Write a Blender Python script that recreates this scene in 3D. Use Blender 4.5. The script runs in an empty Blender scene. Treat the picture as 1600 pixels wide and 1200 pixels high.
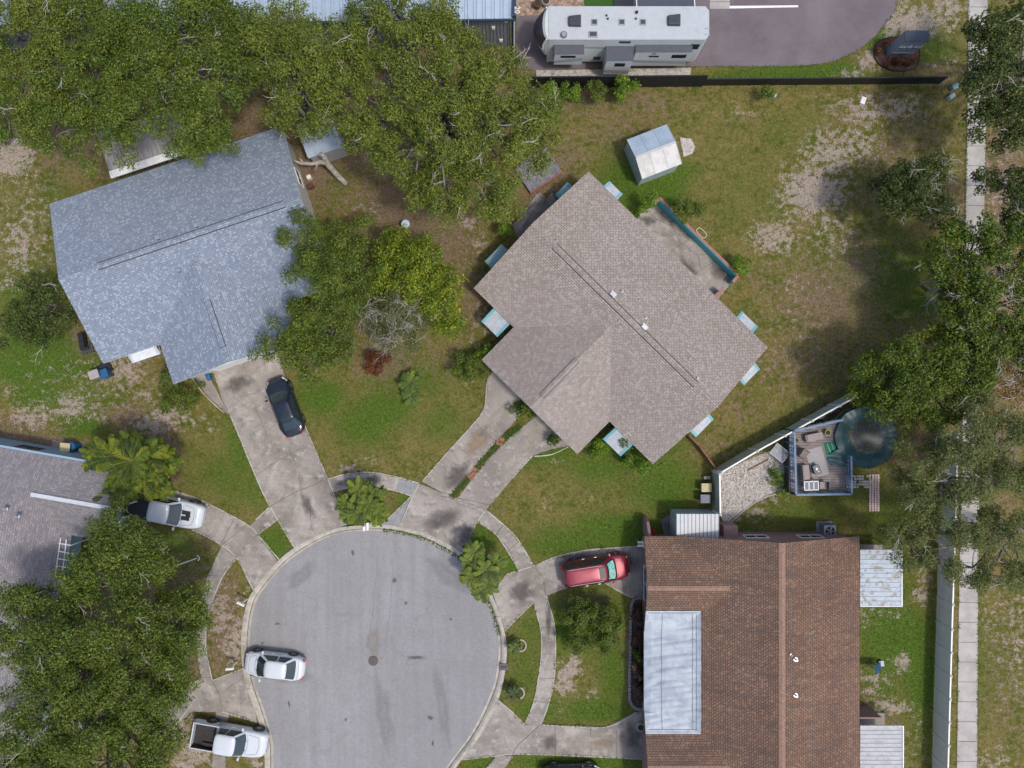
import bpy, math, random
import numpy as np
from mathutils import Vector, Matrix
from math import radians as R, sin, cos, pi
scene = bpy.context.scene
# ---------------------------------------------------------------- camera, sky, sun, exposure
H = 52.0                    # flying height of the drone, metres
S = 75.0 / 1600.0           # metres on the ground per photograph pixel
cam = bpy.data.objects.new('camera', bpy.data.cameras.new('camera'))
scene.collection.objects.link(cam)
cam.location = (0, 0, H)
cam.data.sensor_width = 36.0
cam.data.lens = 36.0 * H / 75.0
cam.data.clip_end = 2000
scene.camera = cam
scene.render.resolution_x = 1024; scene.render.resolution_y = 768
SUN = Vector((0.39, -0.26, 1.0)).normalized()       # towards the sun (read off the shadows of the trucks)
el = math.asin(SUN.z); az = math.atan2(SUN.x, SUN.y)
w = bpy.data.worlds.new('World'); scene.world = w; w.use_nodes = True
bg = w.node_tree.nodes['Background']
sky = w.node_tree.nodes.new('ShaderNodeTexSky'); sky.sky_type = 'NISHITA'; sky.sun_disc = False
sky.sun_elevation = el; sky.sun_rotation = az; sky.dust_density = 3.0; sky.air_density = 1.0; sky.ozone_density = 1.0
w.node_tree.links.new(sky.outputs[0], bg.inputs[0]); bg.inputs[1].default_value = 0.15
sl = bpy.data.lights.new('sun', 'SUN'); sl.energy = 1.6; sl.angle = R(5); sl.color = (1.0, 0.95, 0.88)
so = bpy.data.objects.new('sun', sl); scene.collection.objects.link(so)
so.rotation_euler = SUN.to_track_quat('Z', 'Y').to_euler(); so.location = (20, -15, 80)
scene.view_settings.view_transform = 'Standard'; scene.view_settings.look = 'None'
scene.view_settings.exposure = EXPO = 0.38; scene.view_settings.gamma = 1.0
# ---------------------------------------------------------------- helpers
rnd = random.Random(7)
COL = scene.collection
def P(px, py, z=0.0):
    f = S * (1 - z / H)
    return Vector(((px - 800) * f, (600 - py) * f, z))
def px_pts(l, z=0.0): return [P(a, b, z) for a, b in l]
def tag(o, label=None, cat=None, group=None, kind=None):
    if label: o['label'] = label
    if cat: o['category'] = cat
    if group: o['group'] = group
    if kind: o['kind'] = kind
    return o
def thing(name, label, cat, loc=(0, 0, 0), rz=0.0, group=None):
    o = bpy.data.objects.new(name, None); COL.objects.link(o)
    o.location = loc; o.rotation_euler = (0, 0, rz); o.empty_display_size = .2
    return tag(o, label, cat, group)
def copy_tree(o, parent=None):
    c = o.copy(); COL.objects.link(c)
    if parent: c.parent = parent
    for ch in list(o.children): copy_tree(ch, c)
    return c
def vnoise(x, y, s=0):
    n = sin(x * 12.9898 + y * 78.233 + s * 37.7) * 43758.5453
    return n - math.floor(n)
class MB:
    def __init__(s): s.v = []; s.f = []; s.m = []
    def add(s, vs, fs, m=0):
        o = len(s.v); s.v += [tuple(a) for a in vs]
        s.f += [tuple(i + o for i in f) for f in fs]; s.m += [m] * len(fs); return s
    def box(s, c, d, rz=0.0, m=0, tilt=None):
        x, y, z = d[0] / 2, d[1] / 2, d[2] / 2
        M = Matrix.Rotation(rz, 3, 'Z')
        if tilt is not None: M = M @ Matrix.Rotation(tilt[1], 3, tilt[0])
        vs = [M @ Vector((a * x, b * y, e * z)) + Vector(c) for e in (-1, 1) for a, b in ((-1, -1), (1, -1), (1, 1), (-1, 1))]
        return s.add(vs, [(3, 2, 1, 0), (4, 5, 6, 7), (0, 1, 5, 4), (1, 2, 6, 5), (2, 3, 7, 6), (3, 0, 4, 7)], m)
    def bar(s, a, b, wd, ht, m=0, up=(0, 0, 1)):
        a = Vector(a); b = Vector(b); d = (b - a).normalized(); u = Vector(up)
        sd = d.cross(u)
        if sd.length < 1e-4: sd = d.cross(Vector((1, 0, 0)))
        sd.normalize(); u = sd.cross(d)
        vs = []
        for p in (a, b):
            for i, j in ((-1, -1), (1, -1), (1, 1), (-1, 1)): vs.append(p + sd * (i * wd / 2) + u * (j * ht / 2))
        return s.add(vs, [(3, 2, 1, 0), (4, 5, 6, 7), (0, 1, 5, 4), (1, 2, 6, 5), (2, 3, 7, 6), (3, 0, 4, 7)], m)
    def prism(s, poly, z0, z1, m=0, mside=None):
        n = len(poly); A = sum(poly[i][0] * poly[(i + 1) % n][1] - poly[(i + 1) % n][0] * poly[i][1] for i in range(n))
        if A < 0: poly = poly[::-1]
        vs = [(p[0], p[1], z0) for p in poly] + [(p[0], p[1], z1) for p in poly]
        s.add(vs, [tuple(range(n, 2 * n)), tuple(range(n - 1, -1, -1))], m)
        return s.add(vs, [(i, (i + 1) % n, n + (i + 1) % n, n + i) for i in range(n)], m if mside is None else mside)
    def cyl(s, c, r, h, n=16, m=0, r2=None, axis='Z'):
        r2 = r if r2 is None else r2; vs = []
        for k, (rr, zz) in enumerate(((r, -h / 2), (r2, h / 2))):
            for i in range(n):
                a = 2 * pi * i / n; q = (rr * cos(a), rr * sin(a), zz)
                if axis == 'Y': q = (q[0], q[2], -q[1])
                if axis == 'X': q = (q[2], q[1], -q[0])
                vs.append((q[0] + c[0], q[1] + c[1], q[2] + c[2]))
        return s.add(vs, [tuple(range(n - 1, -1, -1)), tuple(range(n, 2 * n))] + [(i, (i + 1) % n, n + (i + 1) % n, n + i) for i in range(n)], m)
    def tube(s, pts, rad, n=6, m=0):
        pts = [Vector(p) for p in pts]; k = len(pts)
        if not hasattr(rad, '__len__'): rad = [rad] * k
        vs = []
        for i, p in enumerate(pts):
            d = (pts[min(i + 1, k - 1)] - pts[max(i - 1, 0)])
            d = d.normalized() if d.length > 1e-6 else Vector((0, 0, 1))
            a = d.cross(Vector((0.31, 0.17, 0.93)));
            if a.length < 1e-3: a = d.cross(Vector((1, 0, 0)))
            a.normalize(); b = d.cross(a)
            for j in range(n): t = 2 * pi * j / n; vs.append(p + (a * cos(t) + b * sin(t)) * rad[i])
        fs = [(i * n + j, i * n + (j + 1) % n, (i + 1) * n + (j + 1) % n, (i + 1) * n + j) for i in range(k - 1) for j in range(n)]
        fs += [tuple(range(n - 1, -1, -1)), tuple((k - 1) * n + j for j in range(n))]
        return s.add(vs, fs, m)
    def loft(s, rings, m=0, cap0=True, cap1=True):
        n = len(rings[0]); vs = [p for r in rings for p in r]
        fs = [(i * n + j, i * n + (j + 1) % n, (i + 1) * n + (j + 1) % n, (i + 1) * n + j) for i in range(len(rings) - 1) for j in range(n)]
        if cap0: fs.append(tuple(range(n - 1, -1, -1)))
        if cap1: fs.append(tuple((len(rings) - 1) * n + j for j in range(n)))
        return s.add(vs, fs, m)
    def grid(s, fn, nu, nv, m=0):
        vs = [fn(i / nu, j / nv) for i in range(nu + 1) for j in range(nv + 1)]
        return s.add(vs, [(i * (nv + 1) + j, (i + 1) * (nv + 1) + j, (i + 1) * (nv + 1) + j + 1, i * (nv + 1) + j + 1) for i in range(nu) for j in range(nv)], m)
    def build(s, name, mats, parent=None, smooth=False, bevel=0):
        me = bpy.data.meshes.new(name); me.from_pydata(s.v, [], s.f)
        for mt in (mats if isinstance(mats, (list, tuple)) else [mats]): me.materials.append(mt)
        me.polygons.foreach_set('material_index', s.m)
        if smooth: me.polygons.foreach_set('use_smooth', [True] * len(s.f))
        me.update()
        o = bpy.data.objects.new(name, me); COL.objects.link(o)
        if parent is not None: o.parent = parent
        if bevel:
            md = o.modifiers.new('bevel', 'BEVEL'); md.width = bevel; md.segments = 2; md.limit_method = 'ANGLE'
        return o
def struct(o): return tag(o, kind='structure')
def smooth_line(pts, k=6):
    pts = [Vector(p) for p in pts]; out = []
    for i in range(len(pts) - 1):
        p0 = pts[max(i - 1, 0)]; p1 = pts[i]; p2 = pts[i + 1]; p3 = pts[min(i + 2, len(pts) - 1)]
        for j in range(k):
            t = j / k
            out.append(0.5 * ((2 * p1) + (p2 - p0) * t + (2 * p0 - 5 * p1 + 4 * p2 - p3) * t * t + (3 * p1 - p0 - 3 * p2 + p3) * t ** 3))
    return out + [pts[-1]]
def ribbon(mb, pts, w, z, m=0, wob=0.0):
    pts = [Vector((p[0], p[1], 0)) for p in pts]; L = []; Rr = []
    for i, p in enumerate(pts):
        d = (pts[min(i + 1, len(pts) - 1)] - pts[max(i - 1, 0)]).normalized(); nn = Vector((-d.y, d.x, 0))
        ww = w * (1 + wob * (rnd.random() - .5))
        L.append((p.x + nn.x * ww / 2, p.y + nn.y * ww / 2, z)); Rr.append((p.x - nn.x * ww / 2, p.y - nn.y * ww / 2, z))
    k = len(pts)
    mb.add(Rr + L, [(i, i + 1, k + i + 1, k + i) for i in range(k - 1)], m)
def crack_line(a, b, n=8, j=0.15):
    a = Vector((a[0], a[1], 0)); b = Vector((b[0], b[1], 0)); d = b - a; nn = Vector((-d.y, d.x, 0)).normalized(); out = []; off = 0
    for i in range(n + 1):
        out.append(a + d * (i / n) + nn * off); off += rnd.uniform(-j, j); off *= .8
    return out
# ---------------------------------------------------------------- materials
def newmat(name):
    m = bpy.data.materials.new(name); m.use_nodes = True
    t = m.node_tree; b = t.nodes['Principled BSDF']; return m, t, b
def N(t, typ, **kw):
    n = t.nodes.new(typ)
    for k, v in kw.items(): setattr(n, k, v)
    return n
def lk(t, a, b): t.links.new(a, b)
def coord(t, kind='Object', scale=1.0, rot=0.0, off=(0, 0, 0)):
    c = N(t, 'ShaderNodeTexCoord'); mp = N(t, 'ShaderNodeMapping')
    mp.inputs['Scale'].default_value = (scale,) * 3 if not hasattr(scale, '__len__') else scale
    mp.inputs['Location'].default_value = off; mp.inputs['Rotation'].default_value = (0, 0, rot); lk(t, c.outputs[kind], mp.inputs['Vector']); return mp.outputs[0]
def noise(t, vec, scale, detail=4, rough=.6):
    n = N(t, 'ShaderNodeTexNoise'); n.inputs['Scale'].default_value = scale; n.inputs['Detail'].default_value = detail
    n.inputs['Roughness'].default_value = rough; lk(t, vec, n.inputs['Vector']); return n.outputs['Fac']
def ramp(t, fac, stops):
    r = N(t, 'ShaderNodeValToRGB'); e = r.color_ramp.elements
    while len(e) < len(stops): e.new(0.5)
    for i, (p, c) in enumerate(stops):
        e[i].position = p; e[i].color = (c if hasattr(c, '__len__') else (c, c, c)) + (1,) if hasattr(c, '__len__') else (c, c, c, 1)
    lk(t, fac, r.inputs[0]); return r.outputs[0]
def mixc(t, fac, a, b, mode='MIX'):
    m = N(t, 'ShaderNodeMix', data_type='RGBA', blend_type=mode)
    if hasattr(fac, 'is_output'): lk(t, fac, m.inputs[0])
    else: m.inputs[0].default_value = fac
    for i, v in ((6, a), (7, b)):
        if hasattr(v, 'is_output'): lk(t, v, m.inputs[i])
        else: m.inputs[i].default_value = tuple(v) + (1,)
    return m.outputs[2]
def math_(t, op, a, b=0.0, c=None):
    m = N(t, 'ShaderNodeMath', operation=op)
    for i, v in enumerate((a, b) if c is None else (a, b, c)):
        if hasattr(v, 'is_output'): lk(t, v, m.inputs[i])
        else: m.inputs[i].default_value = v
    return m.outputs[0]
def bump(t, b, h, st=.3, dist=.02):
    n = N(t, 'ShaderNodeBump'); n.inputs['Strength'].default_value = st; n.inputs['Distance'].default_value = dist
    lk(t, h, n.inputs['Height']); lk(t, n.outputs[0], b.inputs['Normal'])
_mc = {}
def mk(name, col, rough=.65, var=.15, scale=3.0, metal=0.0, col2=None, s2=.7, lo=.45, hi=.6, bs=0.0, spec=.4, coat=0.0, emit=None, kind='Object'):
    if name in _mc: return _mc[name]
    m, t, b = newmat(name); v = coord(t, kind)
    n = noise(t, v, scale, 5)
    a = tuple(max(0, c * (1 - var)) for c in col); z = tuple(min(.95, c * (1 + var)) for c in col)
    c = mixc(t, ramp(t, n, [(.3, 0.0), (.7, 1.0)]), a, z)
    if col2: c = mixc(t, ramp(t, noise(t, v, s2, 6, .65), [(lo, 0.0), (hi, 1.0)]), c, col2)
    lk(t, c, b.inputs['Base Color']); b.inputs['Roughness'].default_value = rough; b.inputs['Metallic'].default_value = metal
    b.inputs['Specular IOR Level'].default_value = spec; b.inputs['Coat Weight'].default_value = coat; b.inputs['Coat Roughness'].default_value = .05
    if bs: bump(t, b, n, .5, bs)
    _mc[name] = m; return m
def shingle(name, A, B, mortar, bw, rh, rot=0.0, bias=0.0, fade=(.9, .9, .9), chip=None, ms=.012, st=.25, streak=0):
    m, t, b = newmat(name); v = coord(t, 'Object', 1.0, rot, (200.07, 200.03, 0))
    br = N(t, 'ShaderNodeTexBrick'); lk(t, v, br.inputs['Vector']); br.offset = .5; br.offset_frequency = 2
    for k, x in (('Color1', A), ('Color2', B), ('Mortar', mortar)): br.inputs[k].default_value = tuple(x) + (1,)
    br.inputs['Scale'].default_value = 1; br.inputs['Mortar Size'].default_value = ms; br.inputs['Mortar Smooth'].default_value = .3
    br.inputs['Bias'].default_value = bias; br.inputs['Brick Width'].default_value = bw; br.inputs['Row Height'].default_value = rh
    c = br.outputs['Color']
    if chip:                                           # scattered pale or dark granule chips
        b2 = N(t, 'ShaderNodeTexBrick'); lk(t, v, b2.inputs['Vector']); b2.offset = .37; b2.inputs['Scale'].default_value = 1
        b2.inputs['Color1'].default_value = (0, 0, 0, 1); b2.inputs['Color2'].default_value = (1, 1, 1, 1); b2.inputs['Mortar'].default_value = (0, 0, 0, 1)
        b2.inputs['Mortar Size'].default_value = .01; b2.inputs['Brick Width'].default_value = bw * .45; b2.inputs['Row Height'].default_value = rh
        c = mixc(t, ramp(t, b2.outputs['Color'], [(chip[1], 0.0), (chip[1] + .05, 1.0)]), c, chip[0])
    n = noise(t, v, .35, 5, .6)
    c = mixc(t, ramp(t, n, [(.35, 0.0), (.7, .6)]), c, fade, 'MULTIPLY')
    n2 = noise(t, v, 14, 3)
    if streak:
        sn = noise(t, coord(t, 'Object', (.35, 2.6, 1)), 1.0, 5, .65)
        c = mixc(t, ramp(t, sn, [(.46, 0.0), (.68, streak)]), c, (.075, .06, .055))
    c = mixc(t, .22, c, ramp(t, n2, [(.3, .3), (.7, .75)]), 'OVERLAY')
    lk(t, c, b.inputs['Base Color']); b.inputs['Roughness'].default_value = .9; b.inputs['Specular IOR Level'].default_value = .2
    bump(t, b, br.outputs['Fac'], st, .02); return m
# ---------------------------------------------------------------- ground
# kerb outlines (inner = asphalt side, outer = lawn side), read clockwise from the lower left
KIN = [(427,1400),(427,1200),(425,1155),(411,1105),(401,1078),(394,1050),(390,1015),(391,985),(397,950),(409,925),(441,886),(470,863),(500,845),(530,834),(560,830),(600,830),(636,836),(668,847),(715,873),(742,905),(762,943),(776,985),(779,1015),(776,1050),(766,1085),(738,1143),(697,1200),(640,1290),(600,1400)]
KOUT = [(414,1400),(414,1200),(410,1150),(398,1108),(388,1080),(381,1052),(377,1018),(378,985),(385,945),(399,918),(433,878),(461,855),(496,837),(528,825),(560,821),(602,820),(640,827),(676,838),(722,864),(752,898),(773,939),(788,985),(792,1015),(789,1050),(779,1092),(750,1150),(712,1200),(654,1290),(614,1400)]
kin = smooth_line(px_pts(KIN), 6); kout = smooth_line(px_pts(KOUT), 6)
ROADP = np.array([(p.x, p.y) for p in kout])
def inside(x, y, poly):
    r = np.zeros(x.shape, bool); n = len(poly); j = n - 1
    for i in range(n):
        xi, yi = poly[i]; xj, yj = poly[j]
        c = ((yi > y) != (yj > y)) & (x < (xj - xi) * (y - yi) / (yj - yi + 1e-12) + xi)
        r ^= c; j = i
    return r
def blobs(x, y, L):
    a = np.zeros(x.shape)
    for b in L:
        px, py, rx = b[0], b[1], b[2]; ry = b[3] if len(b) > 3 else rx; st = b[4] if len(b) > 4 else 1.0; an = R(b[5]) if len(b) > 5 else 0
        p = P(px, py); dx = x - p.x; dy = y - p.y
        u = (dx * cos(an) + dy * sin(an)) / (rx * S); v = (-dx * sin(an) + dy * cos(an)) / (ry * S)
        a = np.maximum(a, st * np.exp(-(u * u + v * v) ** 1.0 * .8))
    return a
SAND = [(1240,520,60,90,.4),(150,600,150,70,.5),(45,360,60,120,.55),(60,650,90,30,.6),(1570,1000,40,250,.4),(1350,175,50,35,.75),(1300,240,60,50,.8),(1270,300,60,50,1),(1210,370,50,35,.85),(1330,230,70,50,.7),(1300,360,50,60,.6),(1250,450,60,40,.45),(1400,170,60,30,.7),
 (1215,560,60,70,.35),(1310,165,40,20,.6),(1425,35,70,30,1),(1480,15,40,30,.8),(1360,95,25,18,.9),(1330,115,30,10,.8),(1390,5,40,20,.7),(1150,175,50,12,.5),(1075,172,30,10,.4),
 (20,245,40,40,1),(30,380,35,70,.75),(55,340,35,30,.6),(20,440,40,30,.6),(50,650,50,28,.8),(110,635,35,30,.85),(150,645,30,25,.6),(195,580,40,35,.8),(225,620,30,20,.6),(210,550,40,25,.8),
 (160,590,40,30,.5),(15,610,30,25,.5),(235,665,35,20,.9),(300,660,60,25,.5),(265,650,45,25,.8),(345,960,30,60,.75,),(370,990,20,40,.8),(365,1010,25,30,.9),(345,930,20,20,.5),(380,925,20,25,.5),
 (275,1130,25,30,1),(310,1175,45,25,.9),(290,1190,25,20,.9),(400,1190,15,20,.8),(340,1070,60,40,.4),(885,1055,18,25,1),(897,1040,14,22,1),(880,1075,20,12,1),(925,1082,20,25,.5),(875,1110,20,20,.4),
 (730,600,12,10,.5),(770,500,40,30,.7),(745,540,30,40,.45),(735,350,18,14,.8),(745,380,20,25,.6),(1155,775,25,25,1),(1195,755,40,35,1),(1140,815,18,30,.8),(1170,730,40,20,.8),(1175,800,40,16,.7),(1225,740,16,26,.8),
 (1445,900,15,50,.6),(1440,930,18,20,.8),(1395,1105,35,14,.9),(1365,1085,35,30,.6),(1410,1035,16,20,.9),(1370,1060,30,15,.7),(1355,960,20,30,.6),(1430,1150,30,60,.45),(1395,960,40,14,.5),
 (1560,970,50,60,.5),(1590,1000,20,120,.6),(1555,1190,40,30,.6),(1575,1085,30,60,.45),(1600,200,50,120,.5),(1560,130,20,60,.5),(1475,330,30,40,.6),(1480,230,30,30,.4),(1560,300,30,80,.6),(1570,480,30,90,.5),
 (700,720,16,8,.7),(545,732,30,8,.8),(575,718,22,12,.5),(885,620,10,10,.3),(560,720,20,10,.5),(870,720,12,10,.5),(850,793,14,12,.6),(925,778,14,14,.5),(560,250,20,14,.4),(545,235,16,10,.4),(575,330,40,30,.5),(480,350,20,16,.6),(1190,690,30,20,.2),(1110,700,30,20,.4,30),
 (1010,128,30,6,.4),(1500,1000,10,260,.35),(1490,100,60,16,.5),(420,215,20,14,.5),(1580,720,30,70,.4),(1480,400,30,60,.3),(1470,470,30,60,.35)]
LUSH = [(60,560,120,60,.7),(30,460,50,60,.6),(110,620,80,40,.6),(600,640,45,30,.9),(570,660,50,40,.8),(500,620,40,30,.9),(625,560,30,20,.9),(690,660,40,40,.5),(640,590,80,40,.6),(970,830,80,30,.95),(1000,690,70,50,.9),(940,730,60,30,.7),(860,700,60,30,.8),(1040,760,60,50,.8),(900,850,80,30,.8),
 (990,285,60,50,.85),(1035,295,40,30,.95),(1000,320,30,25,1),(1060,270,30,20,.7),(960,240,20,30,.5),(1380,420,80,60,.75),(1430,480,60,60,.6),(1400,560,60,40,.5),(1300,400,60,60,.35),(1170,310,60,80,.3),(1200,330,60,60,.3),(1240,210,60,40,.35),
 (60,540,70,30,1),(100,570,60,40,.9),(40,575,60,30,1),(35,250,14,16,.9),(15,210,20,20,.8),(60,615,50,25,.9),(130,665,40,20,.9),(50,430,60,30,.5),(85,300,40,30,.4),(60,330,60,60,.3),(375,700,30,60,.7),(360,740,60,50,.55),(400,760,40,40,.6),
 (285,740,60,60,.35),(430,850,30,30,.8),(260,860,60,40,.8),(330,870,30,30,.5),(640,785,20,14,.8),(740,840,40,30,.9),(800,880,30,30,.7),(900,980,60,50,.8),(940,950,60,50,.6),(820,1050,40,60,.5),(830,990,30,40,.5),(930,1110,60,20,.9),(840,1110,40,20,.8),
 (960,1050,30,60,.7),(900,1190,120,14,.9),(760,1195,40,20,.8),(1380,920,40,60,1),(1400,1000,60,60,1),(1440,1060,30,60,.9),(1375,1030,40,80,.7),(1440,1100,40,100,.5),(1240,800,90,30,.5),(1300,760,120,50,.45),(1290,700,100,60,.4),
 (1400,800,60,60,.6),(1230,120,160,10,.9),(1310,110,40,14,.9),(1380,60,40,20,.9),(1430,60,40,30,.7),(1460,80,40,30,.6),(1240,106,100,6,.9),(900,160,90,10,.4),(560,260,16,14,.7),(520,290,30,30,.5),(830,1000,30,40,.4),(735,570,40,30,.6),
 (1550,1040,60,80,.35),(1130,560,60,60,.1),(570,320,40,20,.4),(680,350,40,30,.5),(1160,835,30,20,.7)]
LITT = [(1290,470,90,80,.75),(1340,420,60,70,.7),(1250,560,80,50,.6),(1480,330,40,60,.8),(1570,300,40,120,.9),(1160,640,60,40,.45),(1570,1050,50,150,.45),(1250,600,50,40,.4),(1400,240,50,60,.6),(1200,430,50,50,.4),(1010,170,60,30,.5),(620,250,60,40,.8),(680,300,60,40,.9),(640,320,110,80,.9),(560,230,60,60,.85),(700,380,70,70,.75),(740,460,40,60,.7),(900,150,110,30,.75),(960,200,90,60,.5),(880,250,40,60,.6),(850,300,60,50,.7),(480,260,60,80,.9),(1000,160,80,20,.6),(570,440,30,20,.8),(400,200,60,60,.8),
 (70,690,160,12,1,-10),(30,660,60,10,.9,-8),(200,650,50,25,.8),(255,670,25,30,.8),(270,720,14,70,.9),(330,840,50,40,.6),(280,900,80,60,.6),(350,960,30,90,.8),(600,560,60,40,.8),(700,560,60,40,.5),(920,945,40,20,.8),(350,1000,30,60,.8),(300,1120,60,60,.5),
 (985,1020,12,90,.6),(1300,560,60,60,.45),(1350,480,60,60,.5),(1400,400,60,60,.4),(1400,330,50,50,.4),(1350,300,60,60,.3),(1440,200,60,80,.5),(1420,520,60,40,.6),(1350,520,80,60,.45),(1450,700,100,100,.6),(1560,700,60,200,.6),(1560,250,60,200,.7),(1560,480,60,100,.7),
 (200,200,220,80,.9),(150,1020,200,200,.9),(600,130,260,140,.85),(1230,580,40,40,.2),(1180,780,60,60,.4),(1130,700,30,40,.5,),(1110,690,80,30,.4,20),(1500,900,30,300,.4),(1230,870,200,30,.6),(200,570,60,60,.5),(130,530,30,40,.6),(450,550,30,30,.9),
 (1300,640,60,20,.6),(1040,130,200,6,.7),(1410,85,60,40,.3),(1460,110,60,14,.7),(1350,1090,40,60,.5),(560,770,50,20,.6),(1380,160,90,40,.5),(1480,120,50,30,.6)]
DARK = [(100,300,40,40,.3),(850,400,200,200,0)]
def axis(lo, hi, step, far):
    a = list(np.arange(lo, hi + 1e-6, step)); g = step
    L = []; x = lo
    while x > -far: g *= 1.6; x -= g; L.append(x)
    g = step; Rr = []; x = a[-1]
    while x < far: g *= 1.6; x += g; Rr.append(x)
    return np.array(L[::-1] + a + Rr)
gx = axis(-43, 43, .3, 600); gy = axis(-33, 33, .3, 600)
X, Y = np.meshgrid(gx, gy, indexing='ij')
Z = np.zeros_like(X) + .012 * np.sin(X * .7 + 1.3) * np.cos(Y * .53) - .012
Z[inside(X, Y, ROADP)] = -.2
nx, ny = X.shape
me = bpy.data.meshes.new('ground'); vs = np.stack([X, Y, Z], -1).reshape(-1, 3)
I = np.arange(nx * ny).reshape(nx, ny)
F = np.stack([I[:-1, :-1], I[1:, :-1], I[1:, 1:], I[:-1, 1:]], -1).reshape(-1, 4)
me.vertices.add(len(vs)); me.vertices.foreach_set('co', vs.ravel().astype(np.float32))
me.loops.add(F.size); me.loops.foreach_set('vertex_index', F.ravel()); me.polygons.add(len(F))
me.polygons.foreach_set('loop_start', np.arange(0, F.size, 4)); me.polygons.foreach_set('loop_total', np.full(len(F), 4)); me.update(calc_edges=True)
ca = me.color_attributes.new('cover', 'FLOAT_COLOR', 'POINT')
cv = np.stack([blobs(X, Y, SAND), blobs(X, Y, LUSH), blobs(X, Y, LITT), np.ones_like(X)], -1).reshape(-1, 4)
ca.data.foreach_set('color', cv.ravel().astype(np.float32))
m, t, b = newmat('lawn'); v = coord(t)
at = N(t, 'ShaderNodeAttribute', attribute_name='cover'); sp = N(t, 'ShaderNodeSeparateColor'); lk(t, at.outputs['Color'], sp.inputs[0])
nb = noise(t, v, .55, 7, .62); nm = noise(t, v, 2.2, 6, .68); nf = noise(t, v, 9, 5, .75); nff = noise(t, v, 26, 3, .7); nx5 = noise(t, v, 5.0, 4, .8)
base = mixc(t, ramp(t, nb, [(.38, 0.0), (.62, 1.0)]), (.092, .112, .016), (.180, .150, .045))
base = mixc(t, ramp(t, nm, [(.42, 0.0), (.62, .65)]), base, (.245, .190, .085))
lsh = math_(t, 'MULTIPLY', sp.outputs[1], 1.0); lf = ramp(t, math_(t, 'ADD', math_(t, 'MULTIPLY', lsh, .9), math_(t, 'MULTIPLY', math_(t, 'SUBTRACT', nm, .5), 1.5)), [(.14, 0.0), (.62, 1.0)])
base = mixc(t, lf, base, mixc(t, ramp(t, nf, [(.35, 0.0), (.65, 1.0)]), (.055, .104, .014), (.108, .168, .022)))
tf = ramp(t, math_(t, 'ADD', sp.outputs[2], math_(t, 'MULTIPLY', math_(t, 'SUBTRACT', nm, .5), 2.2)), [(.28, 0.0), (.85, .92)])
base = mixc(t, tf, base, mixc(t, ramp(t, nf, [(.35, 0.0), (.65, 1.0)]), (.140, .092, .062), (.290, .200, .148)))
sf = ramp(t, math_(t, 'ADD', math_(t, 'MULTIPLY', sp.outputs[0], .62), math_(t, 'ADD', math_(t, 'MULTIPLY', math_(t, 'SUBTRACT', nm, .5), 1.5), math_(t, 'MULTIPLY', math_(t, 'SUBTRACT', nf, .5), 1.1))), [(.34, 0.0), (.50, .95)])
base = mixc(t, sf, base, mixc(t, ramp(t, nff, [(.3, 0.0), (.7, 1.0)]), (.31, .245, .195), (.44, .37, .315)))
base = mixc(t, ramp(t, nff, [(.3, 0.0), (.7, 1.0)]), mixc(t, .5, base, (.35, .35, .3), 'MULTIPLY'), base)
base = mixc(t, ramp(t, nf, [(.32, .45), (.46, 0.0)]), base, (.4, .42, .3), 'MULTIPLY')
base = mixc(t, .6, base, ramp(t, nx5, [(.33, .22), (.67, .78)]), 'OVERLAY')
lk(t, base, b.inputs['Base Color']); b.inputs['Roughness'].default_value = .95; b.inputs['Specular IOR Level'].default_value = .1
bump(t, b, nff, .8, .04)
me.materials.append(m)
o = bpy.data.objects.new('ground', me); COL.objects.link(o); struct(o)
# ---------------------------------------------------------------- road, kerb, concrete
m, t, b = newmat('asphalt'); v = coord(t)
big = noise(t, v, .09, 5, .55); mid = noise(t, v, .8, 6, .65); fine = noise(t, v, 30, 3, .7)
vs_ = coord(t, 'Object', (1.6, .10, 1), R(8)); streak = noise(t, vs_, 1.0, 4, .6)
c = mixc(t, ramp(t, big, [(.35, 0.0), (.65, 1.0)]), (.235, .232, .234), (.285, .284, .288))
c = mixc(t, ramp(t, streak, [(.4, 0.0), (.62, .55)]), c, (.215, .208, .205))
c = mixc(t, ramp(t, mid, [(.5, 0.0), (.72, .6)]), c, (.205, .198, .194))
c = mixc(t, .8, c, ramp(t, fine, [(.25, .25), (.75, .75)]), 'OVERLAY'); c = mixc(t, .35, c, ramp(t, noise(t, v, 7, 5, .8), [(.3, .25), (.7, .75)]), 'OVERLAY')
lk(t, c, b.inputs['Base Color']); b.inputs['Roughness'].default_value = .9; bump(t, b, fine, .5, .01); ASPH = m
CRK = mk('crack_tar', (.195, .192, .19), .9, .2); CRKL = mk('crack_light', (.27, .268, .265), .9, .2)
mb = MB(); mb.add([(p.x, p.y, -.07) for p in kin], [tuple(range(len(kin) - 1, -1, -1))])
def cr(pts, w=.05, m=1, j=.12, z=-.066, n=6):
    q = px_pts(pts); o2 = []
    for i in range(len(q) - 1): o2 += crack_line(q[i], q[i + 1], n, j)[:-1] if i < len(q) - 2 else crack_line(q[i], q[i + 1], n, j)
    ribbon(mb, o2, w * .8, z, m, .9)
cr([(588,895),(582,960),(572,1025)], .06, 1, .01); cr([(614,890),(609,960),(599,1028)], .06, 1, .01); cr([(571,1025),(598,1029)], .05, 1, .01)
cr([(497,940),(482,975),(477,1010)], .035, 1, .2); cr([(545,970),(505,984)], .045); cr([(530,962),(560,962)], .03); cr([(532,1028),(498,1041)], .035); cr([(612,990),(625,1020),(640,1030),(640,1050)], .04, 1, .2)
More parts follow.
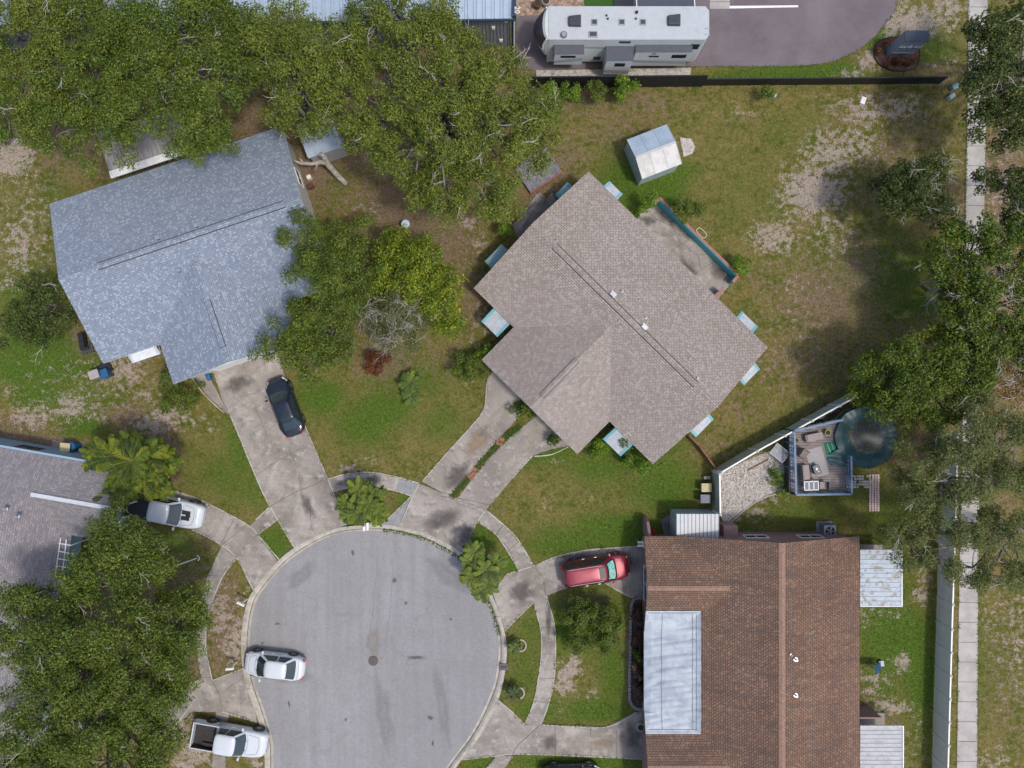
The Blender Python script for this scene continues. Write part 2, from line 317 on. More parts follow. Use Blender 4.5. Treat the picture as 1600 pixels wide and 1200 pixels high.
cr([(675,955),(650,975),(635,1000),(632,1022)], .035, 1, .2); cr([(668,950),(676,985),(678,995)], .03); cr([(700,1040),(700,1115),(690,1170)], .035, 1, .06); cr([(640,1040),(665,1032),(740,1038)], .03, 1, .15); cr([(690,930),(660,920),(645,900)], .03)
cr([(575,1048),(545,1066),(530,1110)], .03, 2, .1); cr([(682,1060),(678,1110),(660,1180)], .05, 2, .15); cr([(620,1080),(610,1140),(600,1190)], .05, 2, .15); cr([(700,1080),(740,1095)], .03); cr([(540,905),(555,930),(570,940)], .03); cr([(590,850),(588,895)], .03, 1, .05); cr([(618,850),(614,890)], .03, 1, .05)
cr([(443,930),(448,990)], .03, 1, .15); cr([(560,880),(545,900),(550,915)], .04); cr([(780,1040),(720,1040)], .03, 1, .1); cr([(625,1000),(628,1060),(620,1075)], .035, 2, .25); cr([(660,860),(665,900),(655,950)], .03, 2, .2); cr([(480,1130),(520,1110),(530,1060)], .03, 2, .2)
for _ in range(26):
    a = rnd.uniform(0, 2 * pi); r_ = rnd.uniform(20, 170); x0 = 587 + r_ * cos(a); y0 = 1015 + r_ * sin(a); a2 = rnd.uniform(0, 2 * pi)
    cr([(x0, y0), (x0 + 22 * cos(a2), y0 + 22 * sin(a2))], .022, rnd.choice((1, 1, 2)), .16)
struct(mb.build('road', [ASPH, CRK, CRKL]))
KERB = mk('kerb_concrete', (.40, .365, .31), .9, .18, 2.5, col2=(.25, .23, .20), lo=.5, hi=.68)
KJ = mk('joint', (.13, .115, .10), .95, .3)
mb = MB(); n = len(kin)
prof = [(0, -.066), (.30, -.085), (.36, -.05), (.62, .045), (1.0, .05), (1.0, -.2)]
vs = []
for i in range(n):
    for u, z in prof:
        p = kin[i].lerp(kout[i], u); vs.append((p.x, p.y, z))
k = len(prof); mb.add(vs, [(i * k + j, i * k + j + 1, (i + 1) * k + j + 1, (i + 1) * k + j) for i in range(n - 1) for j in range(k - 1)][::1], 0)
mb.f = [tuple(reversed(f)) for f in mb.f]
for i in range(4, n - 4, 7): ribbon(mb, [kin[i].lerp(kout[i], .62), kout[i]], .03, .056, 1)
g = [kin[i].lerp(kout[i], .33) for i in range(n)]; ribbon(mb, g, .05, -.045, 1, .9)
struct(mb.build('kerb', [KERB, KJ]))
m, t, b = newmat('concrete'); v = coord(t)
big = noise(t, v, .35, 6, .6); mid = noise(t, v, 1.4, 7, .7); fine = noise(t, v, 22, 3, .7)
c = mixc(t, ramp(t, big, [(.35, 0.0), (.65, 1.0)]), (.205, .178, .152), (.385, .345, .305))
c = mixc(t, ramp(t, mid, [(.44, 0.0), (.70, .75)]), c, (.085, .076, .070))
c = mixc(t, ramp(t, noise(t, coord(t, 'Object', 1.3), 1.1, 6, .7), [(.52, 0.0), (.66, .8)]), c, (.40, .365, .32))
c = mixc(t, .45, c, ramp(t, fine, [(.25, .3), (.75, .75)]), 'OVERLAY')
lk(t, c, b.inputs['Base Color']); b.inputs['Roughness'].default_value = .9; bump(t, b, fine, .4, .008); CONC = m
CEDGE = mk('concrete_edge', (.42, .39, .34), .9, .2); CPALE = mk('concrete_pale', (.40, .38, .355), .9, .12, 1.2, col2=(.32, .30, .275), s2=.5)
CDARK = mk('concrete_dark', (.15, .14, .14), .9, .25, 1.5, col2=(.25, .23, .21), s2=.8)
CBLUE = mk('concrete_bluish', (.24, .245, .25), .9, .2, 2)
SSTAIN = mk('sand_stain', (.44, .36, .26), .95, .25, 3, col2=(.30, .19, .11), s2=.6, lo=.5, hi=.62)
def blobpoly(px, py, rx, ry, an=0, n=22, j=.25, seed=1):
    rr = random.Random(seed); out = []; o_ = P(px, py)
    k = [rr.uniform(-j, j) for _ in range(5)]
    for i in range(n):
        a = 2 * pi * i / n; q = 1 + sum(k[q_] * sin((q_ + 2) * a + k[q_] * 20) * .5 for q_ in range(5))
        x = rx * S * q * cos(a); y = ry * S * q * sin(a)
        out.append((o_.x + x * cos(R(an)) - y * sin(R(an)), o_.y + x * sin(R(an)) + y * cos(R(an))))
    return out
EXC = []; STAINS = []
def slab(name, polys, joints=(), edges=(), cracks=(), z=.03, mat=None, extra=(), stains=()):
    mb = MB(); h = 0
    for p in polys: EXC.append(np.array([(q.x, q.y) for q in px_pts(p)]))
    for p in polys: mb.prism([q[:2] for q in px_pts(p)], z - .12, z + h); h += .004
    zz = z + h
    for j in joints: ribbon(mb, px_pts(j), .035, zz + .004, 1, .3)
    for e in edges: ribbon(mb, smooth_line(px_pts(e), 4), .07, zz + .003, 2, .7)
    for c_ in cracks:
        q = px_pts(c_); o2 = []
        for i in range(len(q) - 1): o2 += crack_line(q[i], q[i + 1], 7, .07)
        ribbon(mb, o2, .03, zz + .006, 1, .9)
    for i, (pl, mi) in enumerate(stains):
        if len(pl) > 6: STAINS.append((pl, mi, zz + .008 + .001 * (i % 3))); continue
        mb.add([(a[0], a[1], zz + .001 + .0003 * i) for a in pl], [tuple(range(len(pl)))], mi)
    return struct(mb.build(name, [mat or CONC, KJ, CEDGE, SSTAIN, CDARK, CBLUE, CPALE]))
slab('driveway', [[(325,560),(350,630),(400,744),(422,791),(461,857),(496,838),(528,826),(541,820),(530,792),(513,748),(478,668),(449,598),(428,530)],
                  [(300,583),(323,580),(348,628),(361,650),(352,645),(322,616)]],
     [[(422,791),(460,770),(513,748)], [(440,860),(461,857)][:2], [(357,642),(340,600)]],
     [[(347,620),(360,647),(400,745),(422,791),(461,857)], [(451,600),(478,668),(512,747),(530,792),(541,820)], [(300,590),(320,617),(350,645)]],
     [[(375,620),(400,617)], [(400,743),(430,723),(476,700)], [(485,780),(484,808),(492,832)], [(360,590),(364,620),(388,640)], [(400,640),(417,680),(412,690)], [(452,700),(468,740),(472,765)]],
     stains=[(blobpoly(480, 790, 9, 18, 20, seed=2), 4), (blobpoly(372, 600, 22, 12, 20, seed=5), 4)])
slab('driveway', [[(186,775),(220,768),(250,762),(300,775),(350,799),(387,820),(402,834),(420,858),(438,880),(402,922),(397,925),(385,900),(370,872),(347,852),(295,825),(240,805),(190,800)]],
     [[(322,784),(295,825)], [(367,809),(345,851)], [(350,856),(371,872)], [(385,820),(346,852)]],
     [[(250,762),(300,775),(350,799),(387,820),(402,834),(441,880)], [(240,805),(295,825),(347,852),(370,872),(385,900),(398,926)]])
slab('sidewalk', [[(400,812),(422,791),(434,812),(404,834),(390,822)]], [], [[(400,812),(422,791)], [(434,812),(404,834)]])
slab('sidewalk', [[(347,852),(370,872),(350,898),(338,924),(325,965),(322,1010),(332,1063),(315,1062),(306,1012),(308,965),(322,905)]],
     [[(325,899),(349,900)], [(309,965),(325,965)], [(306,1020),(323,1018)], [(314,1058),(331,1058)]], [[(370,872),(350,898),(338,924),(325,965),(322,1010),(332,1063)]], z=.034)
slab('driveway', [[(332,1063),(380,1044),(386,1075),(398,1108),(402,1128),(347,1112),(300,1112),(270,1142),(236,1130),(240,1085),(315,1060)], [(338,1110),(358,1114),(354,1150),(353,1260),(328,1260),(334,1150)]],
     [[(347,1112),(343,1085),(332,1063)], [(334,1180),(354,1180)]], [[(332,1063),(380,1044)], [(347,1112),(402,1128)], [(300,1100),(268,1142)]], [[(375,1100),(395,1086)], [(350,1080),(380,1060)]])
slab('sidewalk', [[(513,748),(545,740),(580,738),(620,745),(655,755),(643,775),(615,766),(582,760),(550,761),(521,768)]],
     [[(561,739),(561,760)]], [[(513,748),(545,740),(580,738),(620,745),(655,755)], [(521,768),(550,761),(582,760),(615,766),(643,775)], [(592,739),(590,762)], [(620,745),(615,766)], [(622,746),(618,767)]],
     z=.034, stains=[(px_pts([(623,747),(653,756),(643,773),(618,766)]), 5), (blobpoly(583, 750, 12, 8, 0, seed=3), 4), (blobpoly(545, 753, 22, 7, 5, seed=4), 4)])
slab('driveway', [[(655,755),(643,775),(596,821),(640,827),(676,838),(722,864),(746,815),(760,797),(715,777),(700,775)], [(660,752),(700,706),(742,660),(757,637),(760,595),(775,570),(812,560),(812,650),(775,690),(737,737),(701,776)],
                  [(715,778),(760,720),(800,680),(850,640),(905,672),(888,697),(860,702),(832,712),(800,748),(760,797)]],
     [[(653,755),(700,772),(760,797)], [(742,660),(775,690)], [(735,860),(760,797)][:1] + [(732,850)], [(643,775),(624,822)], [(770,790),(715,778)]],
     [[(660,752),(700,706),(742,660),(757,637),(760,600)], [(800,748),(832,712)], [(722,864),(746,815),(760,797)], [(643,775),(596,821)], [(655,755),(624,822)], [(835,713),(862,710),(888,698)]],
     [[(690,775),(740,790)], [(700,700),(720,720)]],
     stains=[(blobpoly(745, 690, 26, 13, 48, seed=8), 3), (blobpoly(778, 652, 24, 9, 50, seed=9), 6), (px_pts([(641,777),(600,820),(622,822),(640,780)]), 5), (blobpoly(690, 812, 30, 14, 20, seed=10), 4), (blobpoly(730, 835, 12, 18, -20, seed=11), 4),
             (blobpoly(715, 745, 16, 26, -40, seed=12), 4), (blobpoly(800, 720, 26, 9, 48, seed=13), 6), (blobpoly(845, 665, 14, 14, 48, seed=15), 6), (blobpoly(825, 690, 22, 10, 48, seed=16), 6), (blobpoly(765, 672, 18, 9, 48, seed=17), 6)])
slab('sidewalk', [[(760,797),(800,832),(818,857),(834,885),(812,893),(797,868),(775,835),(746,815)]], [[(786,820),(775,836)], [(809,847),(793,862)]], [[(760,797),(800,832),(818,857),(834,885)], [(812,893),(797,868),(775,835),(746,815)]], z=.034)
slab('driveway', [[(774,940),(770,925),(791,897),(812,892),(834,884),(868,870),(912,860),(955,856),(1010,853),(1010,905),(1010,940),(987,934),(945,911),(925,912),(882,919),(854,931),(834,941),(789,985)]],
     [[(834,884),(850,905),(853,931)], [(947,856),(950,880)], [(984,912),(986,934)]],
     [[(791,897),(834,884),(868,870),(912,860),(955,856),(1005,853)], [(789,985),(834,941)], [(854,931),(882,919),(925,912)], [(945,911),(987,934),(1006,938)]],
     [[(848,910),(853,930)]], stains=[(blobpoly(975, 880, 25, 18, 0, seed=21), 4), (blobpoly(815, 925, 20, 16, 30, seed=22), 4), (blobpoly(900, 868, 30, 8, 8, seed=23), 4)])
slab('sidewalk', [[(854,931),(866,975),(868,1020),(866,1060),(857,1100),(845,1133),(820,1131),(833,1100),(841,1062),(846,1020),(845,985),(834,941)]],
     [[(846,980),(866,980)], [(846,1022),(868,1021)], [(842,1060),(866,1060)], [(835,1095),(857,1098)]], [[(854,931),(866,975),(868,1020),(866,1060),(857,1100),(845,1133)], [(834,941),(845,985),(846,1020),(841,1062),(833,1100),(820,1131)], [(838,1080),(843,1088),(840,1096),(834,1102)]], z=.034,
     stains=[(blobpoly(857, 970, 5, 22, 0, seed=31), 4)])
slab('driveway', [[(779,1094),(800,1112),(820,1132),(845,1132),(900,1134),(945,1136),(995,1112),(1010,1110),(1010,1186),(900,1181),(809,1178),(775,1181),(714,1188),(750,1150)], [(805,1180),(795,1190),(770,1230),(735,1230),(775,1181)]],
     [[(867,1133),(868,1180)], [(923,1135),(923,1182)], [(843,1133),(808,1165),(800,1180)], [(963,1140),(963,1184)]],
     [[(779,1094),(800,1112),(820,1132)], [(845,1132),(945,1136),(995,1112)], [(714,1188),(775,1181),(809,1178),(900,1181),(1006,1186)]],
     stains=[(blobpoly(930, 1158, 36, 12, 0, seed=41), 6), (blobpoly(943, 1160, 18, 6, 0, seed=42), 3), (blobpoly(990, 1150, 16, 22, 0, seed=43), 4), (blobpoly(860, 1160, 12, 12, 0, seed=44), 4)])
slab('sidewalk', [[(1514,-80),(1544,-80),(1540,200),(1536,400),(1532,650),(1528,900),(1526,1280),(1494,1280),(1498,950),(1504,650),(1507,400),(1511,200)]],
     [[(1514 - y * .016, y), (1542 - y * .0135, y + .5)] for y in range(-20, 1240, 31)], [], mat=CPALE)
for px, py, rx, ry, an, mi in ((672, 1122, 6, 3, -20, 4), (551, 864, 2.5, 5, 10, 4), (433, 975, 4, 2, 0, 4), (704, 968, 2, 2, 0, 4), (451, 1100, 2, 5, 10, 4), (676, 1162, 2, 4, 0, 4), (634, 943, 3, 3, 0, 4), (616, 907, 4, 4, 0, 4), (650, 1028, 14, 3, 0, 4), (540, 1125, 2, 3, 0, 4),
        (583, 1005, 10, 22, 0, 8), (455, 1055, 30, 12, 0, 4), (600, 1120, 12, 50, 8, 4), (700, 900, 40, 12, -40, 4), (690, 1100, 8, 60, 10, 4), (470, 900, 30, 10, 40, 4)):
    if rx * ry > 150: big_ = 1
    STAINS.append((blobpoly(px, py, rx, ry, an, seed=int(px)), 7 if rx * ry > 150 and mi == 4 else mi, -.060))
# patios, parking, other surfaces
slab('patio', [[(1000,332),(1026,316),(1148,436),(1120,470),(1090,445),(985,345)]], [],
     [[(990,345),(1015,325)]], [[(1015,333),(1026,343),(1048,352),(1062,380),(1065,382),(1088,398),(1092,405),(1098,420)], [(1065,382),(1052,390),(1045,400)], [(1065,382),(1082,370)], [(1088,398),(1105,397),(1118,410)], [(1098,420),(1085,428)], [(1098,420),(1118,408)]],
     stains=[(blobpoly(1075, 365, 14, 8, -45, seed=51), 4), (blobpoly(1125, 420, 22, 12, -45, seed=52), 4), (blobpoly(1050, 345, 26, 7, -40, seed=53), 4), (blobpoly(1075, 420, 20, 10, -45, seed=54), 4), (blobpoly(1012, 345, 12, 7, -40, seed=55), 4)])
slab('patio', [[(800,352),(832,318),(843,300),(852,308),(846,325),(862,300),(870,315),(815,385)]], [[(822,330),(842,345)], [(835,315),(855,330)]], [], mat=CDARK)
slab('patio', [[(800,352),(842,300),(850,306),(828,335),(812,360)]], [], [], z=.037, mat=CONC)
slab('sidewalk', [[(1050,800),(1122,800),(1122,850),(1040,850),(1033,812),(1045,805)]], [], [], mat=CDARK)
m, t, b = newmat('parking_asphalt'); v = coord(t); big = noise(t, v, .25, 6, .65); fine = noise(t, v, 24, 3, .7)
c = mixc(t, ramp(t, big, [(.35, 0.0), (.65, 1.0)]), (.115, .092, .100), (.165, .138, .148)); c = mixc(t, .5, c, ramp(t, fine, [(.25, .3), (.75, .75)]), 'OVERLAY')
lk(t, c, b.inputs['Base Color']); b.inputs['Roughness'].default_value = .85; bump(t, b, fine, .4, .01)
mb = MB(); pk = px_pts([(806,26),(806,108),(840,110),(900,108),(1000,105),(1100,104),(1205,104),(1270,102),(1303,96),(1340,80),(1372,52),(1398,18),(1420,-60),(1420,-200),(806,-200)])
EXC.append(np.array([(q.x, q.y) for q in pk])); mb.prism([q[:2] for q in pk], -.1, .02); struct(mb.build('parking_lot', [m]))
mb = MB(); LINE = mk('line_paint', (.72, .72, .72), .7, .1, 4)
mb.add([(q.x, q.y, .024) for q in px_pts([(1140,13.5),(1247,11.5),(1247,8.5),(1140,9.5)])], [(0, 1, 2, 3)]); struct(mb.build('painted_line', [LINE]))
slab('concrete_apron', [[(1109,-60),(1140,-60),(1140,14),(1109,14)]], [[(1109,3),(1140,3)]], mat=CPALE)
GRAV = mk('gravel_mat', (.36, .26, .20), .95, .5, 9, col2=(.20, .13, .09), s2=3, bs=.03); GRAVG = mk('gravel_grey', (.42, .39, .36), .95, .4, 9, col2=(.2, .2, .16), s2=2.5, lo=.52, hi=.66, bs=.03)
mb = MB(); mb.prism([q[:2] for q in px_pts([(805,-100),(905,-100),(915,10),(860,24),(805,25)])], -.05, .04); struct(mb.build('gravel_bed', [GRAV]))
mb = MB(); mb.prism([q[:2] for q in px_pts([(838,110),(1080,106),(1078,120),(838,122)])], -.05, .02); struct(mb.build('gravel_strip', [GRAVG]))
mb = MB(); mb.prism([q[:2] for q in px_pts([(1122,742),(1160,722),(1215,700),(1228,740),(1222,765),(1195,775),(1160,797),(1133,820),(1122,800)])], -.05, .012); struct(mb.build('gravel_yard', [GRAVG]))
mb = MB()
rr_ = random.Random(11)
def rocks(mb, poly, n, r0, r1, z=.02):
    q = np.array([(a.x, a.y) for a in px_pts(poly)]); lo = q.min(0); hi = q.max(0); k = 0
    while k < n:
        x = rr_.uniform(lo[0], hi[0]); y = rr_.uniform(lo[1], hi[1])
        if not inside(np.array([x]), np.array([y]), q)[0]: continue
        r = rr_.uniform(r0, r1); a = rr_.uniform(0, 6); k += 1
        vs = [(x + r * cos(a + i * 1.256) * rr_.uniform(.7, 1.2), y + r * sin(a + i * 1.256) * rr_.uniform(.7, 1.2), z) for i in range(5)] + [(x, y, z + r * .8)]
        mb.add(vs, [(i, (i + 1) % 5, 5) for i in range(5)], rr_.choice((0, 0, 1)))
rocks(mb, [(1122,742),(1160,722),(1215,700),(1228,740),(1222,765),(1195,775),(1160,797),(1133,820),(1122,800)], 1500, .04, .10)
tag(mb.build('gravel', [mk('stone_pale', (.52, .48, .45), .9, .3, 5), mk('stone_dark', (.36, .33, .29), .9, .3, 5)]), kind='stuff')
sv = []; sf = []; sc = []
SC = {3: (.33, .22, .13), 4: (.10, .09, .082), 6: (.42, .375, .31), 7: (.275, .272, .270), 8: (.30, .27, .235)}
for pl, mi, z in STAINS:
    cx = sum(a[0] for a in pl) / len(pl); cy = sum(a[1] for a in pl) / len(pl); o_ = len(sv); n = len(pl); sv.append((cx, cy, z)); sc.append(SC[mi] + (1.0,))
    for f_, a_ in ((.5, .72), (1.0, .3), (1.5, 0.0)):
        for a in pl: sv.append((cx + (a[0] - cx) * f_, cy + (a[1] - cy) * f_, z)); sc.append(SC[mi] + (a_,))
    for i in range(n):
        j = (i + 1) % n; sf.append((o_, o_ + 1 + i, o_ + 1 + j))
        for r_ in range(2): sf.append((o_ + 1 + r_ * n + i, o_ + 1 + (r_ + 1) * n + i, o_ + 1 + (r_ + 1) * n + j, o_ + 1 + r_ * n + j))
me = bpy.data.meshes.new('stains'); me.from_pydata(sv, [], sf); a = me.color_attributes.new('tint', 'FLOAT_COLOR', 'POINT'); a.data.foreach_set('color', np.array(sc, np.float32).ravel())
m, t, b = newmat('stain'); at = N(t, 'ShaderNodeAttribute', attribute_name='tint'); v = coord(t)
lk(t, mixc(t, ramp(t, noise(t, v, 3, 5), [(.35, 0.0), (.7, .5)]), at.outputs['Color'], mixc(t, .5, at.outputs['Color'], (.2, .18, .16))), b.inputs['Base Color']); b.inputs['Roughness'].default_value = .9
al = math_(t, 'MULTIPLY', at.outputs['Alpha'], math_(t, 'MULTIPLY', noise(t, v, 1.8, 6, .7), 1.9))
lk(t, ramp(t, al, [(.15, 0.0), (.85, .7)]), b.inputs['Alpha']); me.materials.append(m)
o = bpy.data.objects.new('stains', me); COL.objects.link(o); struct(o)
# blades of longer grass and weeds, far too many to count
def quadmesh(name, co, mat, col=None, smooth=False):
    n = len(co) // 4; me = bpy.data.meshes.new(name)
    me.vertices.add(len(co)); me.vertices.foreach_set('co', co.astype(np.float32).ravel())
    me.loops.add(4 * n); me.loops.foreach_set('vertex_index', np.arange(4 * n, dtype=np.int32)); me.polygons.add(n)
    me.polygons.foreach_set('loop_start', np.arange(0, 4 * n, 4, dtype=np.int32)); me.polygons.foreach_set('loop_total', np.full(n, 4, dtype=np.int32))
    if col is not None:
        a = me.color_attributes.new('tint', 'FLOAT_COLOR', 'POINT'); c4 = np.ones((len(co), 4), np.float32); c4[:, :3] = col; a.data.foreach_set('color', c4.ravel())
    me.update(calc_edges=True); me.materials.append(mat)
    return me
def leafmat(name, transl=.25, rough=.55):
    m, t, b = newmat(name); a = N(t, 'ShaderNodeAttribute', attribute_name='tint')
    lk(t, a.outputs['Color'], b.inputs['Base Color']); b.inputs['Roughness'].default_value = rough; b.inputs['Specular IOR Level'].default_value = .35
    tr = N(t, 'ShaderNodeBsdfTranslucent'); mx = N(t, 'ShaderNodeMixShader'); mx.inputs[0].default_value = transl
    lk(t, mixc(t, 1.0, a.outputs['Color'], (1.3, 1.5, .6), 'MULTIPLY'), tr.inputs[0]); lk(t, b.outputs[0], mx.inputs[1]); lk(t, tr.outputs[0], mx.inputs[2])
    lk(t, mx.outputs[0], t.nodes['Material Output'].inputs[0]); return m
LEAF = leafmat('leaf'); GRASS = leafmat('grass_blade', .2, .8)
rg = np.random.default_rng(5)
def leaves(c, n, l, w, asp_up=.0):
    """rhombic leaves: centres c, normals n, length l, width w (arrays)"""
    k = len(c); a = rg.normal(size=(k, 3)); n = n / np.linalg.norm(n, axis=1, keepdims=True)
    a -= n * (a * n).sum(1, keepdims=True); a /= np.linalg.norm(a, axis=1, keepdims=True) + 1e-9; b = np.cross(n, a)
    l = l[:, None] / 2; w = w[:, None] / 2
    return np.stack([c - a * l, c + b * w - n * l * .1, c + a * l - n * l * .25, c - b * w - n * l * .1], 1).reshape(-1, 3)
Ng = 170000
x = rg.uniform(-39, 39, Ng); y = rg.uniform(-29.5, 29.5, Ng)
lu = blobs(x, y, LUSH); sa = blobs(x, y, SAND); li = blobs(x, y, LITT)
keep = (rg.random(Ng) < (.35 + .65 * lu) * (1 - .85 * np.clip(sa, 0, 1)) * (1 - .5 * li)) & ~inside(x, y, ROADP)
for e in EXC: keep &= ~inside(x, y, e)
x = x[keep]; y = y[keep]; lu = lu[keep]; li = li[keep]
z0 = rg.uniform(.0, .05, len(x))
ex = []
for e in EXC:                                             # ragged tufts leaning over the edges of the paving
    for i in range(len(e)):
        p, q = e[i], e[(i + 1) % len(e)]; L = np.hypot(*(q - p)); n_ = int(L * 26)
        if n_ < 1: continue
        tt = rg.random(n_)[:, None]; d_ = (q - p) / L; nn_ = np.array([-d_[1], d_[0]]); b0 = p + (q - p) * tt
        o1 = b0 + nn_ * .16; o2 = b0 - nn_ * .16
        in1 = np.zeros(n_, bool); in2 = np.zeros(n_, bool)
        for f_ in EXC: in1 |= inside(o1[:, 0], o1[:, 1], f_); in2 |= inside(o2[:, 0], o2[:, 1], f_)
        in1 |= inside(o1[:, 0], o1[:, 1], ROADP); in2 |= inside(o2[:, 0], o2[:, 1], ROADP)
        free = ~(in1 & in2); ex.append((b0 + rg.normal(size=(n_, 2)) * .045)[free])
ex = np.concatenate(ex); ok_ = (np.abs(ex[:, 0]) < 42) & (np.abs(ex[:, 1]) < 32) & (np.sin(ex[:, 0] * 2.1) + np.sin(ex[:, 1] * 2.7) + rg.normal(size=len(ex)) * .6 > -.3); ex = ex[ok_]
x = np.concatenate([x, ex[:, 0]]); y = np.concatenate([y, ex[:, 1]]); lu = np.concatenate([lu, rg.uniform(.2, .8, len(ex))]); z0 = np.concatenate([z0, rg.uniform(.03, .075, len(ex))])
k = len(x)
c = np.stack([x, y, z0], -1); nn = rg.normal(size=(k, 3)) * .8 + np.array([0, 0, .9])
mixv = np.clip(lu * 1.0 + rg.normal(size=k) * .25 + .1, 0, 1)[:, None]
col = (1 - mixv) * np.array([.21, .18, .065]) + mixv * np.array([.085, .150, .022]); col *= rg.uniform(.5, 1.5, k)[:, None]
quad = leaves(c, nn, rg.uniform(.10, .22, k), rg.uniform(.03, .07, k))
o = bpy.data.objects.new('grass', quadmesh('grass', quad, GRASS, np.repeat(col, 4, 0))); COL.objects.link(o); tag(o, kind='stuff')
# ---------------------------------------------------------------- houses
def frame(A, B, D, z):
    """rectangle with image corners A (origin), B (along the ridge), D (across): centre, angle, half sizes"""
    a, b, d = P(*A, z), P(*B, z), P(*D, z)
    ex = (b - a).normalized(); hu = (b - a).length / 2
    ey = Vector((-ex.y, ex.x, 0)); hv = abs((d - a).dot(ey)) / 2
    c = (b + d) / 2; return Vector((c.x, c.y, 0)), math.atan2(ex.y, ex.x), hu, hv
def local(c, rz, px, py, z):
    p = P(px, py, z) - c; return p.x * cos(rz) + p.y * sin(rz), -p.x * sin(rz) + p.y * cos(rz)
GLASS = mk('window_glass', (.03, .04, .05), .08, .1, spec=.8)
WHITE = mk('white_paint', (.72, .72, .70), .5, .06, 2); GREYP = mk('grey_paint', (.42, .43, .44), .6, .08, 2)
def slabroof(mb, quad, th=.14, m=0, mf=1):
    """a roof plane given by its top corners, thickened downwards"""
    q = [Vector(p) for p in quad]
    if (q[1] - q[0]).cross(q[2] - q[0]).z < 0: q = q[::-1]
    n = len(q); lo = [p - Vector((0, 0, th)) for p in q]
    mb.add(q + lo, [tuple(range(n))], m)
    mb.add(q + lo, [tuple(range(2 * n - 1, n - 1, -1))] + [(i, n + i, n + (i + 1) % n, (i + 1) % n) for i in range(n)], mf)
def ridge_cap(mb, a, b, pitch, half, lift, m=0):
    a = Vector(a); b = Vector(b); d = (b - a).normalized(); s = Vector((-d.y, d.x, 0))
    def r(p): return [p + s * half - Vector((0, 0, pitch * half - lift)), p + Vector((0, 0, lift)), p - s * half - Vector((0, 0, pitch * half - lift))]
    x, y = r(a), r(b); g = Vector((0, 0, .06))
    mb.add(x + y + [p - g for p in x + y], [(0, 1, 4, 3), (1, 2, 5, 4), (0, 3, 9, 6), (2, 8, 11, 5), (0, 6, 7, 1), (1, 7, 8, 2), (3, 4, 10, 9), (4, 5, 11, 10)], m)
DARKV = mk('vent_dark', (.05, .05, .055), .7, .1); METAL = mk('galvanised', (.40, .42, .44), .35, .08, 4, metal=.6)
def roof_vent(root, u, v, z, size=.28, box=True):
    mb = MB()
    if box:
        mb.box((u, v, z + .02), (size * 1.5, size * 1.3, .03)); mb.box((u, v, z + .12), (size, size * .8, .2)); mb.box((u, v - size * .42, z + .08), (size * .8, .02, .1), m=1)
    else:
        mb.cyl((u, v, z + .04), size * .55, .06, 10); mb.cyl((u, v, z + .17), size * .26, .3, 10); mb.cyl((u, v, z + .322), size * .16, .01, 8, m=1)
    return mb.build('roof_vent', [METAL if box else METAL, DARKV], root)
def window(root, u, v, z, wd, ht, ang, mat=None):
    """window on a wall whose outward direction is ang (local)"""
    M = Matrix.Rotation(ang, 3, 'Z'); t_ = M @ Vector((0, 1, 0)); nn = M @ Vector((1, 0, 0)); c = Vector((u, v, z)) + nn * .02
    mb = MB()
    for s in (-1, 1):
        mb.bar(c + t_ * (s * wd / 2) - Vector((0, 0, ht / 2)), c + t_ * (s * wd / 2) + Vector((0, 0, ht / 2)), .07, .07, up=nn)
        mb.bar(c - t_ * (wd / 2 - .035) + Vector((0, 0, s * (ht / 2 - .03))), c + t_ * (wd / 2 - .035) + Vector((0, 0, s * (ht / 2 - .03))), .06, .06)
    mb.bar(c - Vector((0, 0, ht / 2 - .06)), c + Vector((0, 0, ht / 2 - .06)), .04, .04, up=nn)
    w_ = mb.build('window', mat or WHITE, root)
    g = MB(); g.bar(c - nn * .015 - t_ * (wd / 2 - .03), c - nn * .015 + t_ * (wd / 2 - .03), .02, ht - .06); g.build('pane', GLASS, w_); return w_
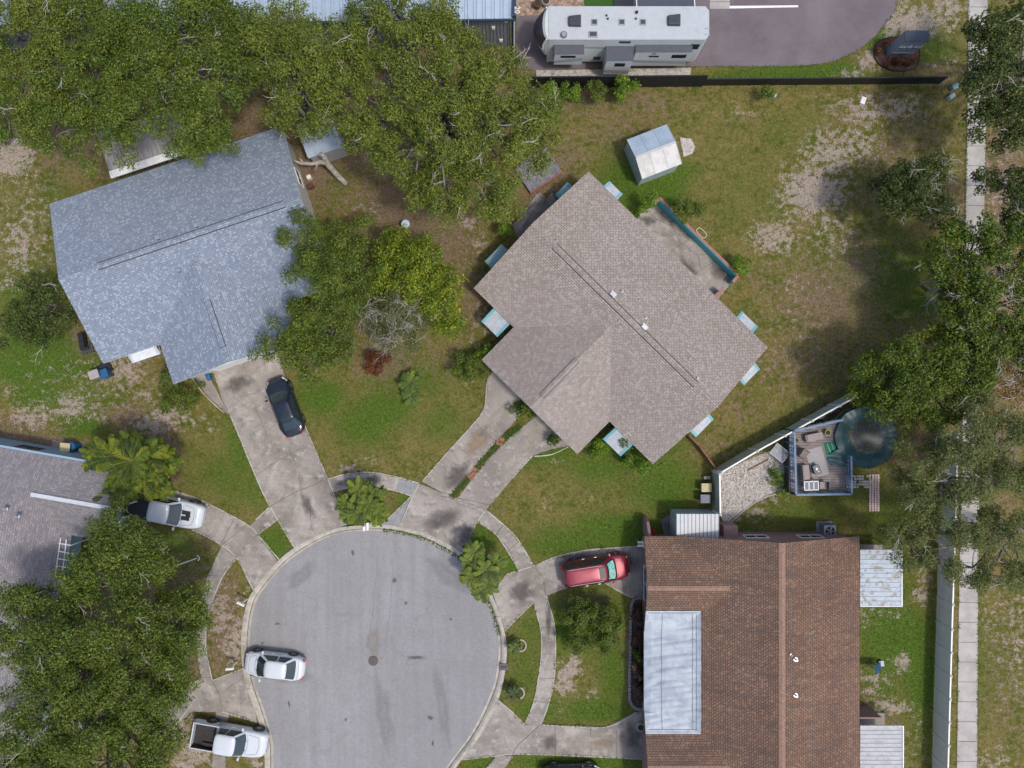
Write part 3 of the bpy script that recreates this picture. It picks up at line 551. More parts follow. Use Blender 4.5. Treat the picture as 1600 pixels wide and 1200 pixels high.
def house(name, label, A, B, D, ze, pitch, wings, roofm, roofw, wallm, trim, cat='house', vent=True, inset=.5, ventr=(.12, .88)):
    c, rz, hu, hv = frame(A, B, D, ze)
    root = thing(name, label, cat, c, rz); zr = ze + pitch * hv; th = .14
    mb = MB()
    for s in (-1, 1): slabroof(mb, [(-hu, 0, zr), (hu, 0, zr), (hu, s * hv, ze), (-hu, s * hv, ze)])
    rf = mb.build('roof', [roofm, trim], root)
    iu, iv = hu - inset * .6, hv - inset; zt = ze + pitch * inset - th - .01; zg = zr - th - .02
    mb = MB(); mb.loft([[(x, -iv, 0), (x, iv, 0), (x, iv, zt), (x, 0, zg), (x, -iv, zt)] for x in (-iu, iu)])
    wl = mb.build('wall', wallm, root)
    H_ = dict(root=root, c=c, rz=rz, hu=hu, hv=hv, zr=zr, ze=ze, pitch=pitch, iu=iu, iv=iv, roof=rf)
    ws = []
    for (side, pl, pr, pe) in wings:                        # image points: left, right junctions and a far corner
        ul = local(c, rz, *pl, ze)[0]; ur = local(c, rz, *pr, ze)[0]; ve = local(c, rz, *pe, ze)[1]
        uc = (ul + ur) / 2; hw = abs(ur - ul) / 2; zrw = ze + pitch * hw; v0 = side * (zr - zrw) / pitch
        mb = MB()
        for s in (-1, 1): slabroof(mb, [(uc, v0, zrw + .004), (uc, ve, zrw + .004), (uc + s * hw, ve, ze + .004), (uc + s * hw, side * hv, ze + .004)])
        w_ = mb.build('wing_roof', [roofw, trim], root)
        jw = hw - inset; je = ve - side * inset * .6
        mb = MB(); mb.loft([[(uc - jw, y, 0), (uc + jw, y, 0), (uc + jw, y, zt), (uc, y, zrw - th - .02), (uc - jw, y, zt)][::side] for y in (side * (iv - .3), je)])
        mb.build('wing_wall', wallm, root); ws.append((uc, hw, v0, ve, zrw, side, je))
        if vent:
            L0 = v0 + (ve - v0) * .42; L1 = v0 + (ve - v0) * .86
            if vent: 
                mb = MB(); ridge_cap(mb, (uc, L0, zrw), (uc, L1, zrw), pitch, .24, .03, 1); ridge_cap(mb, (uc, L0 - .03, zrw), (uc, L1 + .03, zrw), pitch, .19, .06, 0); mb.build('ridge_vent', [roofm, DARKV], root)
    if vent:
        a, b_ = -hu + 2 * hu * ventr[0], -hu + 2 * hu * ventr[1]
        mb = MB(); ridge_cap(mb, (a, 0, zr), (b_, 0, zr), pitch, .26, .03, 1); ridge_cap(mb, (a - .03, 0, zr), (b_ + .03, 0, zr), pitch, .20, .06, 0); mb.build('ridge_vent', [roofm, DARKV], root)
        mb = MB(); ridge_cap(mb, (-hu, 0, zr), (a - .05, 0, zr), pitch, .16, .02, 0); mb.build('ridge_cap', [roofm], root)
        mb = MB(); ridge_cap(mb, (b_ + .05, 0, zr), (hu, 0, zr), pitch, .16, .02, 0); mb.build('ridge_cap', [roofm], root)
    H_['wings'] = ws; return H_
def on_roof(Hh, px, py):
    z = Hh['zr']
    for _ in range(4):
        u, v = local(Hh['c'], Hh['rz'], px, py, z); z = Hh['zr'] - Hh['pitch'] * abs(v)
        for (uc, hw, v0, ve, zrw, side, je) in Hh['wings']:
            if (v - v0) * side > 0: z = max(z, zrw - Hh['pitch'] * abs(u - uc))
    return u, v, z
def vents(Hh, L):
    for px, py, sz, bx in L:
        u, v, z = on_roof(Hh, px, py); roof_vent(Hh['root'], u, v, z, sz, bx)
# blue-grey shingle house
bl = dict(A=(.195, .228, .278), B=(.255, .295, .352), mortar=(.12, .145, .185), bw=.30, rh=.135, bias=-.1, chip=((.315, .358, .418), .80), fade=(.86, .88, .92))
H1 = house('house', 'long house with speckled blue-grey shingle roof and a front wing, left of the centre trees', (78, 318), (442, 196), (160, 568), 2.6, .33,
           [(-1, (250, 538), (447, 472), (275, 599))], shingle('blue_shingle', **bl), shingle('blue_shingle_wing', rot=pi / 2, **bl), mk('pale_stucco', (.50, .50, .47), .8, .06, 4), WHITE, ventr=(.16, .93))
vents(H1, [(308, 353, .30, 1), (248, 372, .30, 1), (281, 423, .26, 1), (305, 338, .16, 0), (247, 364, .16, 0), (308, 411, .16, 0), (277, 337, .12, 0), (285, 382, .12, 0), (129, 409, .12, 0), (301, 417, .12, 0), (387, 317, .12, 0), (419, 312, .12, 0)])
for u in (-5, -1.5, 5.5): window(H1['root'], u, H1['iv'], 1.4, 1.4, 1.1, pi / 2)
window(H1['root'], H1['iu'], 2.5, 1.4, 1.2, 1.1, 0); window(H1['root'], H1['iu'], -2.5, 1.4, 1.2, 1.1, 0); window(H1['root'], -6, -H1['iv'], 1.4, 1.6, 1.2, -pi / 2)
def garage(Hh, k, w_=4.6):
    uc, hw, v0, ve, zrw, side, je = Hh['wings'][k]; mb = MB(); mb.box((uc, je + side * .03, 1.1), (w_, .06, 2.15))
    for z in (.55, 1.1, 1.65): mb.box((uc, je + side * .065, z), (w_ - .1, .012, .03), m=1)
    mb.build('garage_door', [WHITE, GREYP], Hh['root'])
garage(H1, 0)
# tan shingle house
ta = dict(A=(.258, .220, .192), B=(.345, .305, .273), mortar=(.165, .135, .117), bw=.26, rh=.14, bias=.1, ms=.02, chip=((.365, .328, .30), .80), fade=(.88, .85, .83))
H2 = house('house', 'central house with tan-brown shingle roof turned diagonally and striped window awnings', (740, 450), (1020, 725), (920, 268), 2.6, .33,
           [(-1, (800, 514), (950, 661), (757, 567))], shingle('tan_shingle', **ta), shingle('tan_shingle_wing', rot=pi / 2, **ta), mk('cream_stucco', (.45, .44, .38), .8, .06, 4), mk('trim_tan', (.30, .25, .22), .7, .1))
vents(H2, [(957, 460, .32, 1), (1006, 511, .32, 1), (972, 455, .18, 0), (1009, 496, .18, 0), (870, 375, .12, 0), (999, 469, .12, 0), (967, 502, .12, 0), (941, 526, .12, 0), (1090, 591, .12, 0), (1078, 560, .1, 0)])
garage(H2, 0, 4.2)
for u, sgn in ((-5, 1), (6.5, 1), (6.8, -1)): window(H2['root'], u, sgn * H2['iv'], 1.4, 1.6, 1.1, sgn * pi / 2)
for v in (-3, 3):
    window(H2['root'], H2['iu'], v, 1.4, 1.5, 1.1, 0); window(H2['root'], -H2['iu'], v, 1.4, 1.5, 1.1, pi)
# brown shingle duplex, lower right; its ridge runs up and down the picture
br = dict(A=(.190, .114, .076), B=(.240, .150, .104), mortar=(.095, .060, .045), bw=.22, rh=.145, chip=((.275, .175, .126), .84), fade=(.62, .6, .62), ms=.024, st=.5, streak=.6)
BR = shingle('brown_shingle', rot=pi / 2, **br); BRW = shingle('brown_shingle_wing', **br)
BRL = BR
root = thing('duplex', 'brown shingle duplex with a white tarp over its front porch, lower right', 'house', (0, 0, 0)); H3 = root
ze3 = 2.6; xr = P(1222, 0, 4.7).x; zr3 = 4.7; xe = P(1343, 0, ze3).x; p3 = (zr3 - ze3) / (xe - xr); xl = xr - (xe - xr); xf = P(1007, 0, ze3).x
yt = P(0, 838, ze3).y; yb = P(0, 1262, ze3).y; zf = ze3 - .0; mb = MB()
slabroof(mb, [(xr, yb, zr3), (xr, yt, zr3), (xe, yt, ze3), (xe, yb, ze3)]); slabroof(mb, [(xr, yb, zr3), (xr, yt, zr3), (xl, yt, ze3), (xl, yb, ze3)])
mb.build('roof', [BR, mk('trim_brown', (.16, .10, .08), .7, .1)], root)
yw = [(P(0, 838, ze3).y, P(0, 986, ze3).y), (P(0, 1112, ze3).y, yb)]; TRB = _mc['trim_brown']
for y0, y1 in yw:
    yc = (y0 + y1) / 2; hw = abs(y0 - y1) / 2; zw = ze3 + p3 * hw; x0 = xr - (zr3 - zw) / p3; mb = MB()
    for s, ye in ((1, y0), (-1, y1)): slabroof(mb, [(x0, yc, zw + .004), (xf, yc, zw + .004), (xf, ye, ze3 + .004), (xl, ye, ze3 + .004)])
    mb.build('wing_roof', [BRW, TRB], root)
    mb = MB(); ridge_cap(mb, (x0 - .3, yc, zw), (xf, yc, zw), p3, .17, .03); mb.build('ridge_cap', [mk('ridge_tan', (.25, .155, .11), .9, .25, 6)], root)
    mb = MB(); mb.loft([[(x, yc - hw + .4, 0), (x, yc - hw + .4, ze3 - .05), (x, yc, zw - .2), (x, yc + hw - .4, ze3 - .05), (x, yc + hw - .4, 0)] for x in (xf + .3, xl + .6)])
    mb.build('wing_wall', mk('mauve_stucco', (.27, .165, .155), .8, .08, 4), root)
mb = MB(); ridge_cap(mb, (xr, yb, zr3), (xr, yt, zr3), p3, .22, .035); mb.build('ridge_cap', [_mc['ridge_tan']], root)
mb = MB(); mb.loft([[(xl + .4, y, 0), (xl + .4, y, ze3 - .03), (xr, y, zr3 - .2), (xe - .45, y, ze3 - .03), (xe - .45, y, 0)] for y in (yt - .22, yb + .3)])
mb.build('wall', _mc['mauve_stucco'], root)
# porch roof under the tarp, low pitch
yp0, yp1 = P(0, 950, 2.6).y, P(0, 1141, 2.6).y; xp = P(1110, 0, 3.2).x; mb = MB()
slabroof(mb, [(xp, yp0 + .4, ze3 + p3 * (xp - xl) + .012), (xp, yp1 - .4, ze3 + p3 * (xp - xl) + .012), (xf, yp1 - .4, 2.42), (xf, yp0 + .4, 2.42)])
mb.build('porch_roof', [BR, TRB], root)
zt0 = ze3 + p3 * (P(1094, 0, 3.0).x - xl); xt = P(1094, 0, 3.0).x
def tarpf(u, v):
    x = xf - .02 + (xt - xf) * u; y = yp0 + (yp1 - yp0) * v
    zb = 2.46 + (ze3 + p3 * (xt - xl) + .05 - 2.46) * u
    edge = min(u, v, 1 - v) * 8; e = min(1, max(0, edge))
    wv = .10 * abs(sin(v * 24 + 1.2 * sin(u * 3.2) + .7 * sin(u * 5 + v * 9))) + .035 * abs(sin(v * 61 + u * 5)) + .03 * abs(sin(v * 9 + 1.1))
    if u < .16: wv += .05 * abs(sin(v * 17)) * (1 - u / .16)
    for y0_, y1_ in yw:
        yc_ = (y0_ + y1_) / 2; hw_ = abs(y0_ - y1_) / 2
        if abs(y - yc_) < hw_: zb = max(zb, ze3 + p3 * (hw_ - abs(y - yc_)) + .03)
    if x > xl: zb = max(zb, ze3 + p3 * (x - xl) + .13)
    return (x, y, zb + .03 + wv * e + (.035 if v > .985 or v < .015 or u > .98 else 0))
mb = MB(); mb.grid(tarpf, 60, 260); mb.v = mb.v
tp = mb.build('tarp', mk('tarp_white', (.40, .44, .48), .5, .08, 1.5, col2=(.31, .35, .40), s2=1.1), None, smooth=True)
tag(tp, 'white rumpled tarpaulin fixed over the porch roof of the brown duplex', 'tarp')
mb = MB()
for u in (.31, .86, .93): mb.tube([Vector(tarpf(u, k / 60)) + Vector((0, 0, .02)) for k in range(2, 59)], .018, 5)
for v in (.02, .97): mb.tube([Vector(tarpf(k / 20, v)) + Vector((0, 0, .02)) for k in range(1, 20)], .016, 5)
mb.build('seam', mk('seam_dark', (.22, .25, .28), .7, .2), tp)
def z3(x): return zr3 - p3 * abs(x - xr)
for px, py, sz, bx in [(1244, 1031, .26, 0), (1244, 1087, .26, 0), (1235, 1022, .1, 0)]:
    q = P(px, py, 4.5); roof_vent(root, q.x, q.y, z3(q.x), sz, bx)
window(root, xe - .45, P(0, 1000, 1.4).y, 1.4, 1.6, 1.1, 0); window(root, xe - .45, P(0, 1110, 1.4).y, 1.4, 1.6, 1.1, 0)
for px in (1180, 1265): window(root, P(px, 0, 1.6).x, yt - .22, 1.7, 1.6, 1.0, pi / 2)
window(root, xf + .3, P(0, 912, 1.4).y, 1.4, 2.4, 1.2, pi)
# side walls of the two back patios and the small projecting fire wall on the front corner
def back_patio(px0, px1, y0, y1, label, dirt):
    z = 2.35; a = P(px0, y0, z); b_ = P(px1, y1, z); t_ = thing('patio_cover', label, 'patio cover', ((a.x + b_.x) / 2, (a.y + b_.y) / 2, 0), 0, 'metal patio covers behind the duplex')
    sx = abs(b_.x - a.x); sy = abs(a.y - b_.y); mb = MB(); n = 12
    for i in range(n):
        yy = sy / 2 - (i + .5) * sy / n; mb.box((0, yy, z - .02), (sx, sy / n - .02, .03)); mb.box((0, yy + sy / n / 2, z + .005), (sx, .035, .06), m=1)
    mb.build('roof_panel', [dirt, GREYP], t_)
    mb = MB(); mb.box((sx / 2, 0, z - .03), (.08, sy + .1, .14)); mb.box((0, sy / 2 + .02, z - .04), (sx, .05, .12)); mb.box((0, -sy / 2 - .02, z - .04), (sx, .05, .12)); mb.build('gutter', WHITE, t_)
    for s in (-1, 1): mb = MB(); mb.box((sx / 2 - .1, s * (sy / 2 - .1), z / 2 - .05), (.08, .08, z - .1)); mb.build('post', WHITE, t_)
    mb = MB(); mb.box((0, 0, .05), (sx - .2, sy - .2, .1)); mb.build('slab', CONC, t_)
DIRTM = mk('dirty_metal', (.34, .41, .48), .5, .12, 1, col2=(.20, .18, .155), s2=2.2, lo=.50, hi=.60); DIRTM2 = mk('streaked_metal', (.37, .38, .40), .5, .12, 1, col2=(.26, .25, .26), s2=2.2, lo=.48, hi=.66)
back_patio(1344, 1409, 860, 947, 'ribbed metal patio cover littered with debris, upper one behind the brown duplex', DIRTM)
back_patio(1344, 1411, 1135, 1215, 'ribbed streaky metal patio cover at the bottom edge behind the brown duplex', DIRTM2)
mb = MB(); q = P(1378, 1118, 1.9); mb.box((0, 0, .95), (1.6, .1, 1.9)); fw = mb.build('privacy_wall', _mc['mauve_stucco']); q0 = P(1358, 1128, 1.9); fw.location = (q0.x + .1, P(0, 1122, 1.9).y, 0); tag(fw, 'short mauve privacy wall beside the lower metal patio cover', 'wall')
mb = MB(); a = P(1007, 835, 0); mb.loft([[(0, 0, 0), (0, -1.3, 0), (0, -1.3, 2.45), (0, -.2, 1.5), (0, 0, .9)], [(.2, 0, 0), (.2, -1.3, 0), (.2, -1.3, 2.45), (.2, -.2, 1.5), (.2, 0, .9)]][::-1])
fw = mb.build('side_wall', _mc['mauve_stucco']); fw.location = (xf + .35, yt + 1.0, 0); tag(fw, 'stepped mauve side wall at the front corner of the duplex', 'wall')
# grey hip-roofed house at the left edge
gr = dict(A=(.195, .18, .185), B=(.27, .25, .255), mortar=(.125, .115, .12), bw=.30, rh=.14, chip=((.29, .27, .27), .9), fade=(.85, .85, .88))
GR = shingle('grey_shingle', **gr); GRR = shingle('grey_shingle_main', rot=pi / 2, **gr)
ze4 = 2.6; a = P(-40, 692, ze4); b_ = P(160, 727, ze4)
ex = (b_ - a).normalized(); rz4 = math.atan2(ex.y, ex.x); c4 = P(160, 727, ze4); c4.z = 0
H4 = thing('house', 'grey shingle house with a white ridge cap at the left edge', 'house', c4, rz4)
# local frame: origin at the upper right eave corner, x towards the right, y up the picture; front wing ridge from image (38,769) to (157,796)
u0, v0 = local(c4, rz4, 38, 769, 4.3); u1, v1 = local(c4, rz4, 157, 796, 4.3); p4 = .36; hw4 = -v1; zr4 = ze4 + p4 * hw4
uend = u1 + .3; mb = MB(); uv_ = u0
for s in (0, -2): slabroof(mb, [(u0, -hw4, zr4), (uend, -hw4, zr4), (uend, s * hw4, ze4), (u0 + (hw4), s * hw4, ze4)])
mb.build('wing_roof', [GR, GREYP], H4)
um = u0 - 0.0; mb = MB()      # main body: slope facing right, hip towards the top, running on below
slabroof(mb, [(u0 + hw4, 0, ze4 - .004), (u0 + hw4, -24, ze4 - .004), (u0 - 2, -24, zr4 + 2 * p4 - .004), (u0 - 2, -hw4 - 2, zr4 + 2 * p4 - .004)])
slabroof(mb, [(u0 + hw4, 0, ze4 - .004), (u0 - 2, -hw4 - 2, zr4 + 2 * p4 - .004), (u0 - 10, -hw4 - 2, zr4 + 2 * p4 - .004), (u0 - 10, 0, ze4 - .004)])
mb.build('roof', [GRR, GREYP], H4)
mb = MB(); mb.bar((u0, -hw4, zr4 + .05), (uend, -hw4, zr4 + .05), .28, .06); mb.build('ridge_cap', mk('cap_white', (.50, .52, .56), .6, .08), H4)
PBLUE = mk('pale_blue_stucco', (.26, .36, .45), .8, .05, 3)
mb = MB(); mb.prism([(u0 - 10, .16), (uend - .4, .16), (uend - .4, -2 * hw4 + .5), (u0 + hw4 - .6, -2 * hw4 + .5), (u0 + hw4 - .6, -24), (u0 - 10, -24)], 0, ze4 - .05); mb.build('wall', PBLUE, H4)
for u in (uend - 7.3, uend - 2.6): window(H4, u, .16, 1.9, 1.5, 1.1, pi / 2, mk('frame_dark', (.06, .05, .05), .5, .1))
mb = MB(); mb.box((0, 0, 0), (.25, .25, .1)); 
for px, py in ((12, 794), (30, 806)):
    q = local(c4, rz4, px, py, 4.0); roof_vent(H4, q[0], q[1], 4.15, .2, 1)
# small lean-to carport roof beside the white truck
a = [P(x, y, 2.3) for x, y in ((172, 778), (192, 790), (183, 812), (158, 800))]
mb = MB(); slabroof(mb, [(q.x, q.y, 2.3 if i < 2 else 2.45) for i, q in enumerate(a)], .06); o = mb.build('carport_roof', [mk('carport_grey', (.36, .38, .39), .6, .1, 2), GREYP])
tag(o, 'small grey flat carport roof behind the bed of the white pickup', 'carport')
for q in a: mb = MB(); mb.box((q.x * .985, q.y * .985, 1.15), (.08, .08, 2.28)); mb.build('post', WHITE, o)
# trellis frame on the grey house
def lp(px, py, z=2.7): return P(px, py, z)
rt = thing('trellis', 'white pipe frame with rungs beside the grey shingle roof', 'trellis', (lp(98, 870).x, lp(98, 870).y, 0)); off = rt.location
def rel(px, py, z): q = P(px, py, z); return q - off
mb = MB()
for p_, q_ in (((95, 840), (86, 900)), ((104, 843), (97, 897))): mb.tube([rel(*p_, 3.0), rel(*q_, 3.0)], .035)
for p_, q_ in (((92, 849), (111, 852)), ((91, 861), (115, 866)), ((90, 873), (118, 877)), ((87, 884), (116, 889))): mb.tube([rel(*p_, 3.03), rel(*q_, 3.03)], .035)
mb.build('frame', WHITE, rt)
mb = MB(); q_ = [rel(*p_, 2.6) for p_ in ((98, 851), (108, 853), (101, 896), (90, 894))]; mb.prism([a_[:2] for a_ in q_], 2.55, 2.6); mb.build('panel', GREYP, rt)
for p_ in ((95, 840), (86, 900), (111, 852), (110, 889)): a_ = rel(*p_, 2.9); mb = MB(); mb.tube([(a_.x, a_.y, 0), a_], .035); mb.build('post', WHITE, rt)
# large metal building at the top edge
MR = newmat('metal_roof'); m, t, b = MR; v = coord(t, 'Object', (1, 1, 1)); wv = N(t, 'ShaderNodeTexWave', wave_type='BANDS', bands_direction='X', wave_profile='SAW'); lk(t, v, wv.inputs[0]); wv.inputs['Scale'].default_value = .95
cc = mixc(t, ramp(t, noise(t, v, 1.2, 4), [(.3, 0.0), (.7, 1.0)]), (.30, .38, .48), (.37, .45, .55)); lk(t, cc, b.inputs['Base Color']); b.inputs['Roughness'].default_value = .5; b.inputs['Metallic'].default_value = .0
MR = m; MW = mk('metal_wall_grey', (.19, .20, .22), .5, .08, 2, bs=.0); NAVY = mk('navy_trim', (.02, .04, .075), .5, .1)
hB = 4.4; x1 = P(801, 0, hB).x; x0 = P(-60, 0, hB).x; y0 = P(0, 29, hB).y; y0l = P(0, 40, hB).y; y1 = y0 + 9
WH = thing('warehouse', 'long pale blue metal-roofed warehouse behind the oaks at the top edge', 'building', (0, 0, 0))
mb = MB(); slabroof(mb, [(x0, y0l, hB), (x1, y0, hB), (x1, y1, hB + 1.2), (x0, y1, hB + 1.2)], .1)
n = 62
for i in range(n + 1):
    x = x0 + (x1 - x0) * i / n; yy = y0l + (y0 - y0l) * i / n; mb.bar((x, yy, hB + .03), (x, y1, hB + 1.23), .05, .07)
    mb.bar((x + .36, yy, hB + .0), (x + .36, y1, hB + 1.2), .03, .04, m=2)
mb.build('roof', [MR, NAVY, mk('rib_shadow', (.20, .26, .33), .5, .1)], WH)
mb = MB(); mb.prism([(x0, y0l + .15), (x1 - .15, y0 + .15), (x1 - .15, y1), (x0, y1)], 0, hB - .12)
for i in range(150):
    x = x0 + (x1 - .2 - x0) * (i + .5) / 150; yy = y0l + .15 + (y0 - y0l) * (i + .5) / 150; mb.box((x, yy - .02, hB / 2 - .06), (.05, .06, hB - .14))
mb.build('wall', [MW], WH)
mb = MB(); mb.box((x1 + .1, (y0 + y1) / 2, hB + .1), (.24, y1 - y0, .5)); mb.bar((x0, y0l - .06, hB - .05), (x1 + .2, y0 - .06, hB - .05), .12, .14); mb.build('fascia', [NAVY], WH)
mb = MB(); mb.box((x1 + .06, y0 + .1, (hB - .15) / 2), (.3, .2, hB - .2)); mb.box((x1 + .12, y0 - .06, (hB - .15) / 2), (.1, .1, hB - .2), m=1); mb.build('downpipe', [NAVY, WHITE], WH)
for i, (px, py, z) in enumerate(((771, 46, 3.0), (783, 70, 1.2), (791, 32, 4.0))):
    q = P(px, py, z); mb = MB(); mb.box((q.x, y0 + .08, z), (.22, .12, .28)); mb.build('vent_hood', WHITE, WH)
def textmesh(name, s, size, mat, parent, loc, rot, ext=.01):
    cu = bpy.data.curves.new(name, 'FONT'); cu.body = s; cu.size = size; cu.extrude = ext; cu.align_x = 'CENTER'
    o = bpy.data.objects.new(name, cu); COL.objects.link(o)
    dg = bpy.context.evaluated_depsgraph_get(); me = bpy.data.meshes.new_from_object(o.evaluated_get(dg)); bpy.data.objects.remove(o)
    o = bpy.data.objects.new(name, me); COL.objects.link(o); me.materials.clear(); me.materials.append(mat); o.parent = parent; o.location = loc; o.rotation_euler = rot; return o
textmesh('lettering', '20', .5, WHITE, WH, (x1 + .14, P(0, 20, hB).y, hB + .36), (0, 0, -pi / 2))
# ---------------------------------------------------------------- trees and plants
BARK = mk('bark', (.20, .175, .15), .9, .3, 6, bs=.02); BARKP = mk('bark_pale', (.42, .38, .34), .85, .25, 6)
PAL = {'oak': [(0.095, .140, 0.014), (0.149, .190, 0.020), (0.056, .095, 0.010), (0.189, .21, 0.031)],
       'olive': [(0.131, .168, 0.019), (0.184, .215, 0.026), (0.081, .115, 0.014), (0.221, .225, 0.037)],
       'green': [(.090, .135, 0.014), (.145, .185, 0.020), (.055, .088, 0.010), (.19, .21, 0.031)],
       'dark': [(.060, .088, 0.016), (.095, .125, 0.021), (.038, .058, 0.011), (.14, .16, 0.037)],
       'yellow': [(.125, .190, .010), (.230, .255, .014), (.065, .110, .009), (.40, .35, .014)],
       'bright': [(.075, .118, 0.007), (.130, .175, 0.011), (.040, .075, 0.006), (.19, .215, 0.017)],
       'grey': [(.120, .145, 0.036), (.165, .180, 0.053), (.085, .105, 0.026), (.22, .22, 0.087)],
       'sparse': [(.105, .120, 0.036), (.17, .165, 0.071), (.07, .09, 0.022), (.27, .25, 0.130)],
       'rust': [(.26, .15, 0.056), (.20, .12, 0.037), (.30, .20, 0.081), (.15, .12, 0.031)],
       'lime': [(.10, .20, 0.011), (.16, .25, 0.012), (.06, .13, 0.009), (.30, .33, 0.019)],
       'red': [(.16, .035, 0.019), (.24, .06, 0.019), (.08, .04, 0.012), (.10, .12, 0.012)],
       'plum': [(.14, .065, 0.060), (.14, .07, 0.046), (.05, .03, 0.019), (.12, .10, 0.031)]}
def crown_arrays(lobes, pal, cr=(.4, .8), leaf=(.165, .075), dens=1.15, pack=2.25, flat=.95, hang=.35, ragged=.12):
    C = []; Q = []; K = []; pc = np.array(PAL[pal]); clumps = []
    for lb in lobes:
        px, py, rp, z = lb[:4]; ry = lb[4] if len(lb) > 4 else rp
        o_ = P(px, py, z); f = S * (1 - z / H); Rx = rp * f; Ry = ry * f; cm = sum(cr) / 2
        n = max(3, int(pack * Rx * Ry / (cm * cm) * .55))
        ph = rg.uniform(0, 6.28, 4)
        for i in range(n):
            a = rg.uniform(0, 2 * pi); rr = math.sqrt(rg.random()) * (1 + ragged * (sin(3 * a + ph[0]) + .7 * sin(5 * a + ph[1]) + .5 * sin(8 * a + ph[2])))
            q = min(rr, 1.25) * max(.3, (1 - cm * .55 / min(Rx, Ry)))
            dome = math.sqrt(max(0, 1 - min(1, q) ** 2)); zz = z + (dome - .55) * min(Rx, Ry) * flat + rg.normal() * .42
            clumps.append((o_.x + Rx * q * cos(a), o_.y + Ry * q * sin(a), max(.15, zz), rg.uniform(*cr), rg.normal()))
    for (x, y, z, r, tn) in clumps:
        k = int(dens * 2 * pi * r * r / (leaf[0] * leaf[1] * .5) * .62)
        d = rg.normal(size=(k, 3)); d[:, 2] = np.abs(d[:, 2]) * 1.0 - hang * rg.random(k); d /= np.linalg.norm(d, axis=1, keepdims=True)
        rad = r * (1.0 - .55 * rg.random(k) ** 2) * (1 + .34 * np.sin(d[:, 0] * 7 + tn * 9) * np.sin(d[:, 1] * 8 + tn * 5))
        p = np.array([x, y, z]) + d * rad[:, None] * np.array([1, 1, .75])
        nn = d * .7 + rg.normal(size=(k, 3)) * .45 + np.array([0, 0, .45])
        Q.append(leaves(p, nn, rg.uniform(.7, 1.25, k) * leaf[0], rg.uniform(.7, 1.25, k) * leaf[1]))
        t = np.clip(.5 + .42 * tn + rg.normal(size=k) * .33, 0, 1)[:, None]
        c = pc[2] * (1 - t) + pc[0] * t
        hi = (rg.random(k) < .22 + .12 * max(tn, 0))[:, None]; c = np.where(hi, pc[1], c); hi2 = (rg.random(k) < .045 + (.06 if tn > .8 else 0))[:, None]; c = np.where(hi2, pc[3], c)
        c = c * rg.uniform(.65, 1.35, k)[:, None]; K.append(np.repeat(c, 4, 0))
    return np.concatenate(Q), np.concatenate(K), clumps
def branch(mb, a, b, r0, r1, n=5, sag=.25, m=0, seg=5):
    a = Vector(a); b = Vector(b); pts = []; L = (b - a).length
    for i in range(seg + 1):
        t = i / seg; p = a.lerp(b, t); j = L * .055 * (1 if 0 < i < seg else 0)
        pts.append(p + Vector((rnd.uniform(-j, j), rnd.uniform(-j, j), L * sag * .35 * sin(pi * t) + rnd.uniform(-j, j) * .5)))
    mb.tube(pts, [r0 + (r1 - r0) * i / seg for i in range(seg + 1)], n, m); return pts
def tree(label, lobes, base, pal='oak', group=None, tr=.28, trunkm=None, name='tree', cat='tree', twigs=8, bare=0, bs=1.0, **kw):
    b = P(base[0], base[1], 0); root = thing(name, label, cat, (b.x, b.y, 0), 0, group)
    q, c, cl = crown_arrays(lobes, pal, **kw)
    o = bpy.data.objects.new('crown', quadmesh('crown', q - np.array([b.x, b.y, 0]), LEAF, c)); COL.objects.link(o); o.parent = root
    mb = MB(); zt = np.mean([l[3] for l in lobes]); fork = Vector((0, 0, zt * .35))
    mb.tube([(0, 0, -.1), (.05, .02, .4), (tr * .4, -tr * .3, zt * .2), fork], [tr * 1.5, tr * 1.1, tr, tr * .9], 9)
    for lb in lobes:
        e = P(lb[0], lb[1], lb[3]) - b; e.z = lb[3] - .35
        pts = branch(mb, fork, e, tr * .55, tr * .2, 6, .2)
        near = [x for x in cl if (x[0] - b.x - e.x) ** 2 + (x[1] - b.y - e.y) ** 2 < (lb[2] * S) ** 2]
        rnd.shuffle(near)
        for x in near[:twigs]:
            branch(mb, pts[rnd.randint(2, 5)], (x[0] - b.x, x[1] - b.y, x[2] - .1), tr * .2, .02, 4, .1, 0, 4)
        for x in near[:bare]:
            x = rnd.choice(near)
            s = Vector((x[0] - b.x, x[1] - b.y, x[2] + x[3] * .35)); a = rnd.uniform(0, 6.28); L = rnd.uniform(.5, 1.3)
            e1 = s + Vector((cos(a) * L, sin(a) * L, x[3] * .5)); p_ = branch(mb, s, e1, .028 * bs, .010 * bs, 4, .1, 1, 4)
            for k in range(3 if bs == 1 else 6):
                a2 = a + rnd.uniform(-1, 1); s2 = p_[1 + k % 3]; branch(mb, s2, s2 + Vector((cos(a2) * L * .5, sin(a2) * L * .5, .08)), .018 * bs, .008 * bs, 3, .1, 1, 3)
    mb.build('trunk', [trunkm or BARK, BARKP], root, smooth=True); return root
G1 = 'oaks along the top fence and warehouse'
tree('leftmost oak in the top left corner, its crown running off the picture edge', [(20,60,55,7.5),(80,30,60,8),(95,95,55,8.5),(30,140,50,7),(75,170,50,8),(20,10,40,7),(110,10,55,8),(60,-5,50,8)], (110,110), 'olive', G1, bare=1)
tree('broad oak left of the blue-grey house, hanging over its wooden patio roof', [(120,210,60,8,50),(180,170,60,8.8),(150,120,60,9),(190,225,45,8,36),(60,205,38,7),(100,160,50,8.5),(150,50,50,8),(200,70,52,8.5),(190,20,50,8)], (200,190), 'oak', G1, bare=1)
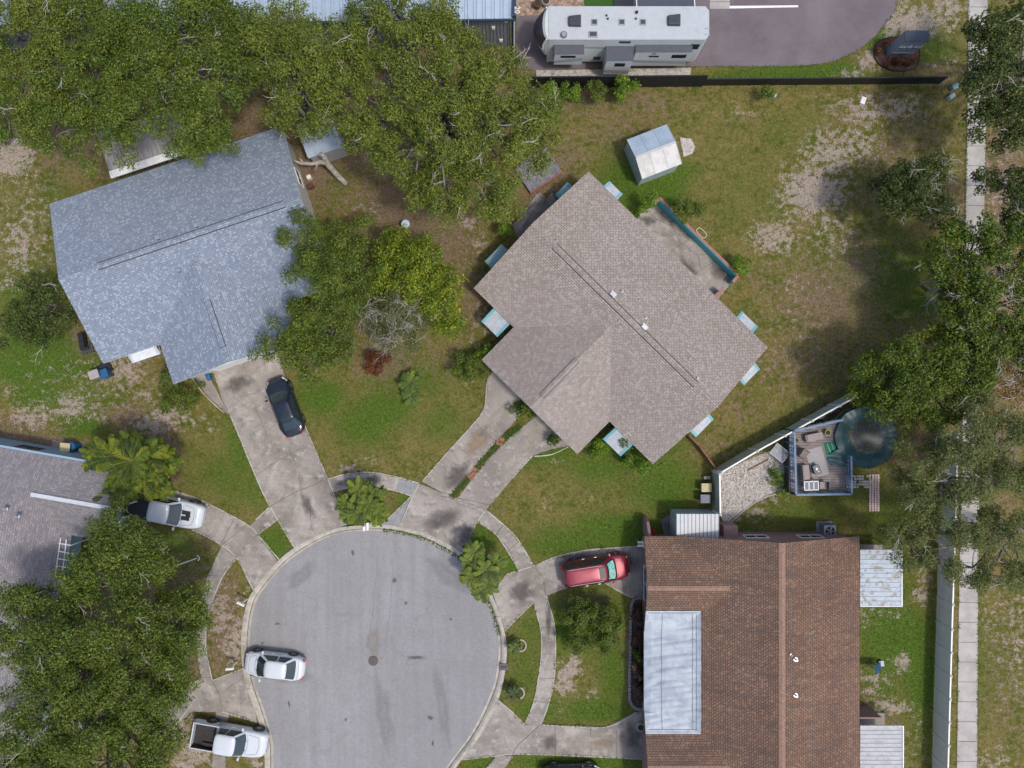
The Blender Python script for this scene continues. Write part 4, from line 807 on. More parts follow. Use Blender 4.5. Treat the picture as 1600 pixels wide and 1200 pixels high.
tree('tall oak whose lowest bough lies over the top edge of the blue-grey roof', [(300,205,58,8.5,45),(345,205,30,7.5,30),(270,120,62,9.5),(330,140,60,9.5),(240,60,55,8.5),(320,55,60,9),(375,110,45,8.5),(305,232,42,7.5,22),(385,45,45,8),(230,170,50,9),(180,95,46,8.5),(395,140,34,6.5),(300,235,40,7.5,26),(352,228,22,7,20),(250,25,55,9),(310,15,50,9),(370,15,45,8)], (310,170), 'oak', G1, bare=1, ragged=.16)
tree('olive green oak with long pale bare boughs above the leaning cut limb', [(440,90,52,9),(500,75,58,10),(545,120,50,9.5),(470,140,55,9),(520,165,50,9),(480,190,48,8,36),(540,60,40,9),(420,120,30,8),(590,60,45,9),(410,75,40,8),(420,35,40,7.5),(440,180,24,7),(470,35,36,8)], (500,200), 'olive', G1, bare=2, tr=.4)
tree('largest oak in the middle of the top edge, spreading over the fence corner', [(640,95,60,10.5),(700,60,60,9.5),(590,180,60,9.5),(650,165,62,11),(715,140,62,11),(770,130,55,10),(640,240,58,10),(700,215,60,11),(765,205,60,10.5),(820,185,50,9.5),(700,280,55,9),(760,285,55,9),(825,240,45,8.5),(690,320,42,7.5,30),(790,325,45,7.5,36),(650,290,42,8),(740,90,45,9),(620,20,45,8.5),(800,110,38,8.5),(842,170,38,8.5),(848,215,30,8,34),(560,95,40,9),(560,215,30,8)], (700,230), 'olive', G1, tr=.55, bare=2)
tree('low oak crown touching the dark metal wall beside the driveway of the camper', [(590,15,35,7),(690,15,45,7.5,28),(670,50,30,7),(560,30,30,7)], (640,70), 'oak', G1, bare=1)
tree('yellow-lime bush at the left edge below the top left oak', [(2,130,26,3),(0,170,30,2.6),(5,75,24,3),(10,205,24,1.5)], (14,150), 'lime', None, tr=.1, name='bush', cat='bush', leaf=(.2,.1), twigs=4)
tree('dark rounded oak sapling touching the lower left corner of the blue-grey roof', [(45,490,46,3.2,42),(85,475,36,3.2),(30,525,38,2.8,30),(70,515,40,3.2,32),(55,455,30,3)], (80,498), 'dark', None, tr=.14, leaf=(.16,.09), cr=(.3,.6), bare=1)
tree('dark green tree leaning over the right side of the blue-grey roof', [(500,385,48,5.5,40),(545,400,40,5.5),(500,440,52,6,42),(540,450,40,6),(560,360,34,4.5,24),(480,350,26,5,20),(450,370,14,5,20),(560,410,40,5.2),(520,470,40,5.5),(490,410,40,5.8)], (560,430), 'green', None, bare=0, leaf=(.15,.07), cr=(.35,.65), ragged=.26, pack=2.4)
tree('dark green tree shading the top of the driveway with the dark sedan', [(470,505,52,6,36),(435,540,34,5.5,22),(485,560,44,5.5,36),(520,510,40,6,30),(415,555,20,5,12),(530,550,36,5,26),(505,545,40,5.4),(460,540,40,5.6),(490,590,26,4.6,16),(545,490,36,5.5)], (540,520), 'green', None, bare=0, leaf=(.15,.07), cr=(.35,.65), ragged=.26, pack=2.4)
tree('yellow-green fruit tree between the blue-grey house and the tan house', [(620,400,42,4.5),(665,410,44,4.8),(600,440,36,4.5),(650,450,44,5),(690,440,34,4.5),(690,480,34,4.2),(700,510,26,3.6),(620,375,30,4,20)], (655,450), 'yellow', None, tr=.16, leaf=(.20,.09), cr=(.35,.6), bare=0, pack=3.6)
tree('thin grey-twigged flowering tree between the two driveways, half bare', [(600,490,56,5,34),(620,520,54,4.8,34),(570,515,40,4.8,28),(645,500,34,4.6,28)], (612,520), 'sparse', None, tr=.13, leaf=(.13,.05), dens=.75, cr=(.35,.65), trunkm=BARKP, bare=26, bs=.5, twigs=12, pack=2.6)
G2 = 'oaks over the lower left corner'
tree('oak in front of the grey shingle house, its shadow falling on the roof', [(185,830,40,7),(215,845,40,7),(175,875,46,7.5),(225,880,36,6.8),(140,900,46,7.5),(205,905,42,7),(255,890,26,6,20),(120,930,40,7),(60,925,35,7,22)], (235,880), 'green', G2, tr=.35, leaf=(.165,.075), bare=1, pack=3.3)
tree('oak with a rounded bough reaching right to the sidewalk by the cul-de-sac', [(300,945,38,6.5),(270,980,45,7),(290,1015,36,6.8),(245,1030,48,7.5),(285,1065,35,6.8),(215,960,42,7.5),(240,1085,48,7),(315,960,20,6,20),(260,930,20,5,14)], (290,1010), 'green', G2, tr=.35, leaf=(.165,.075), bare=1, pack=3.3)
tree('huge oak filling the bottom left corner of the picture', [(40,980,56,8),(110,1000,58,8.5),(170,990,52,8.5),(50,1060,58,8.5,50),(130,1075,62,9),(190,1060,52,8.5),(60,1140,60,8.5),(140,1150,62,9),(210,1140,52,8),(255,1140,32,7),(30,1195,60,8),(110,1210,60,8),(190,1205,60,8),(245,1190,38,7),(20,930,35,7.5),(80,950,40,8)], (190,1060), 'green', G2, tr=.6, leaf=(.165,.075), bare=1, pack=3.3)
G3 = 'trees along the sidewalk on the right'
tree('scrubby twiggy tree standing alone left of the right-hand sidewalk', [(1428,280,50,4.5,36),(1398,312,42,4.2,34),(1445,318,42,4.2,30),(1458,270,30,4,26),(1410,285,36,4.6,30)], (1400,300), 'dark', G3, tr=.12, leaf=(.15,.08), dens=1.5, pack=5, cr=(.3,.6), trunkm=BARKP, bare=8, bs=.6)
tree('dark leafy tree over the sidewalk in the top right corner', [(1560,60,46,6),(1590,20,40,6,36),(1545,110,50,6.5,40),(1590,130,46,6.5),(1535,60,36,6),(1540,160,30,6),(1530,130,34,6,24),(1560,180,44,6,34),(1595,190,40,6),(1530,200,24,5.5,30),(1570,225,30,5,18)], (1560,120), 'dark', G3, tr=.25, leaf=(.19,.1), cr=(.35,.7), bare=1, pack=3.0, ragged=.22)
tree('small leafy tree at the right edge below the top right tree', [(1590,290,40,5.5,30),(1550,285,30,5,18),(1580,330,36,5,24),(1530,278,14,4.5,10)], (1560,295), 'dark', G3, tr=.15, leaf=(.19,.1), cr=(.3,.55), bare=1, dens=1.3, pack=3)
tree('mixed green tree bending over the sidewalk halfway down the right side', [(1520,360,34,6,24),(1595,360,30,6),(1480,390,44,6,36),(1455,425,34,5.5,26),(1510,420,40,6,34),(1560,380,42,6,34),(1590,420,36,5.5),(1480,350,24,5,18),(1540,450,36,5.5,26)], (1490,420), 'bright', G3, tr=.2, leaf=(.19,.1), cr=(.35,.6), bare=3, bs=.7, dens=1.3, pack=3)
tree('yellow-green tree left of the pale bare branches on the right side', [(1518,450,34,6),(1525,510,34,6),(1520,475,40,6,34),(1560,545,44,6,34),(1595,560,36,5.5),(1470,520,30,5,22),(1500,490,42,6,40),(1480,455,24,5,18),(1515,540,34,5.5,30),(1550,520,36,5.5,34),(1590,510,36,5.5,34),(1590,465,30,5,22)], (1500,490), 'bright', G3, tr=.2, leaf=(.19,.1), cr=(.35,.6), bare=3, bs=.7, dens=1.3, pack=3)
tree('bright green round tree beside the pool with the green cover', [(1390,570,48,5.2,42),(1360,590,36,4.6),(1440,560,44,5.5,36),(1420,610,52,5.8,42),(1470,600,42,5.5),(1480,640,34,5,28),(1390,630,42,5,34),(1440,650,36,5,26),(1350,615,26,4.2),(1500,625,34,5,28),(1525,600,34,5.2),(1520,560,30,5.4),(1510,580,30,5.4,26),(1480,570,34,5.5,28)], (1415,600), 'bright', G3, tr=.22, leaf=(.18,.09), cr=(.4,.7), pack=3.2)
tree('small tree with rust-brown dead leaves at the right edge', [(1580,570,32,4.5,24),(1560,600,22,4,16),(1595,600,22,4),(1575,625,26,4,18)], (1570,580), 'rust', G3, tr=.1, leaf=(.15,.08), cr=(.25,.5), bare=10, dens=.7)
tree('grey-green wispy tree over the white fence and sidewalk', [(1520,640,40,6,26),(1500,690,56,6.5,46),(1440,720,42,6,34),(1560,680,46,6.5,40),(1470,760,50,6.2,36),(1530,750,52,6.5,40),(1420,770,40,5.6,30),(1590,740,38,6)], (1545,740), 'grey', G3, tr=.2, leaf=(.17,.05), dens=1.25, pack=2.9, cr=(.35,.7), trunkm=BARK, bare=2, twigs=8, ragged=.2)
tree('second grey-green wispy tree below it, thin over the fence and sidewalk', [(1450,820,54,6,36),(1510,830,54,6.4,40),(1400,830,34,5.5,26),(1430,870,44,5.6,26),(1500,890,46,6,30),(1570,830,46,6.2,42),(1590,900,36,6,30),(1540,895,36,6,24)], (1550,820), 'grey', G3, tr=.2, leaf=(.17,.05), dens=1.15, pack=2.8, cr=(.35,.7), bare=2, twigs=8, ragged=.2)
# bare pale tree between them
def bare_tree(label, base, tips, name='dead_tree'):
    b = P(base[0], base[1], 0); root = thing(name, label, 'tree', (b.x, b.y, 0)); mb = MB(); f = Vector((0, 0, 3.0)); mb.tube([(0, 0, 0), (.05, 0, 1.5), f], [.14, .12, .10], 7)
    for px, py, z in tips:
        e = P(px, py, z) - b; e.z = z; p = branch(mb, f, e, .07, .03, 5, .2, 0, 6)
        for k in range(7):
            s = p[rnd.randint(2, 6)]; a = rnd.uniform(0, 6.28); L = rnd.uniform(.4, 1.3); e2 = s + Vector((cos(a) * L, sin(a) * L, rnd.uniform(0, .5))); p2 = branch(mb, s, e2, .03, .012, 4, .1, 0, 4)
            for j in range(3):
                a2 = a + rnd.uniform(-1, 1); s2 = p2[rnd.randint(1, 3)]; branch(mb, s2, s2 + Vector((cos(a2) * L * .5, sin(a2) * L * .5, .1)), .015, .006, 3, .1, 0, 3)
    mb.build('trunk', [BARKP], root, smooth=True)
bare_tree('pale leafless tree with forked branches among the trees on the right', (1540, 430), [(1560,410,6),(1580,450,6),(1540,460,5.5),(1500,445,5.5),(1565,465,5.5),(1595,440,6),(1470,455,5)])
bare_tree('small leafless shrub with fine grey twigs left of the yellow-green tree', (1450, 455), [(1455,452,3.2),(1470,460,3),(1448,478,3),(1440,440,3.2)], 'dead_shrub')
# shrubs
def shrub(label, lobes, base, pal, group=None, name='shrub', cat='shrub', **kw):
    kw.setdefault('dens', 1.6); kw.setdefault('pack', 3.2); kw.setdefault('leaf', (.14, .07)); kw.setdefault('cr', (.22, .42)); kw.setdefault('tr', .05); kw.setdefault('twigs', 5)
    return tree(label, lobes, base, pal, group, name=name, cat=cat, **kw)
shrub('round clipped green bush at the front corner of the blue-grey house', [(278,612,38,1.1)], (283,612), 'green', leaf=(.10,.06), cr=(.3,.4), pack=3.2, ragged=.02, flat=.5, dens=1.1)
shrub('large rounded bush on the lawn left of the duplex', [(925,975,42,1.8,36),(905,960,26,1.8),(940,1000,28,1.6,22),(900,1000,24,1.4,20),(955,965,20,1.5)], (918,968), 'green', leaf=(.12,.07), cr=(.25,.42), pack=4.2, dens=1.7)
G4 = 'bushes along the foot of the black fence'
for i, (px, py, r, z, pl, lb) in enumerate([(862,146,18,1.0,'lime','leftmost small bush at the foot of the black fence, next to the oak'), (893,146,20,1.1,'lime','bush with a yellow top, second from the left along the black fence'),
        (931,145,22,1.2,'green','broad rounded bush, third from the left along the black fence'), (975,142,24,1.1,'lime','rightmost and most spiky bush along the black fence'), (1197,145,14,.9,'green','lone small bush by the thin right part of the black fence')]):
    shrub(lb, [(px, py, r, z, r * .7)], (px, py), pl, G4)
G5 = 'bushes around the tan house'
for px, py, r, ry, z, pl, lb in [(733,572,30,26,1.2,'green','grassy dark shrub on the lawn left of the tan house'), (760,548,16,14,1.2,'lime','small bright bush by the left corner of the tan house'),
        (820,643,26,16,.8,'green','low green bushes under the front edge of the tan roof beside the driveway'), (930,700,28,16,.9,'lime','leafy bush at the front wall between wing and awning of the tan house'),
        (1000,722,34,20,1.2,'lime','bright green bush at the bottom corner of the tan roof'), (975,695,16,20,1.0,'green','narrow bush below the front awning of the tan house'),
        (1070,327,26,24,1.3,'green','dark green bush leaning on the turquoise patio wall'), (1155,415,16,14,.9,'lime','small plant with yellow leaves at the right end of the turquoise wall'),
        (1005,322,22,14,1.0,'lime','bush behind the tan house at the left end of the back patio'), (865,685,14,7,.5,'green','small tuft of plants by the front walk of the tan house'), (787,363,16,10,1.0,'lime','bright green bush under the big oak beside the tan house'),
        (952,665,10,10,1.0,'green','small plant in the corner of the tan house front wing')]:
    shrub(lb, [(px, py, r, z, ry)], (px, py), pl, G5)
shrub('rust-red bush with yellow edges below the half bare tree', [(585,568,20,.9,16),(600,562,12,.8)], (588,568), 'red', None)
shrub('small orange-red bush left of the half bare tree', [(536,538,12,.8)], (538,538), 'red', None)
shrub('dark purple-leaved bushes filling the front bed of the duplex', [(996,960,10,.5,18),(996,1000,10,.5,22),(996,1040,10,.5,22),(998,1075,9,.5,22)], (998,1010), 'plum', None, name='flower_bed_plants', cat='bush', leaf=(.10,.06), cr=(.15,.3))
shrub('bright green leafy plant in the middle of the front bed of the duplex', [(998,1021,8,.8)], (999,1021), 'lime', None, cr=(.12,.25))
shrub('orange-flowered plant in the front bed of the duplex', [(996,1051,6,.5,4)], (997,1051), 'rust', None, cr=(.1,.18))
shrub('low creeping weeds with yellow flowers beside the wooden deck', [(1215,752,16,.3,12),(1210,735,10,.3),(1222,770,10,.2)], (1215,752), 'lime', None, cr=(.12,.25), dens=.7)
G6 = 'red plants around the monument sign'
for px, py, r in [(1373,80,7),(1400,97,7),(1422,97,7),(1388,97,6),(1383,68,6)]:
    sh = shrub({1373:'orange-red plant left of the sign slab',1400:'red plant in front of the sign slab, middle one',1422:'red plant in front of the sign slab, rightmost',1388:'yellowish red plant in front of the sign slab, left one',1383:'dark red plant behind the left edge of the sign slab'}[px], [(px, py, r, .4)], (px, py), 'red', G6, cr=(.12,.22), leaf=(.14,.06))
# palms: several heads of feathery fronds
def frond(mbv, mbc, org, ang, L, droop, lw, col, up=.35, nl=24):
    d = Vector((cos(ang), sin(ang), 0)); sd = Vector((-sin(ang), cos(ang), 0)); prev = None
    for i in range(nl):
        t = (i + .6) / nl; p = Vector(org) + d * (L * t * (1 - .12 * t)) + Vector((0, 0, L * (up * t - droop * t * t)))
        ll = lw * (sin(pi * min(1, t * .92 + .06)) ** .6) * rnd.uniform(.8, 1.15)
        for s in (-1, 1):
            tip = p + (sd * s * .85 + d * .75).normalized() * ll + Vector((0, 0, -.12 * ll + .10 * ll)); w_ = d * .055
            mbv += [tuple(p - w_ * .5), tuple(p + w_ * .5), tuple(p.lerp(tip, .6) + w_ * .5), tuple(tip)]
            k = rnd.uniform(.4, 1.6); mbc += [tuple(c * k for c in col)] * 4
    # rachis
    for i in range(6):
        t0, t1 = i / 6, (i + 1) / 6; f = lambda t: Vector(org) + d * (L * t * (1 - .12 * t)) + Vector((0, 0, L * (up * t - droop * t * t) + .01))
        a, b_ = f(t0), f(t1); mbv += [tuple(a - sd * .012), tuple(b_ - sd * .012), tuple(b_ + sd * .012), tuple(a + sd * .012)]; mbc += [(.16, .19, .04)] * 4
def palm(label, base, heads, nf=26, L=1.4, lw=.42, cols=((.105, .155, .010), (.165, .205, .014), (.050, .085, .008)), group=None, name='palm_tree', cat='palm', up=.5, droop=.55):
    b = P(base[0], base[1], 0); root = thing(name, label, cat, (b.x, b.y, 0), 0, group); V = []; C_ = []; mb = MB()
    for (px, py, z, sc) in heads:
        h = P(px, py, z) - b; h.z = z; mb.tube([(0, 0, 0), (h.x * .3, h.y * .3, z * .45), tuple(h)], [.13, .10, .09], 7)
        for k in range(nf):
            a = k * 2.39996 + rnd.uniform(-.45, .45); u_ = (k % 3) / 2
            frond(V, C_, tuple(h), a, L * sc * rnd.uniform(.6, 1.2), droop * rnd.uniform(.5, 1.5) + .35 * (1 - u_), lw * sc, cols[rnd.choice((0, 0, 1, 2))], up + .35 * u_)
    o = bpy.data.objects.new('crown', quadmesh('crown', np.array(V), LEAF, np.array(C_, np.float32))); COL.objects.link(o); o.parent = root
    mb.build('trunk', [BARK], root, smooth=True); return root
GP = 'feathery multi-headed palms by the road'
palm('feathery palm by the mailboxes at the top of the cul-de-sac', (570, 785), [(560,800,2.2,.85),(583,778,2.4,.85),(590,802,2.2,.8),(560,765,2.3,.8),(545,805,2.0,.65),(575,790,2.6,.8),(540,785,2.0,.7)], group=GP, nf=34, L=1.2, lw=.33)
palm('feathery palm overhanging the right kerb of the cul-de-sac', (762, 875), [(738,900,2.3,.8),(762,912,2.2,.8),(735,878,2.2,.7),(752,925,2.1,.7),(742,862,2.4,.8),(772,880,2.4,.8),(760,890,2.6,.8)], group=GP, nf=34, L=1.2, lw=.33)
palm('wide feathery conifer-like palm above the white pickup by the grey house', (262, 715), [(250,760,3.2,.8),(260,720,3.2,.8),(150,720,3.2,.7),(190,740,3.8,.9),(208,720,4.2,1.15),(178,712,3.8,1.0),(235,715,3.8,1.1),(225,748,3.6,1.1),(190,765,3.4,.9),(240,735,3.4,1.0),(175,775,3.0,.7),(155,705,3.4,.75),(215,700,3.4,1.0)], group=GP, nf=40, L=1.4, lw=.42, cols=((.095, .135, .010), (.175, .20, .014), (.040, .065, .008)))
GC = 'small cycads on the lawns'
palm('small cycad in a half ring of bricks, upper one right of the road', (805, 1009), [(804,1011,.7,.55)], group=GC, nf=30, L=1.0, lw=.28, name='cycad', cat='cycad', cols=((.07,.11,.015),(.10,.15,.02),(.05,.08,.012)))
palm('small dark cycad in a half ring of bricks, lower one right of the road', (803, 1080), [(802,1082,.7,.62)], group=GC, nf=30, L=1.0, lw=.28, name='cycad', cat='cycad', cols=((.035,.065,.015),(.05,.085,.02),(.025,.045,.01)))
palm('bushy yellow-green cycad on the lawn below the half bare tree', (641, 606), [(640,598,.9,.9),(642,618,.8,.85)], group=GC, nf=26, L=1.0, lw=.32, name='cycad', cat='cycad', cols=((.08,.13,.015),(.14,.18,.02),(.05,.09,.012)))
palm('spiky plant in the lawn bed left of the half bare tree', (548, 560), [(545,560,.5,.4)], group=GC, nf=16, L=1.0, lw=.25, name='cycad', cat='cycad')
# ---------------------------------------------------------------- vehicles
def paint(name, col, met=0.0, rough=.28, coat=.45):
    m, t, b = newmat(name); v = coord(t); n = noise(t, v, 3, 5)
    lk(t, mixc(t, ramp(t, n, [(.35, 0.0), (.7, .12)]), col, tuple(c * .6 + .05 for c in col)), b.inputs['Base Color'])
    b.inputs['Roughness'].default_value = rough; b.inputs['Metallic'].default_value = met; b.inputs['Coat Weight'].default_value = coat; b.inputs['Coat Roughness'].default_value = .06; return m
CGLASS = mk('car_glass', (.018, .03, .035), .06, .1, spec=.9); CSHADE = mk('sunshade', (.10, .42, .36), .6, .5, 7, col2=(.45, .6, .55), s2=6)
RUBBER = mk('rubber', (.02, .02, .02), .8, .2); ALLOY = mk('alloy', (.45, .46, .48), .3, .1, 5, metal=.7); BLACKT = mk('black_trim', (.02, .02, .022), .5, .2); LAMPW = mk('lamp_lens', (.7, .72, .75), .15, .05, spec=.8); LAMPR = mk('lamp_red', (.35, .015, .02), .2, .1, spec=.8)
def sel(n, p):
    out = []
    for i in range(n):
        a = 2 * pi * i / n; c, s = cos(a), sin(a); out.append((math.copysign(abs(c) ** (2 / p), c), math.copysign(abs(s) ** (2 / p), s)))
    return out
def car(label, px, py, heading, L, W, prof, cab, col, zmid=.8, cat='car', name='parked_car', wb=.58, wr=.33, trunk=None, bed=None, shade=False, rails=False, hub=None, p=4.6, zb=.2, sun=None, hoodm=None, wsteps=1):
    o_ = P(px, py, zmid); root = thing(name, label, cat, (o_.x, o_.y, .035), R(heading)); a, b = L / 2, W / 2; n = 56
    xs, zs = zip(*prof)
    topz = lambda x: float(np.interp(x / a, xs, zs))
    S_ = sel(n, p); shp = []
    x_lo = -a if not bed else bed[0] - .12
    for cx, cy in S_:
        x = cx * a; tp = 1 - .10 * max(0, x / a) ** 3 - .05 * max(0, -x / a) ** 3
        if bed: x = max(x, x_lo)
        shp.append((x, cy * b * tp))
    def ring(ins, zf, xin=1.0):
        r = []
        for x, y in shp:
            k = 1 - ins / b; kx = 1 - ins * xin / a; xx = x * kx
            if bed and x <= x_lo + 1e-6: xx = x_lo + ins * .0
            r.append((xx, y * k, zf(xx)))
        return r
    rings = [ring(.10, lambda x: zb), ring(.02, lambda x: zb + .06), ring(0, lambda x: zb + .22), ring(0, lambda x: topz(x) * .66 + .06), ring(.015, lambda x: topz(x) - .16), ring(.05, lambda x: topz(x) - .05), ring(.12, lambda x: topz(x)), ring(.28, lambda x: topz(x) + .02), ring(b * .62, lambda x: topz(x) + .032, .55), ring(b * .9, lambda x: topz(x) + .035, .4)]
    mb = MB(); mb.loft(rings, cap0=True, cap1=False); o2 = (len(rings) - 1) * n
    for i in range(n // 2): mb.f.append(tuple(o2 + q for q in dict.fromkeys((i, i + 1, (n - i - 1) % n, (n - i) % n)))); mb.m.append(0)
    body = mb.build('body', col, root, smooth=True)
    # cabin
    (x0b, x1b, hb, x0t, x1t, ht, zc0, zc1) = cab
    pc = 7.0
    def shell(t, kind, s, off=0.0):
        e = t; x0 = x0b + (x0t - x0b) * e; x1 = x1b + (x1t - x1b) * e; cx = (x0 + x1) / 2; ha = (x1 - x0) / 2; hy = hb + (ht - hb) * e; z = zc0 + (zc1 - zc0) * t
        q = (1 - abs(s) ** pc) ** (1 / pc)
        bow = .10 * (1 - s * s) if kind in 'fr' else 0
        if kind == 'f': return (cx + ha * q + bow * .7 - .05 + off, s * hy, z + off * .7)
        if kind == 'r': return (cx - ha * q - bow * .4 + .02 - off, s * hy, z + off * .7)
        sg = 1 if kind == 'l' else -1
        return (cx + s * ha, sg * (hy * q + off), z + off * .4)
    mb = MB(); rr = []
    Q = sel(48, pc)
    for t in (0, .25, .5, .75, .95): 
        r = []
        for cx_, cy_ in Q:
            x0 = x0b + (x0t - x0b) * t; x1 = x1b + (x1t - x1b) * t; c0 = (x0 + x1) / 2; ha = (x1 - x0) / 2; hy = hb + (ht - hb) * t
            bow = .10 * (1 - cy_ * cy_); bx = (bow * .7 - .05) if cx_ > 0 else (-bow * .4 + .02)
            r.append((c0 + cx_ * ha + bx * abs(cx_), cy_ * hy, zc0 + (zc1 - zc0) * t))
        rr.append(r)
    base = rr[-1]; cx0 = sum(q[0] for q in base) / 48
    for k, dz in ((.95, .05), (.85, .085), (.55, .11), (.2, .12)): rr.append([(cx0 + (q[0] - cx0) * k, q[1] * k, q[2] + dz) for q in base])
    mb.loft(rr, cap0=False); mb.build('roof', col, root, smooth=True)
    g = MB(); g.grid(lambda u, v: shell(.1 + .82 * u, 'f', -.88 + 1.76 * v, .012), 5, 10); g.build('windshield', CGLASS, root, smooth=True)
    if shade: g = MB(); g.grid(lambda u, v: shell(.2 + .62 * u, 'f', -.78 + 1.56 * v, .018), 5, 10); g.build('sunshade', CSHADE, root)
    g = MB(); g.grid(lambda u, v: shell(.14 + .76 * u, 'r', -.84 + 1.68 * v, .012), 5, 10); g.build('rear_window', CGLASS, root, smooth=True)
    for sd in 'lr_'.replace('_', ''):
        kd = 'l' if sd == 'l' else 's'
        for s0, s1 in ((-.80, -.12), (-.06, .72)) if not trunk == 'van' else ((-.9, -.42), (-.38, .12), (.17, .74)):
            g = MB(); g.grid(lambda u, v: shell(.14 + .78 * u, kd, s0 + (s1 - s0) * v + (.06 * (1 - u) if s1 > .5 and v > .9 else 0), .012), 3, 8); g.build('side_window', CGLASS, root, smooth=True)
    if sun:
        g = MB(); g.box((sun[0], 0, zc1 + .102), (sun[1], sun[2], .04)); g.build('sunroof', CGLASS, root, bevel=.015)
    # wheels
    for sx in (1, -1):
        for sy in (1, -1):
            wx = sx * L * wb / 2 + (.02 * L); wy = sy * (b - .135)
            w_ = MB(); w_.cyl((wx, wy, wr - .035), wr, .23, 24, axis='Y'); wo = w_.build('wheel', RUBBER, root)
            r_ = MB(); r_.cyl((wx, wy + sy * .116, wr - .035), wr * .66, .02, 16, axis='Y')
            for k in range(5): an = 2 * pi * k / 5; r_.bar((wx, wy + sy * .13, wr - .035), (wx + cos(an) * wr * .6, wy + sy * .13, wr - .035 + sin(an) * wr * .6), .05, .02, up=(0, 1, 0))
            r_.build('rim', hub or ALLOY, wo)
            ar = MB(); ar.cyl((wx, sy * (b - .045), wr - .0), wr * 1.12, .085, 24, axis='Y'); ar.build('wheel_arch', BLACKT, root)
    for sy in (1, -1):
        l_ = MB(); zz = topz(a * .93) - .10
        l_.loft([[(a * .80, sy * (b * .86), zz + .03), (a * .935, sy * b * .62, zz + .03), (a * .93, sy * b * .58, zz + .12), (a * .78, sy * b * .84, zz + .135)], [(a * .80, sy * (b * .90), zz), (a * .965, sy * b * .66, zz), (a * .955, sy * b * .6, zz + .1), (a * .78, sy * b * .89, zz + .1)]]); l_.build('headlight', LAMPW, root)
        l_ = MB(); zz = (bed[3] if bed else topz(-a * .95)) - .16
        l_.box((-a * .93 if not bed else -a + .04, sy * b * (.66 if not bed else .93), zz), (.22 if not bed else .1, .20 if not bed else .10, .16 if not bed else .3)); l_.build('taillight', LAMPR, root, bevel=.03)
        m_ = MB(); mx = x1b - .38; m_.box((mx, sy * (b + .10), zc0 + .10), (.13, .20, .14)); m_.bar((mx + .05, sy * (b - .15), zc0 + .02), (mx + .02, sy * (b + .04), zc0 + .07), .05, .04); m_.build('mirror', col, root, bevel=.02)
        for hx in (.15, -.75)[:2 if not bed or bed[0] < -.9 else 1]:
            h_ = MB(); h_.box((hx, sy * (b + .012), topz(0) - .17), (.18, .03, .03)); h_.build('door_handle', ALLOY if rails else col, root)
    gr_ = MB(); gr_.box((a * .975, 0, zb + .28), (.10, W * .55, .16)); gr_.build('grille', BLACKT, root, bevel=.02)
    if rails:
        for sy in (1, -1): r_ = MB(); r_.tube([(x0t + .15, sy * ht * .86, zc1 + .08), (x0t + .3, sy * ht * .88, zc1 + .14), (x1t - .5, sy * ht * .88, zc1 + .14), (x1t - .3, sy * ht * .86, zc1 + .08)], .022, 6); r_.build('roof_rail', ALLOY, root)
    if bed:
        xf_, floor_z, wall, zt_, lid = bed; xr_ = -a; cxb = (xf_ + xr_) / 2; lb = xf_ - xr_; bb = b * .97
        m_ = MB()
        for sy in (1, -1): m_.box((cxb, sy * (bb - wall / 2), (zt_ + zb + .15) / 2), (lb, wall, zt_ - zb - .15))
        m_.box((xr_ + wall / 2 + .01, 0, (zt_ + zb + .25) / 2), (wall, 2 * bb - 2 * wall, zt_ - zb - .25)); m_.build('bed', col, root, bevel=.03)
        m_ = MB(); m_.box((cxb + .02, 0, floor_z), (lb - wall - .06, 2 * bb - 2 * wall - .01, .06))
        for sy in (1, -1): m_.box((cxb, sy * (bb - wall - .015), (floor_z + zt_) / 2), (lb - wall * 2, .03, zt_ - floor_z - .04)); m_.box((cxb + .25, sy * .62, floor_z + .1), (.8, .2, .2))
        for k in range(9): m_.box((cxb, -.6 + k * .15, floor_z + .035), (lb - .3, .04, .02))
        m_.build('bed_liner', mk('bed_liner', (.035, .028, .03), .7, .4, 4), root)
        m_ = MB(); m_.box((xr_ - .06, 0, zb + .25), (.16, 2 * b * .92, .18)); m_.build('bumper', ALLOY, root, bevel=.03)
        if lid: m_ = MB(); m_.box((cxb, 0, zt_ + .02), (lb - .06, 2 * bb - .1, .04)); m_.build('bed_cover', mk('bed_cover', (.02, .03, .04), .45, .3, 2), root, bevel=.01)
    if hoodm:
        m_ = MB(); zz = topz(a * .62) + .045
        for sy in (1, -1): m_.box((a * .60, sy * .2, zz), (.62, .3, .03), tilt=('Y', .05))
        m_.box((a * .66, 0, zz + .005), (.36, .1, .03), tilt=('Y', .05)); m_.build('hood_scoop', hoodm, root, bevel=.01)
    g = MB()
    for xx, hw2 in ((x1b + .10, b * .72), (a * .80, b * .60)):
        g.grid(lambda u, v: (xx - .10 * (2 * v - 1) ** 2 + .018 * u, hw2 * (2 * v - 1), topz(xx - .10 * (2 * v - 1) ** 2) + .046), 1, 12)
    if not bed: g.grid(lambda u, v: (x0b - .12 + .06 * (2 * v - 1) ** 2 + .018 * u, b * .68 * (2 * v - 1), topz(x0b - .12) + .05), 1, 12)
    for sy in (1, -1):
        g.grid(lambda u, v: (x1b + .10 + (a * .80 - x1b - .2) * v, sy * (b * .74 - .12 * v + .015 * u), topz(x1b + .10 + (a * .80 - x1b - .2) * v) + .040), 1, 8)
    g.build('panel_gap', BLACKT, root)
    w2 = MB(); 
    for sy in (.25, -.45): w2.bar((x1b + .02, sy, topz(x1b) + .06), (x1b - .28, sy + .45, topz(x1b) + .16), .02, .02)
    w2.build('wiper', BLACKT, root)
    return root
NAVYP = paint('midnight_paint', (.014, .022, .036), .3, .25); WHP = paint('white_car_paint', (.55, .58, .61), 0, .3); REDP = paint('red_paint', (.23, .018, .038), .25, .28)
